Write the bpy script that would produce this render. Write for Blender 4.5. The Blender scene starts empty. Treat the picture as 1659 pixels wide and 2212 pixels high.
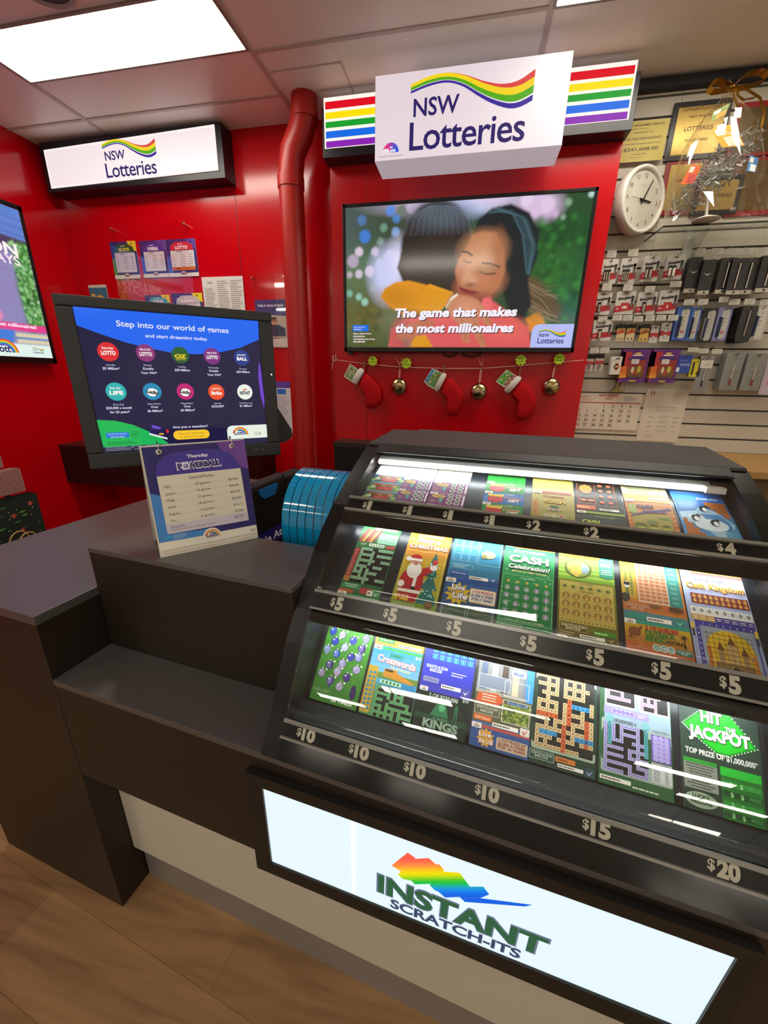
import bpy, bmesh, math, random
import numpy as np
from mathutils import Vector, Matrix
random.seed(7)
SC = bpy.context.scene
COL = SC.collection
PI = math.pi

# ------------------------------------------------------------------ camera, exposure, world
IMG_W, IMG_H, F_PX = 1659.0, 2212.0, 860.0
PITCH, ROLL, YAW, TURN = .3265, .016, .324, .1237      # TURN: the counter is not parallel to the back wall
def rotz(a):
    c, s = math.cos(a), math.sin(a)
    return np.array([[c, -s, 0], [s, c, 0], [0, 0, 1.]])
def rotx(a):
    c, s = math.cos(a), math.sin(a)
    return np.array([[1., 0, 0], [0, c, -s], [0, s, c]])
RC = rotz(YAW) @ rotx(PI / 2 - PITCH) @ rotz(ROLL)      # camera axes in the counter frame
RW = rotz(-TURN) @ RC                                   # camera axes in the room frame
EYE = np.array([0, 0, 1.5])
cam_d = bpy.data.cameras.new('camera')
cam_d.sensor_fit = 'VERTICAL'; cam_d.sensor_height = 36.0; cam_d.sensor_width = 27.0
cam_d.lens = 36.0 * F_PX / IMG_H; cam_d.clip_start = .02
cam = bpy.data.objects.new('camera', cam_d); COL.objects.link(cam)
mw = Matrix.Identity(4)
for i in range(3):
    for j in range(3): mw[i][j] = RW[i, j]
    mw[i][3] = EYE[i]
cam.matrix_world = mw
SC.camera = cam
SC.view_settings.view_transform = 'Standard'
SC.view_settings.look = 'None'
SC.view_settings.exposure = 0.0
SC.view_settings.gamma = 1.0
SC.view_settings.use_curve_mapping = False
world = bpy.data.worlds.new('world'); SC.world = world; world.use_nodes = True
world.node_tree.nodes['Background'].inputs[0].default_value = (1, .95, .9, 1)
world.node_tree.nodes['Background'].inputs[1].default_value = .05
LIGHT_PANEL = 18.0       # ceiling light diffusers
LED_CASE = 24.0         # light tubes in the ticket case
SIGN_EMIT = 1.0         # backlit sign faces

def ray(px, py, R): return R @ np.array([(px - IMG_W / 2) / F_PX, -(py - IMG_H / 2) / F_PX, -1.])
def hit(px, py, axis, val, R=RW):
    d = ray(px, py, R); t = (val - EYE[axis]) / d[axis]
    return EYE + t * d
def PW(px, py, y): p = hit(px, py, 1, y); return float(p[0]), float(p[2])     # room frame, plane y
def PC(px, py, axis, val): return hit(px, py, axis, val, RC)                  # counter frame
def CF(x, y, z):                                                              # counter frame -> room frame
    q = rotz(-TURN) @ np.array([x, y, z]); return (float(q[0]), float(q[1]), float(q[2]))

# ------------------------------------------------------------------ materials
def lin(h):
    if not isinstance(h, str): return tuple(h)
    h = h.lstrip('#')
    o = []
    for i in (0, 2, 4):
        c = int(h[i:i + 2], 16) / 255
        o.append(c / 12.92 if c <= .04045 else ((c + .055) / 1.055) ** 2.4)
    return tuple(o)
MATS = {}
def mat(h, rough=.5, metal=0., emit=0., spec=.5, coat=0., trans=0., ior=1.45, alpha=1.):
    key = (h, rough, metal, emit, spec, coat, trans, ior, alpha)
    if key in MATS: return MATS[key]
    m = bpy.data.materials.new('m_%03d' % len(MATS)); m.use_nodes = True
    b = m.node_tree.nodes['Principled BSDF']; c = lin(h)
    if emit > 0:
        b.inputs['Base Color'].default_value = (.01, .01, .01, 1)
        b.inputs['Emission Color'].default_value = (*c, 1)
        b.inputs['Emission Strength'].default_value = emit
    else:
        b.inputs['Base Color'].default_value = (*c, 1)
    b.inputs['Roughness'].default_value = rough
    b.inputs['Metallic'].default_value = metal
    b.inputs['Specular IOR Level'].default_value = spec
    b.inputs['Coat Weight'].default_value = coat
    b.inputs['Transmission Weight'].default_value = trans
    b.inputs['IOR'].default_value = ior
    b.inputs['Alpha'].default_value = alpha
    MATS[key] = m
    return m
def noisy(m, scale=40., amount=.3, target='Base Color', bump=0., stretch=(1, 1, 1), c2=None):
    """Break a plain material up with a little procedural noise."""
    nt = m.node_tree; b = nt.nodes['Principled BSDF']
    tc = nt.nodes.new('ShaderNodeTexCoord'); mp = nt.nodes.new('ShaderNodeMapping')
    mp.inputs['Scale'].default_value = stretch
    nz = nt.nodes.new('ShaderNodeTexNoise'); nz.inputs['Scale'].default_value = scale; nz.inputs['Detail'].default_value = 5
    nt.links.new(tc.outputs['Object'], mp.inputs[0]); nt.links.new(mp.outputs[0], nz.inputs['Vector'])
    if amount:
        c = b.inputs['Base Color'].default_value[:]
        mx = nt.nodes.new('ShaderNodeMix'); mx.data_type = 'RGBA'
        mx.inputs[6].default_value = c
        mx.inputs[7].default_value = (*lin(c2), 1) if c2 else tuple(v * (1 - amount) for v in c[:3]) + (1,)
        nt.links.new(nz.outputs[0], mx.inputs[0]); nt.links.new(mx.outputs[2], b.inputs['Base Color'])
    if bump:
        bp = nt.nodes.new('ShaderNodeBump'); bp.inputs['Strength'].default_value = bump; bp.inputs['Distance'].default_value = .002
        nt.links.new(nz.outputs[0], bp.inputs['Height']); nt.links.new(bp.outputs[0], b.inputs['Normal'])
    return m
def glass(tint=(1, 1, 1), rough=.02, refl=1.0, key='', base=.04):
    """Thin clear sheet: see-through with a Fresnel-like reflection."""
    k = ('glass', tint, rough, refl, base, key)
    if k in MATS: return MATS[k]
    m = bpy.data.materials.new('m_glass_%03d' % len(MATS)); m.use_nodes = True
    nt = m.node_tree; nt.nodes.clear()
    out = nt.nodes.new('ShaderNodeOutputMaterial'); mix = nt.nodes.new('ShaderNodeMixShader')
    tr = nt.nodes.new('ShaderNodeBsdfTransparent'); tr.inputs[0].default_value = (*tint, 1)
    gl = nt.nodes.new('ShaderNodeBsdfGlossy'); gl.inputs['Roughness'].default_value = rough
    gl.inputs['Color'].default_value = (refl, refl, refl, 1)
    fr = nt.nodes.new('ShaderNodeLayerWeight'); fr.inputs[0].default_value = .5
    pw = nt.nodes.new('ShaderNodeMath'); pw.operation = 'POWER'; pw.inputs[1].default_value = 4.0
    ad = nt.nodes.new('ShaderNodeMath'); ad.operation = 'MULTIPLY_ADD'; ad.inputs[1].default_value = .8; ad.inputs[2].default_value = base
    nt.links.new(fr.outputs['Facing'], pw.inputs[0]); nt.links.new(pw.outputs[0], ad.inputs[0])
    nt.links.new(ad.outputs[0], mix.inputs[0]); nt.links.new(tr.outputs[0], mix.inputs[1]); nt.links.new(gl.outputs[0], mix.inputs[2])
    nt.links.new(mix.outputs[0], out.inputs[0])
    MATS[k] = m
    return m

# ------------------------------------------------------------------ mesh builder
class G:
    def __init__(s): s.v, s.f, s.m, s.sm, s.mats = [], [], [], [], []
    def mi(s, m):
        if m not in s.mats: s.mats.append(m)
        return s.mats.index(m)
    def add(s, vs, fs, m, smooth=False):
        o = len(s.v); i = s.mi(m)
        s.v.extend([tuple(map(float, p)) for p in vs])
        for f in fs:
            s.f.append([o + k for k in f]); s.m.append(i); s.sm.append(smooth)
        return s
    def box(s, x0, y0, z0, x1, y1, z1, m):
        v = [(x, y, z) for z in (z0, z1) for y in (y0, y1) for x in (x0, x1)]
        return s.add(v, [(0, 2, 3, 1), (4, 5, 7, 6), (0, 1, 5, 4), (2, 6, 7, 3), (0, 4, 6, 2), (1, 3, 7, 5)], m)
    def quad(s, a, b, c, d, m): return s.add([a, b, c, d], [(0, 1, 2, 3)], m)
    def prism(s, pts, a, b, m, axis='x', smooth=False, caps=True):
        """Outline pts extruded from a to b; axis x: pts are (y,z); axis y: (x,z); axis z: (x,y)."""
        n = len(pts)
        def P(p, t): return (t, p[0], p[1]) if axis == 'x' else ((p[0], t, p[1]) if axis == 'y' else (p[0], p[1], t))
        v = [P(p, a) for p in pts] + [P(p, b) for p in pts]
        s.add(v, [(i, (i + 1) % n, n + (i + 1) % n, n + i) for i in range(n)], m, smooth)
        if caps:
            s.add(v, [tuple(range(n))[::-1], tuple(range(n, 2 * n))], m)
        return s
    def strip(s, prof, x0, x1, m, smooth=True):
        """Open (y,z) profile swept along x."""
        n = len(prof)
        v = [(x0, *p) for p in prof] + [(x1, *p) for p in prof]
        return s.add(v, [(i, n + i, n + i + 1, i + 1) for i in range(n - 1)], m, smooth)
    def band(s, prof, th, x0, x1, m, smooth=True):
        """Closed sheet of thickness th under an open (y,z) profile."""
        out = list(prof); inn = []
        for i, p in enumerate(prof):
            a = prof[max(i - 1, 0)]; b = prof[min(i + 1, len(prof) - 1)]
            d = Vector((b[0] - a[0], b[1] - a[1])).normalized()
            inn.append((p[0] + d[1] * th, p[1] - d[0] * th))
        pts = out + inn[::-1]
        n = len(pts)
        v = [(x0, *p) for p in pts] + [(x1, *p) for p in pts]
        s.add(v, [(i, (i + 1) % n, n + (i + 1) % n, n + i) for i in range(n)], m, smooth)
        k = len(prof)
        s.add(v, [(i, i + 1, n - 2 - i, n - 1 - i) for i in range(k - 1)] + [(n + i, 2 * n - 1 - i, 2 * n - 2 - i, n + i + 1) for i in range(k - 1)], m)
        return s
    def tube(s, path, r, m, n=10, closed=False, cap=True):
        P = [Vector(p) for p in path]; k = len(P); rs = r if isinstance(r, (list, tuple)) else [r] * k
        rings = []; up = None
        for i in range(k):
            a = P[i - 1] if (i or closed) else P[0]; b = P[(i + 1) % k] if (i < k - 1 or closed) else P[-1]
            t = (b - a).normalized()
            if up is None: up = t.orthogonal().normalized()
            up = (up - t * up.dot(t))
            up = up.normalized() if up.length > 1e-6 else t.orthogonal().normalized()
            w = t.cross(up)
            rings.append([P[i] + (up * math.cos(2 * PI * j / n) + w * math.sin(2 * PI * j / n)) * rs[i] for j in range(n)])
        v = [p for q in rings for p in q]; f = []
        for i in range(k if closed else k - 1):
            for j in range(n):
                i2 = (i + 1) % k
                f.append((i * n + j, i * n + (j + 1) % n, i2 * n + (j + 1) % n, i2 * n + j))
        s.add(v, f, m, True)
        if cap and not closed:
            s.add(rings[0], [tuple(range(n))[::-1]], m); s.add(rings[-1], [tuple(range(n))], m)
        return s
    def lathe(s, prof, m, n=24, M=None, smooth=True):
        v = []; f = []; k = len(prof)
        for r, z in prof:
            for j in range(n): v.append(Vector((r * math.cos(2 * PI * j / n), r * math.sin(2 * PI * j / n), z)))
        if M is not None: v = [M @ p for p in v]
        for i in range(k - 1):
            for j in range(n): f.append((i * n + j, i * n + (j + 1) % n, (i + 1) * n + (j + 1) % n, (i + 1) * n + j))
        return s.add(v, f, m, smooth)
    def disc(s, c, r, m, M=None, n=24):
        v = [Vector((r * math.cos(2 * PI * j / n), r * math.sin(2 * PI * j / n), 0)) + Vector(c) for j in range(n)]
        if M is not None: v = [M @ p for p in v]
        return s.add(v, [tuple(range(n))], m)
    def build(s, name, parent=None, loc=None, rz=0., bevel=0., seg=2, subsurf=0, M=None):
        me = bpy.data.meshes.new(name)
        me.from_pydata(s.v, [], s.f)
        for m in s.mats: me.materials.append(m)
        me.polygons.foreach_set('material_index', s.m)
        me.polygons.foreach_set('use_smooth', s.sm)
        me.update()
        o = bpy.data.objects.new(name, me); COL.objects.link(o)
        if parent is not None: o.parent = parent
        if loc is not None: o.location = loc
        if rz: o.rotation_euler = (0, 0, rz)
        if M is not None: o.matrix_world = M
        if bevel:
            b = o.modifiers.new('bevel', 'BEVEL'); b.width = bevel; b.segments = seg; b.limit_method = 'ANGLE'; b.angle_limit = .6
            b.harden_normals = False
        if subsurf:
            b = o.modifiers.new('sub', 'SUBSURF'); b.levels = subsurf; b.render_levels = subsurf
        return o

def thing(name, label, cat, loc=(0, 0, 0), rz=0., group=None, M=None):
    o = bpy.data.objects.new(name, None); COL.objects.link(o); o.empty_display_size = .05
    o.location = loc; o.rotation_euler = (0, 0, rz)
    if M is not None: o.matrix_world = M
    o['label'] = label; o['category'] = cat
    if group: o['group'] = group
    return o
def tag(o, label, cat, group=None):
    o['label'] = label; o['category'] = cat
    if group: o['group'] = group
    return o
def structure(o): o['kind'] = 'structure'; return o
def copy_thing(root, label=None, group=None, parent=None):
    r = root.copy(); COL.objects.link(r)
    if parent is not None: r.parent = parent
    for ch in list(root.children): copy_thing(ch, parent=r)
    if label: r['label'] = label
    if group: r['group'] = group
    return r

# ------------------------------------------------------------------ printed sheets: flat artwork laid on a part in thin layers
TXT = {}
def text_mesh(body, bold, shear, space):
    k = (body, bold, shear, space)
    if k in TXT: return TXT[k]
    cu = bpy.data.curves.new('t', 'FONT'); cu.body = body; cu.size = 1.0; cu.resolution_u = 3
    cu.offset = bold; cu.shear = shear; cu.space_character = space; cu.fill_mode = 'FRONT'
    ob = bpy.data.objects.new('t', cu)
    me = ob.to_mesh()
    v = np.array([p.co[:2] for p in me.vertices]) if len(me.vertices) else np.zeros((0, 2))
    f = [tuple(p.vertices) for p in me.polygons]
    ob.to_mesh_clear(); bpy.data.objects.remove(ob); bpy.data.curves.remove(cu)
    TXT[k] = (v, f)
    return TXT[k]
CAP = .73
class Sheet(G):
    """2D drawing: u right, v up, layers stack towards the viewer. kw are material options."""
    def __init__(s, mapf=None, dh=.00025, seg=None, **kw):
        super().__init__(); s.map = mapf or (lambda u, v, h: (u, -h, v)); s.dh = dh; s.kw = kw; s.seg = seg
        s.ox, s.oy, s.sx, s.sy = 0., 0., 1., 1.
    def at(s, ox, oy, sx=1., sy=None): s.ox, s.oy, s.sx, s.sy = ox, oy, sx, sx if sy is None else sy; return s
    def col(s, c): return c if not isinstance(c, (str, tuple)) else mat(c, **s.kw)
    def P(s, u, v, l): return s.map(s.ox + u * s.sx, s.oy + v * s.sy, l * s.dh)
    def poly(s, pts, c, l=1): return s.add([s.P(u, v, l) for u, v in pts], [tuple(range(len(pts)))], s.col(c))
    def rect(s, u0, v0, u1, v1, c, l=1):
        n = 1 if not s.seg else max(1, int(abs((v1 - v0) * s.sy) / s.seg + .5))
        vs = []
        for i in range(n + 1):
            v = v0 + (v1 - v0) * i / n
            vs += [s.P(u0, v, l), s.P(u1, v, l)]
        return s.add(vs, [(2 * i, 2 * i + 1, 2 * i + 3, 2 * i + 2) for i in range(n)], s.col(c))
    def rrect(s, u0, v0, u1, v1, r, c, l=1, n=5):
        p = []
        for cx, cy, a in ((u1 - r, v1 - r, 0), (u0 + r, v1 - r, 90), (u0 + r, v0 + r, 180), (u1 - r, v0 + r, 270)):
            for i in range(n + 1):
                t = math.radians(a + 90 * i / n); p.append((cx + r * math.cos(t), cy + r * math.sin(t)))
        return s.poly(p, c, l)
    def ell(s, cu, cv, ru, rv, c, l=1, n=18, a0=0., a1=360.):
        full = abs(a1 - a0) >= 360
        p = [(cu + ru * math.cos(math.radians(a0 + (a1 - a0) * i / n)), cv + rv * math.sin(math.radians(a0 + (a1 - a0) * i / n))) for i in range(n + (0 if full else 1))]
        return s.poly(p, c, l)
    def arc(s, cu, cv, r0, r1, a0, a1, c, l=1, n=14):
        A = [math.radians(a0 + (a1 - a0) * i / n) for i in range(n + 1)]
        v = [s.P(cu + r0 * math.cos(t), cv + r0 * math.sin(t), l) for t in A] + [s.P(cu + r1 * math.cos(t), cv + r1 * math.sin(t), l) for t in A]
        return s.add(v, [(i, i + 1, n + 2 + i, n + 1 + i) for i in range(n)], s.col(c))
    def ribbon(s, lo, hi, c, l=1):
        n = len(lo); v = [s.P(u, w, l) for u, w in lo] + [s.P(u, w, l) for u, w in hi]
        return s.add(v, [(i, i + 1, n + i + 1, n + i) for i in range(n - 1)], s.col(c))
    def line(s, u0, v0, u1, v1, w, c, l=1):
        d = Vector((u1 - u0, v1 - v0)); n = Vector((-d.y, d.x)).normalized() * w / 2
        return s.poly([(u0 + n.x, v0 + n.y), (u0 - n.x, v0 - n.y), (u1 - n.x, v1 - n.y), (u1 + n.x, v1 + n.y)], c, l)
    def frame(s, u0, v0, u1, v1, w, c, l=1):
        s.rect(u0, v0, u1, v0 + w, c, l); s.rect(u0, v1 - w, u1, v1, c, l); s.rect(u0, v0 + w, u0 + w, v1 - w, c, l); return s.rect(u1 - w, v0 + w, u1, v1 - w, c, l)
    def text(s, body, u, v, size, c, l=2, al='c', bold=0., sx=1., fit=None, shear=0., space=1., rot=0.):
        """size: cap height; v: baseline; fit: squeeze to this width."""
        vt, f = text_mesh(body, bold, shear, space)
        if not len(vt): return s
        k = size / CAP; w0, w1 = vt[:, 0].min(), vt[:, 0].max()
        kx = k * sx
        if fit: kx = fit / max(w1 - w0, 1e-6)
        off = {'l': -w0, 'c': -(w0 + w1) / 2, 'r': -w1}[al]
        ca, sa = math.cos(rot), math.sin(rot)
        vs = []
        for x, y in vt:
            a, b = (x + off) * kx, y * k
            vs.append(s.P(u + a * ca - b * sa, v + a * sa + b * ca, l))
        return s.add(vs, f, s.col(c))
    def lines(s, u0, v0, u1, v1, n, c, l=2, th=.45, seed=1, align='l'):
        """Small print too fine to read: n rows of word-length dashes."""
        R = random.Random(seed); dv = (v0 - v1) / n
        for i in range(n):
            v = v0 - dv * (i + .5); W = (u1 - u0) * R.uniform(.6, 1.)
            u = u0 if align == 'l' else u0 + ((u1 - u0) - W) / 2
            end = u + W
            while u < end:
                w = min((u1 - u0) * R.uniform(.06, .16), end - u)
                s.rect(u, v - dv * th / 2, u + w, v + dv * th / 2, c, l); u += w + (u1 - u0) * .02
        return s

# ------------------------------------------------------------------ pictures on screens and prints: painted point by point into a fine grid
class Paint:
    def __init__(s, w, h, aspect, bg='#000000'):
        s.w, s.h = w, h
        s.X, s.Y = np.meshgrid((np.arange(w) + .5) / w * aspect, (np.arange(h) + .5) / h)   # Y up
        s.a = np.zeros((h, w, 3)); s.a[:] = lin(bg)
    def mix(s, k, c):
        k = np.clip(k, 0, 1)[..., None]; s.a = s.a * (1 - k) + np.array(lin(c)) * k
    def ell(s, x, y, rx, ry, c, soft=.02, ang=0., op=1.):
        ca, sa = math.cos(ang), math.sin(ang); dx, dy = s.X - x, s.Y - y
        u, v = (dx * ca + dy * sa) / rx, (-dx * sa + dy * ca) / ry
        d = (np.sqrt(u * u + v * v) - 1) * min(rx, ry)
        s.mix(op * np.clip(.5 - d / soft, 0, 1), c); return s
    def poly(s, pts, c, soft=.01, op=1.):
        n = len(pts); ins = np.zeros(s.X.shape, bool); D = np.full(s.X.shape, 9.)
        for i in range(n):
            (x0, y0), (x1, y1) = pts[i], pts[(i + 1) % n]
            dx, dy = x1 - x0, y1 - y0; L = dx * dx + dy * dy + 1e-12
            t = np.clip(((s.X - x0) * dx + (s.Y - y0) * dy) / L, 0, 1)
            D = np.minimum(D, np.hypot(s.X - x0 - t * dx, s.Y - y0 - t * dy))
            cr = ((y0 > s.Y) != (y1 > s.Y)) & (s.X < dx * (s.Y - y0) / (dy if abs(dy) > 1e-9 else 1e-9) + x0)
            ins ^= cr
        s.mix(op * np.clip(.5 - np.where(ins, -D, D) / soft, 0, 1), c); return s
    def curve(s, pts, w, c, soft=.006, op=1.):
        D = np.full(s.X.shape, 9.)
        for (x0, y0), (x1, y1) in zip(pts[:-1], pts[1:]):
            dx, dy = x1 - x0, y1 - y0; L = dx * dx + dy * dy + 1e-12
            t = np.clip(((s.X - x0) * dx + (s.Y - y0) * dy) / L, 0, 1)
            D = np.minimum(D, np.hypot(s.X - x0 - t * dx, s.Y - y0 - t * dy))
        s.mix(op * np.clip(.5 - (D - w / 2) / soft, 0, 1), c); return s
    def mesh(s, g, mapf, u0, v0, u1, v1, m, layer=1, dh=.00025):
        """Append the picture to builder g as a grid; colours go to g.pic."""
        H, W = s.h, s.w; o = len(g.v); i0 = g.mi(m)
        for r in range(H):
            v = v0 + (v1 - v0) * r / (H - 1)
            for c in range(W):
                g.v.append(mapf(u0 + (u1 - u0) * c / (W - 1), v, layer * dh))
        for r in range(H - 1):
            b = o + r * W
            for c in range(W - 1):
                g.f.append([b + c, b + c + 1, b + W + c + 1, b + W + c]); g.m.append(i0); g.sm.append(False)
        g.pic = getattr(g, 'pic', []) + [(o, s.a.reshape(-1, 3).copy())]
def apply_pic(o, g):
    me = o.data; at = me.attributes.new('Col', 'FLOAT_COLOR', 'POINT')
    arr = np.ones((len(me.vertices), 4), np.float32)
    for st, a in g.pic: arr[st:st + len(a), :3] = a
    at.data.foreach_set('color', arr.ravel())
def pic_mat(emit=0., rough=.15, key=''):
    k = ('pic', emit, rough, key)
    if k in MATS: return MATS[k]
    m = bpy.data.materials.new('m_picture_%d' % len(MATS)); m.use_nodes = True
    nt = m.node_tree; b = nt.nodes['Principled BSDF']
    at = nt.nodes.new('ShaderNodeAttribute'); at.attribute_name = 'Col'
    if emit:
        b.inputs['Base Color'].default_value = (.006, .006, .006, 1)
        nt.links.new(at.outputs['Color'], b.inputs['Emission Color']); b.inputs['Emission Strength'].default_value = emit
    else: nt.links.new(at.outputs['Color'], b.inputs['Base Color'])
    b.inputs['Roughness'].default_value = rough
    MATS[k] = m
    return m
# ------------------------------------------------------------------ the room
CEIL = 2.87
XL, YB = -2.83, 2.70
RED = mat('#bc000e', rough=.16, spec=.55)
RED_P = mat('#b80210', rough=.22, spec=.5)
m_floor = mat('#a06a3c', rough=.42)
def wood_floor(m):
    nt = m.node_tree; b = nt.nodes['Principled BSDF']; L = nt.links.new
    tc = nt.nodes.new('ShaderNodeTexCoord'); mp = nt.nodes.new('ShaderNodeMapping'); mp.inputs['Rotation'].default_value = (0, 0, .16)
    br = nt.nodes.new('ShaderNodeTexBrick'); br.inputs['Scale'].default_value = 1.0
    br.inputs['Brick Width'].default_value = 1.2; br.inputs['Row Height'].default_value = .19
    br.inputs['Mortar Size'].default_value = .0009; br.inputs['Mortar Smooth'].default_value = .3
    br.inputs['Color1'].default_value = (*lin('#9c7c58'), 1); br.inputs['Color2'].default_value = (*lin('#8b6c4a'), 1); br.inputs['Mortar'].default_value = (*lin('#75563a'), 1)
    nz = nt.nodes.new('ShaderNodeTexNoise'); nz.inputs['Scale'].default_value = 3.2; nz.inputs['Detail'].default_value = 8; nz.inputs['Distortion'].default_value = 1.2
    m2 = nt.nodes.new('ShaderNodeMapping'); m2.inputs['Rotation'].default_value = (0, 0, .16); m2.inputs['Scale'].default_value = (.7, 7., 1)
    cr = nt.nodes.new('ShaderNodeValToRGB'); cr.color_ramp.elements[0].position = .3; cr.color_ramp.elements[1].position = .72
    cr.color_ramp.elements[0].color = (.62, .58, .54, 1); cr.color_ramp.elements[1].color = (1.3, 1.25, 1.16, 1)
    mx = nt.nodes.new('ShaderNodeMix'); mx.data_type = 'RGBA'; mx.blend_type = 'MULTIPLY'; mx.inputs[0].default_value = .85
    L(tc.outputs['Object'], mp.inputs[0]); L(mp.outputs[0], br.inputs['Vector'])
    L(tc.outputs['Object'], m2.inputs[0]); L(m2.outputs[0], nz.inputs['Vector']); L(nz.outputs[0], cr.inputs[0])
    L(br.outputs['Color'], mx.inputs[6]); L(cr.outputs[0], mx.inputs[7]); L(mx.outputs[2], b.inputs['Base Color'])
wood_floor(m_floor)
m_tile = noisy(mat('#efe8df', rough=.36, spec=.4), 30, .05)
m_tbar = mat('#bfb2a8', rough=.4)
X0, X1, Y0 = -6.0, 6.0, -12.0
structure(G().box(-3.0, -1.2, -.06, X1, YB + .1, 0, m_floor).build('floor'))
m_bounce_floor = mat('#cfcac2', rough=.5)  # unseen pale floor, added to bounce light up to the ceiling
structure(G().box(X0, Y0, -.06, X1, -1.2, 0, m_bounce_floor).box(X0, -1.2, -.06, -3.0, YB + .1, 0, m_bounce_floor).build('floor.001'))
g = G().box(X0, Y0, CEIL, X1, YB + .1, CEIL + .05, m_tile)
for x in (-5.9, -4.69, -3.485, -2.28, -1.075, .19, 1.41, 2.62, 3.83, 5.04): g.box(x - .011, Y0, CEIL - .005, x + .011, YB, CEIL + .001, m_tbar)
for y in (2.465, 1.865, 1.27, .67, .07, -.53, -1.13, -1.73, -2.33, -2.93, -3.53):
    g.box(X0, y - .009, CEIL - .004, -1.075, y + .009, CEIL + .001, m_tbar)
for y in (2.175, 1.575, .975, .375, -.225, -.825, -1.425, -2.025, -2.625, -3.225): g.box(-1.075, y - .009, CEIL - .004, X1, y + .009, CEIL + .001, m_tbar)
g.box(-1.06, 2.3, CEIL - .003, -.70, 2.306, CEIL + .001, m_tbar).box(-.706, 2.306, CEIL - .003, -.70, 2.56, CEIL + .001, m_tbar)      # cut edge of the patch tile round the pipe
structure(g.build('ceiling'))
# left wall and alcove back wall in red laminate sheets, with dark joints
g = G().box(XL - .12, -.6, 0, XL, YB + .05, CEIL, RED); structure(g.build('wall_left'))
seam = mat('#4a0006', rough=.4)
g = G().box(XL, YB, 0, .66, YB + .05, CEIL, RED)
xs = PW(508, 430, YB)[0]
g.box(xs - .002, YB - .0012, 0, xs + .002, YB + .001, CEIL, seam)
structure(g.build('wall_back'))
K = .957            # the red board stands forward of the slatwall
YP = 2.682 * K      # its face
xl, xr = PW(718, 600, YP)[0], .652 * K
g = G().box(xl, YP, 0, xr, YB, CEIL - .02, RED_P)
xs = PW(794, 600, YP)[0]
g.box(xs - .0012, YP - .0008, 0, xs + .0012, YP + .0005, CEIL - .02, seam)
o = g.build('trim_1', bevel=.0015); structure(o)
# white slatwall to the right
m_slat = noisy(mat('#c0b8a8', rough=.35, spec=.4), 3, .08)
m_groove = mat('#55504c', rough=.6)
g = G().box(xr - .02, YB, 0, X1, YB + .05, CEIL, m_groove)
zs = [1.431 + .0809 * k for k in range(-8, 18)]
zs = [.86] + [z for z in zs if .9 < z] + [CEIL]
for a, b in zip(zs[:-1], zs[1:]):
    xj = PW(1418, 491, 2.688)[0]
    for u0, u1 in ((xr - .02, xj - .0008), (xj + .0008, 2.2), (2.2016, X1)):
        g.box(u0, 2.686, a + .005, u1, YB + .001, b - .005, m_slat)
structure(g.build('wall_back_slatted'))
m_wall = mat('#e6e0d6', rough=.6)  # unseen shop walls, put in to close the room and bounce light
structure(G().box(X1, Y0, 0, X1 + .05, YB + .05, CEIL, m_wall).build('wall_right'))
structure(G().box(X0, Y0 - .05, 0, X1, Y0, CEIL, m_wall).build('wall_front'))
structure(G().box(X0 - .05, Y0, 0, X0, YB + .05, CEIL, m_wall).build('wall_far_left'))
structure(G().box(X0, YB, 0, XL - .12, YB + .05, CEIL, m_wall).build('wall_back.001'))
structure(G().box(.66, 2.64, CEIL - .05, X1, YB, CEIL - .012, mat('#1b1a22', rough=.5)).build('trim_2'))   # dark cornice over the slatwall

# ceiling light panels (seen ones, ones read from reflections, and added fill)
m_diff = bpy.data.materials.new('m_diffuser'); m_diff.use_nodes = True
b = m_diff.node_tree.nodes['Principled BSDF']; b.inputs['Base Color'].default_value = (.8, .8, .8, 1)
b.inputs['Emission Color'].default_value = (1, .93, .80, 1); b.inputs['Emission Strength'].default_value = LIGHT_PANEL
m_lframe = mat('#8a8178', rough=.4)
def ceiling_light(x0, y0, x1, y1, label):
    t = thing('ceiling_light', label, 'light', ((x0 + x1) / 2, (y0 + y1) / 2, CEIL), group='ceiling light panels')
    w, d = (x1 - x0) / 2, (y1 - y0) / 2
    f = G()
    for a in ((-w - .012, -d - .012, w + .012, -d), (-w - .012, d, w + .012, d + .012), (-w - .012, -d, -w, d), (w, -d, w + .012, d)): f.box(a[0], a[1], -.008, a[2], a[3], .0, m_lframe)
    f.build('frame', t)
    G().box(-w, -d, -.004, w, d, -.001, m_diff).build('diffuser', t)
ceiling_light(-2.262, 1.86, -1.092, 2.145, 'long white ceiling light panel lit up at the upper left above the alcove')
ceiling_light(.206, 1.88, 1.395, 2.165, 'white ceiling light panel cut off by the top right edge of the photo')
for i, (x, y) in enumerate(((-1.03, -.84), (2.65, -.84), (-3.46, -1.5), (-.97, -4.98), (-2.42, -5.6), (1.43, -6.5), (-2.75, -8.3), (2.3, -8.2), (2.2, -10.3), (-4.65, -3.8), (4.0, -3.6), (3.85, -6.6), (-4.65, -7.6), (2.65, .4), (2.65, -3.0))):  # all out of view; those not read from glass reflections are added fill
    ceiling_light(x, y, x + 1.2, y + .29, 'unseen ceiling light panel, some placed from reflections, others added to light the shop')
# round ceiling speaker, cut by the top left corner
p = hit(85, -40, 2, CEIL)
t = thing('ceiling_speaker', 'round flush ceiling speaker at the top left corner', 'speaker', (float(p[0]), float(p[1]), CEIL))
Mf = Matrix.Scale(-1, 4, (0, 0, 1))
G().lathe([(.094, .001), (.098, .006), (.108, .008), (.112, .003), (.112, 0)], mat('#a39a94', rough=.4), 32, Mf).build('rim', t)
G().lathe([(0, .005), (.06, .005), (.094, .001)], mat('#4a4546', rough=.7), 32, Mf).build('grille', t)

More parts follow.
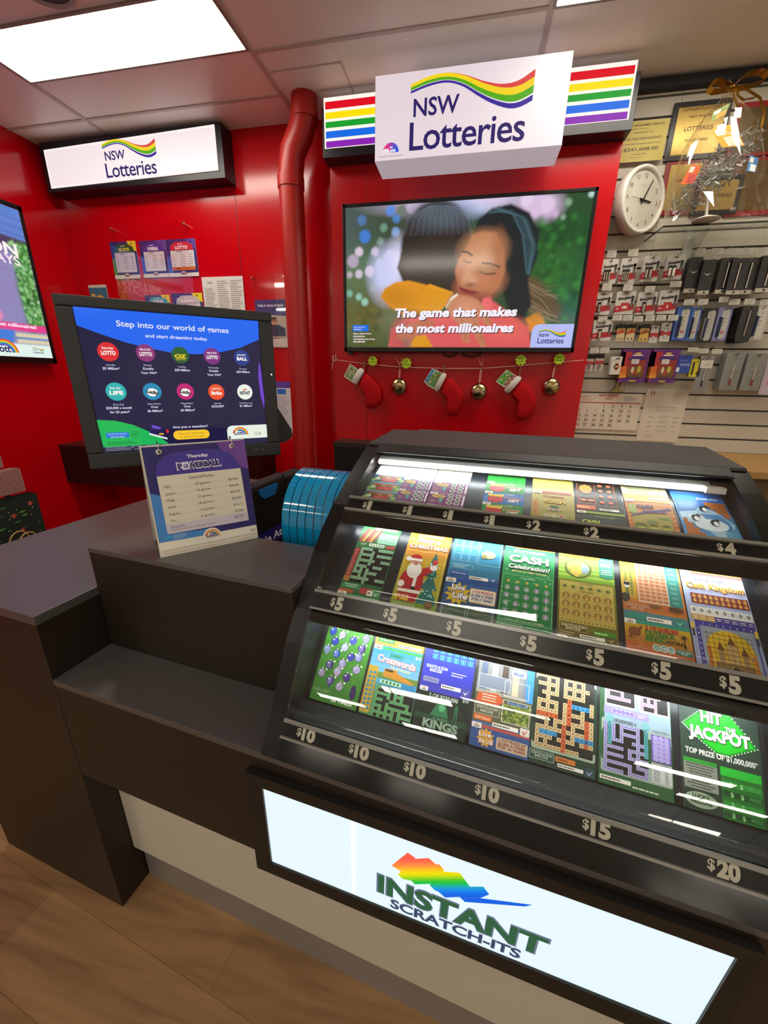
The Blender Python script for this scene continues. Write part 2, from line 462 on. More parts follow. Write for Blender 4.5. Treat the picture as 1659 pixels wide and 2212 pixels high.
# red rain pipe through the corner, with two bends
t0 = PW(656, 168, 2.50); t1 = PW(657, 245, 2.50); t2 = PW(648, 290, 2.5); t3 = PW(632, 330, 2.5); t4 = PW(628, 385, 2.5); t5 = PW(662, 1000, 2.5)
pipe = thing('downpipe', 'red painted plastic rain pipe with an offset bend, from ceiling down the wall', 'pipe', (t4[0], 2.5, 0))
m_pipe = mat('#a3160e', rough=.38)
def rel(q): return (q[0] - t4[0], 0, q[1])
rp = .068
G().tube([rel(t4), (0, 0, .3), (0, 0, .0)], rp, m_pipe, 28).build('pipe', pipe)
G().tube([rel((t0[0], CEIL + .01)), rel(t1), rel((t1[0] * .7 + t2[0] * .3, t1[1] * .55 + t2[1] * .45)), rel(t2), rel(t3), rel((t3[0] * .35 + t4[0] * .65, t3[1] * .4 + t4[1] * .6)), rel(t4)], rp, m_pipe, 28).build('offset_bend', pipe)
for q, h in ((t1, .03), (t4, .05)):
    G().tube([rel((q[0], q[1] - h)), rel((q[0], q[1] + .004))], rp + .005, m_pipe, 28).build('socket', pipe)

# ------------------------------------------------------------------ counters
CR = -TURN
BLK = noisy(mat('#251d17', rough=.42, spec=.4), 500, .12, bump=.04)
BLK_SHEEN = noisy(mat('#4b4847', rough=.33, spec=1.0), 500, .12, bump=.05)  # same black laminate, lighter: the sheen on the tops is painted into its colour
WHT = mat('#c0bbac', rough=.45)
GREY = mat('#8d8884', rough=.35, metal=.3)
def cthing(name, label, cat, x=0, y=0, z=0, group=None, rz=0.): return thing(name, label, cat, CF(x, y, z), CR + rz, group)
t = cthing('counter_end_block', 'tall black laminate counter block at the left end, its top grey with painted sheen', 'counter', -1.208, .46)
G().box(-.256, 0, 0, .2565, 1.2, .975, BLK).build('body', t, bevel=.001)
G().box(-.257, -.001, .975, .258, 1.2, .997, BLK_SHEEN).build('worktop', t, bevel=.001)
rb = float(PC(585, 1166, 2, 1.104)[1])
t = cthing('counter_unit', 'low black counter with a step shelf, dark front and white plinth under the ticket case', 'counter', -.951, .46)
G().box(0.0015, 0, .537, 1.9, rb - .46, .815, BLK).build('front_panel', t, bevel=.0008)
G().box(0.0015, -.001, .815, 1.9, rb - .46, .83, BLK_SHEEN).build('step_top', t, bevel=.0008)
G().box(0.0015, .069, .157, 1.9, .3, .537, WHT).build('plinth', t)
G().box(0.006, .089, 0, 1.9, .3, .157, GREY).build('kick_panel', t)
t = cthing('counter_riser', 'black laminate raised box on the counter holding the flip calendar', 'counter box', -.951, .60, .83)
G().box(.004, 0, 0, .561, rb - .60, .262, BLK).build('body', t, bevel=.001)
G().box(.003, -.001, .262, .561, rb - .60, .274, BLK_SHEEN).build('top', t, bevel=.001)
t = cthing('service_worktop', 'black rear counter surface behind the raised box, carrying terminal and ticket case', 'worktop', -.951, rb)
G().box(.004, .004, 0, 1.9, .46, .97 - .15, BLK).build('body', t)
G().box(.004, .003, .97 - .15, 1.9, .47, .83, BLK_SHEEN).build('top', t)
# ------------------------------------------------------------------ curved glass ticket case
ARCH = [(1.014, 1.326), (.94, 1.296), (.863, 1.261), (.79, 1.223), (.73, 1.182), (.69, 1.147), (.65, 1.105), (.607, 1.058), (.565, 1.006), (.535, .955), (.500, .894), (.457, .8315)]
def arch_y(y):
    for (a, b), (c, d) in zip(ARCH[:-1], ARCH[1:]):
        if c <= y <= a: return d + (b - d) * (y - c) / (a - c)
def arch_seg(y0, y1, n=8): return [(y0 + (y1 - y0) * i / n, arch_y(y0 + (y1 - y0) * i / n)) for i in range(n + 1)]
CX0, CX1 = -.353, .421
m_case = noisy(mat('#100f0f', rough=.3, spec=.4), 60, .25)
m_in = mat('#1a1f26', rough=.3)
m_lid = mat('#2c2a29', rough=.45, spec=.6)
case = cthing('ticket_display_case', 'black curved-front glass counter case full of scratch tickets, with three price rails', 'display case')
side = ARCH + [(.457, .8315), (1.235, .8315), (1.235, 1.338)]
for x0, x1 in ((-.389, CX0), (CX1, .457)):
    o = G().prism([(y, z) for y, z in side], x0, x1, m_case, smooth=False).build('side_frame', case, bevel=.006, seg=3)
g = G().prism([(1.008, 1.326), (1.014, 1.332), (1.235, 1.343), (1.235, 1.318), (1.05, 1.310)], -.385, .453, m_lid)
g.prism([(1.06, 1.333), (1.225, 1.349), (1.225, 1.343), (1.06, 1.33)], -.30, .375, m_lid)
g.build('lid', case, bevel=.003)
G().box(CX0, 1.20, .8315, CX1, 1.23, 1.32, mat('#101112', rough=.6)).build('back_panel', case)
G().prism([(.457, .8315), (.477, .862), (.483, .862), (.52, .872), (1.2, .872), (1.2, .8315)], CX0, CX1, mat('#0b0b0c', rough=.12, spec=.6)).build('base_panel', case)
m_dust = noisy(mat('#08090a', rough=.55, spec=.3), 260, .0, c2='#7d8890')
m_dust = noisy(m_dust, 35, 1., c2='#1d2226', stretch=(1, 3, 1))
G().box(CX0, .497, .872, CX1, .60, .875, m_dust).build('bottom_ledge', case)
# trays: sloping boards the tickets lie on, (y, z) from the front edge up
TRAY = [((.822, 1.205), (1.04, 1.286)), ((.650, 1.070), (.880, 1.206)), ((.567, .878), (.735, 1.046))]
SAG = [.006, .004, .003]
def tray_pt(k, v):
    """point at distance v (m) up tray k: (y, z, normal)"""
    (y0, z0), (y1, z1) = TRAY[k]; L = math.hypot(y1 - y0, z1 - z0); dy, dz = (y1 - y0) / L, (z1 - z0) / L
    b = SAG[k] * (1 - (2 * v / L - 1) ** 2)
    return y0 + dy * v - dz * b, z0 + dz * v + dy * b, (-dz, dy)
for k in range(3):
    (y0, z0), (y1, z1) = TRAY[k]; L = math.hypot(y1 - y0, z1 - z0)
    prof = [tray_pt(k, L * i / 10)[:2] for i in range(11)]
    G().band(prof, .004, CX0, CX1, m_in).build('ticket_tray', case)
# rails: (top), (bottom)
RAIL = [((.812, 1.237), (.781, 1.215)), ((.634, 1.091), (.608, 1.062)), ((.497, .891), (.479, .864))]
m_clear = glass((.95, .96, .95), .25, .25, 'rail', .04)
m_card = mat('#161413', rough=.6, spec=.2); m_num = mat('#cfc7b6', rough=.5); m_lip = mat('#8f8b86', rough=.25, spec=.7)
PRICES = [[(797, 1096, '1'), (884, 1106, '1'), (972, 1116, '1'), (1062, 1126, '1'), (1158, 1138, '2'), (1283, 1155, '2'), (1577, 1188, '4')],
          [(732, 1306, '5'), (848, 1327, '5'), (986, 1359, '5'), (1148, 1392, '5'), (1293, 1422, '5'), (1436, 1454, '5'), (1585, 1487, '5')],
          [(665, 1587, '10'), (780, 1620, '10'), (902, 1661, '10'), (1060, 1710, '10'), (1300, 1783, '15'), (1581, 1868, '20')]]
for k in range(3):
    (yt, zt), (yb, zb) = RAIL[k]; L = math.hypot(yt - yb, zt - zb); d = ((yt - yb) / L, (zt - zb) / L); nrm = (-d[1], d[0])
    mp = lambda u, v, h: (u, yb + d[0] * v + nrm[0] * h, zb + d[1] * v + nrm[1] * h)
    r = G()
    pts = [mp(0, 0, -.006), mp(0, 0, .001), mp(0, L, .001), mp(0, L, -.006)]
    r.prism([p[1:] for p in pts], CX0 - .002, CX1 + .002, mat('#0e0d0d', rough=.45, spec=.3))
    for v0, v1, h in ((L - .006, L, .006), (-.001, .003, .007)):
        r.prism([mp(0, v0, .001)[1:], mp(0, v0, h)[1:], mp(0, v1, h)[1:], mp(0, v1, .001)[1:]], CX0 - .002, CX1 + .002, m_lip)
    ro = r.build('price_rail', case)
    xs = []
    for px, py, s in PRICES[k]: xs.append((float(PC(px, py, 1, (yt + yb) / 2 - .003)[0]), s))
    ed = [CX0] + [(a[0] + b[0]) / 2 + .004 for a, b in zip(xs[:-1], xs[1:])] + [CX1]
    ed = [max(e, x[0] - .062) if i < len(xs) else e for i, (e, x) in enumerate(zip(ed, xs + [xs[-1]]))]
    for i, (x, s) in enumerate(xs):
        c = Sheet(lambda u, v, h: mp(u, v, .0012 + h), rough=.4)
        e1 = min(ed[i + 1], x + .07)
        c.rect(ed[i] + .0006, .003, e1 - .0006, L - .006, m_card, 1)
        H = L * .64
        w = {'1': .0095, '2': .015, '4': .016, '5': .0155}.get(s, .0265)
        c.text('$', x - w / 2 - .006, .003 + (L - .009) * .34, H * .62, m_num, 2, bold=.025, fit=.009)
        c.text(s, x - w / 2 + .0005, .003 + (L - .009) * .14, H * .98, m_num, 2, 'l', bold=.055, fit=w)
        c.build('price_card', ro)
    # clear lip in front of the cards
    G().prism([mp(0, .0, .0078)[1:], mp(0, L, .0068)[1:], mp(0, L, .0072)[1:], mp(0, .0, .0082)[1:]], CX0, CX1, m_clear).build('clear_lip', ro)
# black fascia behind each rail, hiding the light tube of the tier below
m_tube = bpy.data.materials.new('m_tube'); m_tube.use_nodes = True
b = m_tube.node_tree.nodes['Principled BSDF']; b.inputs['Emission Color'].default_value = (.93, .98, 1, 1); b.inputs['Emission Strength'].default_value = LED_CASE
for (y, z0, z1) in ((.783, 1.217, 1.181), (.612, 1.064, 1.027)):
    G().box(CX0, y, z1, CX1, y + .004, z0, mat('#070708', rough=.5, spec=.2)).build('fascia', case)
    G().box(CX0 + .004, y + .006, z1 + .011, CX1 - .004, y + .026, z1 + .018, mat('#e8e8e8', rough=.4)).build('lamp_holder', case)
    G().tube([(CX0 + .012, y + .015, z1 + .003), (CX1 - .012, y + .015, z1 + .003)], .006, m_tube, 10).build('light_tube', case)
# top lamp under the lid with its pale housing strips
g = G().prism([(.980, 1.290), (1.005, 1.300), (1.010, 1.291), (.986, 1.281)], CX0 + .004, CX1 - .03, mat('#8f8b87', rough=.4))

g.build('lamp_housing', case)
G().tube([(CX0 + .012, .973, 1.291), (CX1 - .05, .973, 1.291)], .006, m_tube, 10).build('light_tube', case)
G().box(CX1 - .046, .962, 1.284, CX1 - .012, .980, 1.296, mat('#dcd6c8', rough=.5)).build('lamp_end', case)
g = G().band([(y, z + .0045) for y, z in arch_seg(1.013, .974, 6)], .003, CX0, CX1, mat('#0e0e0f', rough=.5))
for a, b2, m in ((1.008, .995, '#8a8682'), (.991, .976, '#a39f9a')): g.band([(y, z + .0055) for y, z in arch_seg(a, b2, 4)], .001, CX0 + .002, CX1 - .006, mat(m, rough=.45))
g.build('top_lip', case)
# curved glass, one pane per tier
m_pane = glass((.96, .975, .97), .012, 1.0, 'pane', .035)
PANE_TOP = [(.990 - .172 * f, 1.314 - .095 * f - .006 * (4 * f * (1 - f)) * -1) for f in [i / 12 for i in range(13)]]
for prof in (PANE_TOP, arch_seg(.780, .636, 12), arch_seg(.606, .499, 12)):
    G().band([(y, z + .001) for y, z in prof], .003, CX0 - .001, CX1 + .001, m_pane).build('glass_pane', case)

# ------------------------------------------------------------------ backlit sign on the counter front
def lit(h, s=1.): return mat(h, rough=.5, spec=.12, emit=SIGN_EMIT * s)
sg = cthing('lightbox_sign', 'backlit white sign on the counter front with rainbow brush mark and dark green lettering', 'sign', -.02, .457, 0)
QO = [(-.400, .787), (.395, .808), (.395, .545), (-.400, .512)]     # frame outline: TL TR BR BL (x, z)
QI = [(-.366, .757), (.373, .779), (.366, .580), (-.364, .543)]
fr = G(); mk = mat('#141312', rough=.4)
for i in range(4):
    a, b2 = QO[i], QO[(i + 1) % 4]; c2, d2 = QI[(i + 1) % 4], QI[i]
    o8 = [(a[0], y, a[1]) for y in (-.012, 0)] + [(b2[0], y, b2[1]) for y in (-.012, 0)] + [(c2[0], y, c2[1]) for y in (-.010, 0)] + [(d2[0], y, d2[1]) for y in (-.010, 0)]
    fr.add([o8[0], o8[2], o8[4], o8[6]], [(3, 2, 1, 0)], mk)
    fr.add([o8[0], o8[1], o8[3], o8[2]], [(0, 1, 2, 3)], mk); fr.add([o8[4], o8[5], o8[7], o8[6]], [(0, 1, 2, 3)], mk)
fr.build('frame', sg)
def qmap(u, v, h):      # u, v in 0..1 inside the lit face
    a = [QI[3][i] * (1 - u) + QI[2][i] * u for i in (0, 1)]; b2 = [QI[0][i] * (1 - u) + QI[1][i] * u for i in (0, 1)]
    return (a[0] * (1 - v) + b2[0] * v, -.006 - h, a[1] * (1 - v) + b2[1] * v)
s = Sheet(qmap, dh=.0004)
m_lb = bpy.data.materials.new('m_lightbox'); m_lb.use_nodes = True
b = m_lb.node_tree.nodes['Principled BSDF']; b.inputs['Base Color'].default_value = (.05, .05, .05, 1)
b.inputs['Emission Color'].default_value = (.80, .95, 1, 1); b.inputs['Emission Strength'].default_value = .98
b.inputs['Roughness'].default_value = .3
s.rect(0, 0, 1, 1, m_lb, 0)
def face_uv(corners):       # read-off coordinates of the lit face -> 0..1 on it
    A = []; B = []
    for (x, y), (u, v) in zip(corners, ((0, 1), (1, 1), (1, 0), (0, 0))):
        A += [[x, y, 1, 0, 0, 0, -u * x, -u * y], [0, 0, 0, x, y, 1, -v * x, -v * y]]; B += [u, v]
    h = np.append(np.linalg.solve(np.array(A, float), np.array(B, float)), 1).reshape(3, 3)
    def f(x, y):
        q = h @ np.array([x, y, 1.]); return (float(q[0] / q[2]) + .021, float(q[1] / q[2]))
    return f
ZS = face_uv([(569, 1694), (1589, 2053), (1488, 2207), (589.4, 1855.8)])
za = lambda x, y: (540 + x * .2411, 1640 + y * .2411)
zb_ = lambda x, y: (900 + x * .2411, 1760 + y * .2411)
OUT = [za(1297, 930), za(1450, 818), za(1523, 868), za(1507, 886), zb_(28, 376), zb_(150, 370), zb_(215, 425), zb_(245, 425), zb_(290, 475), zb_(283, 490), zb_(430, 500), zb_(520, 622), zb_(640, 622), zb_(692, 690), zb_(610, 722), zb_(1068, 778), zb_(1005, 793), zb_(470, 755), zb_(415, 700), zb_(295, 717), zb_(232, 665), zb_(200, 652), zb_(152, 605), zb_(210, 572), zb_(20, 600), za(1475, 1062), za(1400, 1050), za(1355, 1008), za(1385, 985)]
ramp = ['#ff5f48', '#ff7a4a', '#ff9a3a', '#ffc81a', '#f6e400', '#a8d810', '#2fc52e', '#12c05a', '#0f9fd6', '#0a7ff0', '#0a62e4']
def rcol(t):
    x = min(max(t, 0), .999) * (len(ramp) - 1); i = int(x); f = x - i
    A, B = lin(ramp[i]), lin(ramp[i + 1]); return tuple(A[k] * (1 - f) + B[k] * f for k in range(3))
def clip(P, k, sg_):
    o = []
    for a, b2 in zip(P, P[1:] + P[:1]):
        ia, ib = sg_ * (a[1] - k) >= 0, sg_ * (b2[1] - k) >= 0
        if ia: o.append(a)
        if ia != ib: t = (k - a[1]) / (b2[1] - a[1]); o.append((a[0] + (b2[0] - a[0]) * t, k))
    return o
NB = 30; ya0, ya1 = 1836., 1952.
for i in range(NB):
    k0, k1 = ya0 + (ya1 - ya0) * i / NB, ya0 + (ya1 - ya0) * (i + 1) / NB
    c = clip(clip(OUT, k0, 1), k1, -1)
    # the outline is not convex: split the slice into its separate spans
    xs = sorted(x for x, y in c)
    if len(c) >= 3: s.poly([ZS(*q) for q in c][::-1], lit(rcol(((k0 + k1) / 2 - 1852) / 76)), 2)
GRN = lit('#3f7d52', .55); GRN_O = lit('#7c86a4', .8)
s.at(0, 0)
a, b2 = ZS(818, 1914), ZS(1184, 2052); h1, vb = .225, .212
s.text('INSTANT', (a[0] + b2[0]) / 2, vb - .008, h1 + .016, GRN_O, 4, bold=.06, fit=b2[0] - a[0])
s.text('INSTANT', (a[0] + b2[0]) / 2, vb, h1, GRN, 5, bold=.035, fit=(b2[0] - a[0]) * .978)
a, b2 = ZS(848, 1956), ZS(1128, 2058); h1, vb = .112, .058
s.text('SCRATCH-ITS', (a[0] + b2[0]) / 2, vb - .004, h1 + .008, GRN_O, 4, bold=.04, fit=b2[0] - a[0])
s.text('SCRATCH-ITS', (a[0] + b2[0]) / 2, vb, h1, lit('#4f5f86', .5), 5, bold=.015, fit=(b2[0] - a[0]) * .985)
u0 = ZS(766, 1870)[0]; s.rect(u0 - .006, .04, u0 + .006, .95, lit('#ffffff', 1.1), 1)
s.build('light_panel', sg)
# ------------------------------------------------------------------ lettered signs and screens on the walls
def homog(corners, W=1., H=1.):
    """Map read-off coordinates (TL, TR, BR, BL of a flat face) to (0..W, 0..H) on that face, v up."""
    dst = [(0, H), (W, H), (W, 0), (0, 0)]; A = []; B = []
    for (x, y), (u, v) in zip(corners, dst):
        A += [[x, y, 1, 0, 0, 0, -u * x, -u * y], [0, 0, 0, x, y, 1, -v * x, -v * y]]; B += [u, v]
    h = np.append(np.linalg.solve(np.array(A, float), np.array(B, float)), 1).reshape(3, 3)
    def f(x, y):
        p = h @ np.array([x, y, 1.]); return (float(p[0] / p[2]), float(p[1] / p[2]))
    return f
def smooth_at(pts, x):
    for i in range(len(pts) - 1):
        if pts[i][0] <= x <= pts[i + 1][0]:
            p0 = pts[max(i - 1, 0)]; p1 = pts[i]; p2 = pts[i + 1]; p3 = pts[min(i + 2, len(pts) - 1)]
            t = (x - p1[0]) / (p2[0] - p1[0]); m1 = (p2[1] - p0[1]) / (p2[0] - p0[0]) * (p2[0] - p1[0]); m2 = (p3[1] - p1[1]) / (p3[0] - p1[0]) * (p2[0] - p1[0])
            return (2 * t ** 3 - 3 * t * t + 1) * p1[1] + (t ** 3 - 2 * t * t + t) * m1 + (-2 * t ** 3 + 3 * t * t) * p2[1] + (t ** 3 - t * t) * m2
    return pts[-1][1]
W_TOP = [(0, .523), (.157, .569), (.306, .578), (.454, .543), (.602, .483), (.75, .445), (.88, .457), (1, .526)]
W_BOT = [(0, .453), (.157, .494), (.306, .504), (.435, .461), (.565, .375), (.676, .31), (.824, .254), (.917, .26), (1, .297)]
def wave_logo(s, ox, oy, w, l=2, e=None, n=22, words=True):
    """The four-colour wave over two lines of lettering; w = width, origin = foot of the L."""
    L = lit if e is None else (lambda h, k=1.: mat(h, **e))
    s.at(ox, oy, w, w * .86)
    X = [i / n for i in range(n + 1)]
    def edge(fr): return [(x, smooth_at(W_TOP, x) + (smooth_at(W_BOT, x) - smooth_at(W_TOP, x)) * (fr(x) if callable(fr) else fr)) for x in X]
    red = lambda x: .24 * max(0, (x - .28) / .72)
    yel = lambda x: .36 + .14 * x
    gre = lambda x: .68 + .07 * x
    s.ribbon(edge(red), edge(0), L('#dc4744'), l); s.ribbon(edge(yel), edge(red), L('#f3d321'), l)
    s.ribbon(edge(gre), edge(yel), L('#55ab1e'), l); s.ribbon(edge(1.), edge(lambda x: gre(x) + .06), L('#3c2a97'), l)
    if words:
        ink = L('#33256f', .8)
        s.text('NSW', .028, .27, .145, ink, l, 'l', bold=.018, fit=.385)
        s.text('Lotteries', 0, 0, .237, ink, l, 'l', bold=.010, fit=.965, space=.94)
    s.at(0, 0)
ARC5 = ['#e2392f', '#f08a24', '#f5c92a', '#2fa7a0', '#3f6fc4', '#7a4fb0']
def lott_logo(s, cx, cy, r, l=2, e=None, solid=False, ink='#2b2463'):
    """Lettering inside a quarter rainbow."""
    L = lit if e is None else (lambda h, k=1.: mat(h, **e))
    s.at(cx, cy, r)
    if solid:
        for i, c in enumerate(['#e4243b', '#e4307a', '#c03a9c', '#7a4bbd', '#4a58cc', '#2f57d6']): s.ell(0, 0, 1, 1, L(c), l, 5, 180 - 30 * i, 150 - 30 * i) if False else s.poly([(0, 0)] + [(math.cos(math.radians(180 - 30 * i - 6 * j)), math.sin(math.radians(180 - 30 * i - 6 * j))) for j in range(6)], L(c), l)
        s.text('the', .05, .42, .2, L('#ffffff'), l + 1, bold=.03); s.text('Lott', .12, .06, .32, L('#ffffff'), l + 1, bold=.04, fit=.95)
        s.ell(-.62, 0, .42, .42, L('#ece4ea'), l + 1, 10, 180, 0)
    else:
        for i, c in enumerate(ARC5): s.arc(-.05, -.02, 1. - .085 * (i + 1), 1. - .085 * i, 165 if i < 3 else 120, 0, L(c), l)
        s.text('Lott', -.22, 0, .52, L(ink), l + 1, bold=.03, fit=1.15)
    s.at(0, 0)
KPAP = dict(rough=.5)

# -- long lightbox with striped ends and the big white box in the middle
KZ = lambda z: 1.5 + (z - 1.5) * K
bx0, bx1, bz0, bz1, by = -.900 * K, .657 * K, KZ(2.640), KZ(2.842), 2.575 * K
sb = thing('striped_lightbox', 'long dark lightbox with lit rainbow stripes at both ends, behind the big white lottery sign', 'lightbox', (0, YP, 0))
g = G(); mh = mat('#17161f', rough=.35)
g.box(bx0, by - YP + .006, bz0, bx1, 0, bz1 + .015, mh)
g.build('housing', sb, bevel=.002)
STR = [('#e1061e', .08, .225), ('#ffe000', .285, .415), ('#12a02c', .47, .59), ('#0d6be6', .655, .795), ('#8a1fb4', .855, .985)]
zt0, zb0 = PW(706, 205, by)[1], PW(704, 317, by)[1]
zt1, zb1 = PW(1361, 135, by)[1], PW(1340, 263, by)[1]
zt, zb = (zt0 + zt1) / 2, (zb0 + zb1) / 2
for x0, x1 in ((bx0 + .012, -.40 * K), (.20 * K, bx1 - .022)):
    s = Sheet(dh=.0004)
    s.rect(x0, zb, x1, zt, lit('#fff4e8', 1.05), 1)
    for c, a, b2 in STR: s.rect(x0 + .008, zt + (zb - zt) * b2, x1 - .008, zt + (zb - zt) * a, lit(c), 2)
    s.build('stripe_panel', sb, (0, by - YP + .005, 0))
ms = thing('lottery_sign', 'large white lightbox sign with rainbow wave and lottery lettering above the television', 'sign', (0, by - .001, 0))
sx0, sx1, sz0, sz1, sy = -.560 * K, .321 * K, KZ(2.518), KZ(2.850), 2.382 * K
g = G(); mw2 = mat('#d8c8ce', rough=.4, emit=.55)
g.box(sx0, sy - by + .001 + .002, sz0, sx1, -.002, sz1, mw2)
g.build('box', ms, bevel=.002)
s = Sheet(dh=.0004)
m_face = bpy.data.materials.new('m_signface'); m_face.use_nodes = True
b = m_face.node_tree.nodes['Principled BSDF']; b.inputs['Base Color'].default_value = (.25, .25, .25, 1); b.inputs['Roughness'].default_value = .12
b.inputs['Emission Color'].default_value = (.80, .69, .75, 1); b.inputs['Emission Strength'].default_value = .85
s.rect(sx0 + .002, sz0 + .002, sx1 - .002, sz1 - .002, m_face, 0)
Z = homog([(435, 160), (1318, 70), (1283, 478), (437, 545)], sx1 - sx0, sz1 - sz0)
a, b2 = Z(597, 493), Z(1128, 447)
wave_logo(s, sx0 + a[0], sz0 + (a[1] + b2[1]) / 2 - .003, b2[0] - a[0] + .006)
a = Z(512, 503); lott_logo(s, sx0 + a[0], sz0 + a[1], .038, solid=True)
s.text('Australian Official Lotteries by', sx0 + a[0], sz0 + a[1] - .016, .006, lit('#4a3a7a'), 2, fit=.115)
s.build('sign_face', ms, (0, sy - by + .001, 0))
# -- alcove lightbox
as_ = thing('lottery_sign', 'shallow dark-edged white lightbox sign with rainbow wave, high in the red alcove', 'sign', (0, YB - .001, 0))
ax0, ax1, az0, az1, ay = -2.765, -1.505, 2.592, 2.852, 2.58
g = G().box(ax0, ay - 2.699 + .004, az0, ax1, 0, az1, mh); g.build('housing', as_, bevel=.002)
s = Sheet(dh=.0004)
q = [(-2.733, 2.812), (-1.540, 2.842), (-1.540, 2.628), (-2.733, 2.612)]
m_face2 = bpy.data.materials.new('m_signface2'); m_face2.use_nodes = True
b = m_face2.node_tree.nodes['Principled BSDF']; b.inputs['Base Color'].default_value = (.25, .25, .25, 1); b.inputs['Roughness'].default_value = .12
b.inputs['Emission Color'].default_value = (.86, .75, .78, 1); b.inputs['Emission Strength'].default_value = .95
s.poly(q[::-1], lit('#fff3ee', 1.0), 0)
s.poly([(q[3][0] + .012, q[3][1] + .012), (q[2][0] - .012, q[2][1] + .010), (q[1][0] - .012, q[1][1] - .012), (q[0][0] + .012, q[0][1] - .010)], m_face2, 1)
Z = homog([(225, 768), (1097, 630), (1118, 870), (262, 972)], 1.193, .215)
a, b2 = Z(537, 915), Z(800, 885)
wave_logo(s, -2.733 + a[0], 2.617 + a[1], b2[0] - a[0] + .004, 2)
s.build('sign_face', as_, (0, ay - 2.699 - .0005, 0))

# -- wall television
tx0, tx1, tz0, tz1, ty = -.806 * K, .560 * K, KZ(1.650), KZ(2.436), 2.62 * K
TV = thing('television', 'large wall television showing two women hugging, above the stocking string', 'television', ((tx0 + tx1) / 2, YP, (tz0 + tz1) / 2))
Wt, Ht = tx1 - tx0, tz1 - tz0
mb = mat('#0c0c0e', rough=.3)
g = G().box(-Wt / 2 + .18, -.03, -Ht / 2 + .15, Wt / 2 - .18, 0, Ht / 2 - .2, mat('#1a1a1c', rough=.6)); g.build('wall_bracket', TV)
bz = .017
g = G(); D = ty - YP
g.box(-Wt / 2, D + .008, -Ht / 2, Wt / 2, -.031, Ht / 2, mb)
for a in ((-Wt / 2, -Ht / 2, Wt / 2, -Ht / 2 + bz + .008), (-Wt / 2, Ht / 2 - bz, Wt / 2, Ht / 2), (-Wt / 2, -Ht / 2, -Wt / 2 + bz, Ht / 2), (Wt / 2 - bz, -Ht / 2, Wt / 2, Ht / 2)):
    g.box(a[0], D, a[1], a[2], D + .01, a[3], mb)
g.box(-Wt / 2 + .02, D + .01, -Ht / 2 - .018, -Wt / 2 + .05, -.035, -Ht / 2, mb)
g.build('bezel', TV, bevel=.002)
g = Sheet(dh=.0005)
su0, su1, sv0, sv1 = -Wt / 2 + bz, Wt / 2 - bz, -Ht / 2 + bz + .008, Ht / 2 - bz
AS = 1.778
Z = homog([(122, 165), (1565, 88), (1440, 990), (135, 990)], AS, 1.)
P = Paint(340, 192, AS, '#2b4a30')
def pe(x, y, r, c, soft=None, ry=None, ang=0., op=1.):
    u, v = Z(x, y); k = 1 / 860; P.ell(u, v, r * k, (ry or r) * k, c, soft if soft else r * k * .5, ang, op)
def pp(pts, c, soft=.008, op=1.): P.poly([Z(*p) for p in pts], c, soft, op)
def pcv(pts, w, c, soft=.006, op=1.): P.curve([Z(*p) for p in pts], w / 860, c, soft, op)
pe(250, 560, 330, '#5b7a5c', .5); pe(160, 260, 150, '#49595a', .3); pe(240, 820, 200, '#5d5a2c', .35); pe(420, 260, 200, '#3d4a3a', .3)
pe(1420, 400, 260, '#174a22', .4); pe(1430, 760, 200, '#1c5a48', .4); pe(1330, 560, 120, '#2f6a28', .25)
pe(700, 120, 330, '#c9b9d8', .12, 60); pe(870, 140, 130, '#b9cdf4', .08, 70); pe(1240, 170, 130, '#d8bede', .08, 80); pe(990, 120, 150, '#d5c6e4', .08, 50)
R_ = random.Random(4)
for x, y, r, c in ((390, 185, 30, '#5a8fe0'), (425, 230, 26, '#4f86c8'), (240, 335, 38, '#3f7fd8'), (222, 240, 30, '#5078b0'), (420, 310, 26, '#7aa4d8'), (350, 285, 24, '#6f9a86'), (300, 425, 26, '#d6c4dc'), (205, 425, 28, '#e0cbe2'), (270, 540, 34, '#e4cfe2'), (390, 460, 46, '#dcc8e0'), (205, 555, 26, '#d8c6de'), (330, 500, 34, '#cfc0d8'), (330, 365, 22, '#7d9484'), (205, 690, 22, '#8fc6b4'), (150, 670, 22, '#7fb8a6'), (240, 720, 24, '#9accb8'), (285, 640, 22, '#7e8f6c'), (170, 480, 40, '#b9a8c0'), (455, 185, 30, '#6d7a6c'), (520, 165, 40, '#c8b8d4'), (1415, 150, 20, '#7fa886'), (1545, 105, 16, '#bfe0d8'), (1330, 215, 30, '#cbb0d0'), (1300, 160, 40, '#e0c8e4'), (1385, 236, 14, '#8fa890'), (1180, 130, 36, '#e2d0e8'), (150, 560, 20, '#c0b0c0')):
    pe(x, y, r, c, .02, op=.85); pe(x, y, r * .75, c, .02, op=.3)
for i in range(110):
    x, y = R_.uniform(1230, 1540), R_.uniform(230, 900); pe(x, y, R_.uniform(10, 26), R_.choice(['#0e3a1a', '#2f7a34', '#1d5a2a', '#123f24', '#3f8a3c']), .03, op=.55)
for i in range(70):
    x, y = R_.uniform(130, 330), R_.uniform(760, 990); pe(x, y, R_.uniform(10, 26), R_.choice(['#3b3f1c', '#6d6a2c', '#4c5a24', '#77602c']), .03, op=.5)
pe(370, 560, 110, '#c8cdf2', .12, 150); pe(440, 480, 60, '#d9d4f4', .1, 110)
pp([(1180, 820), (1260, 770), (1290, 850), (1200, 900)], '#d98a1a', .02)
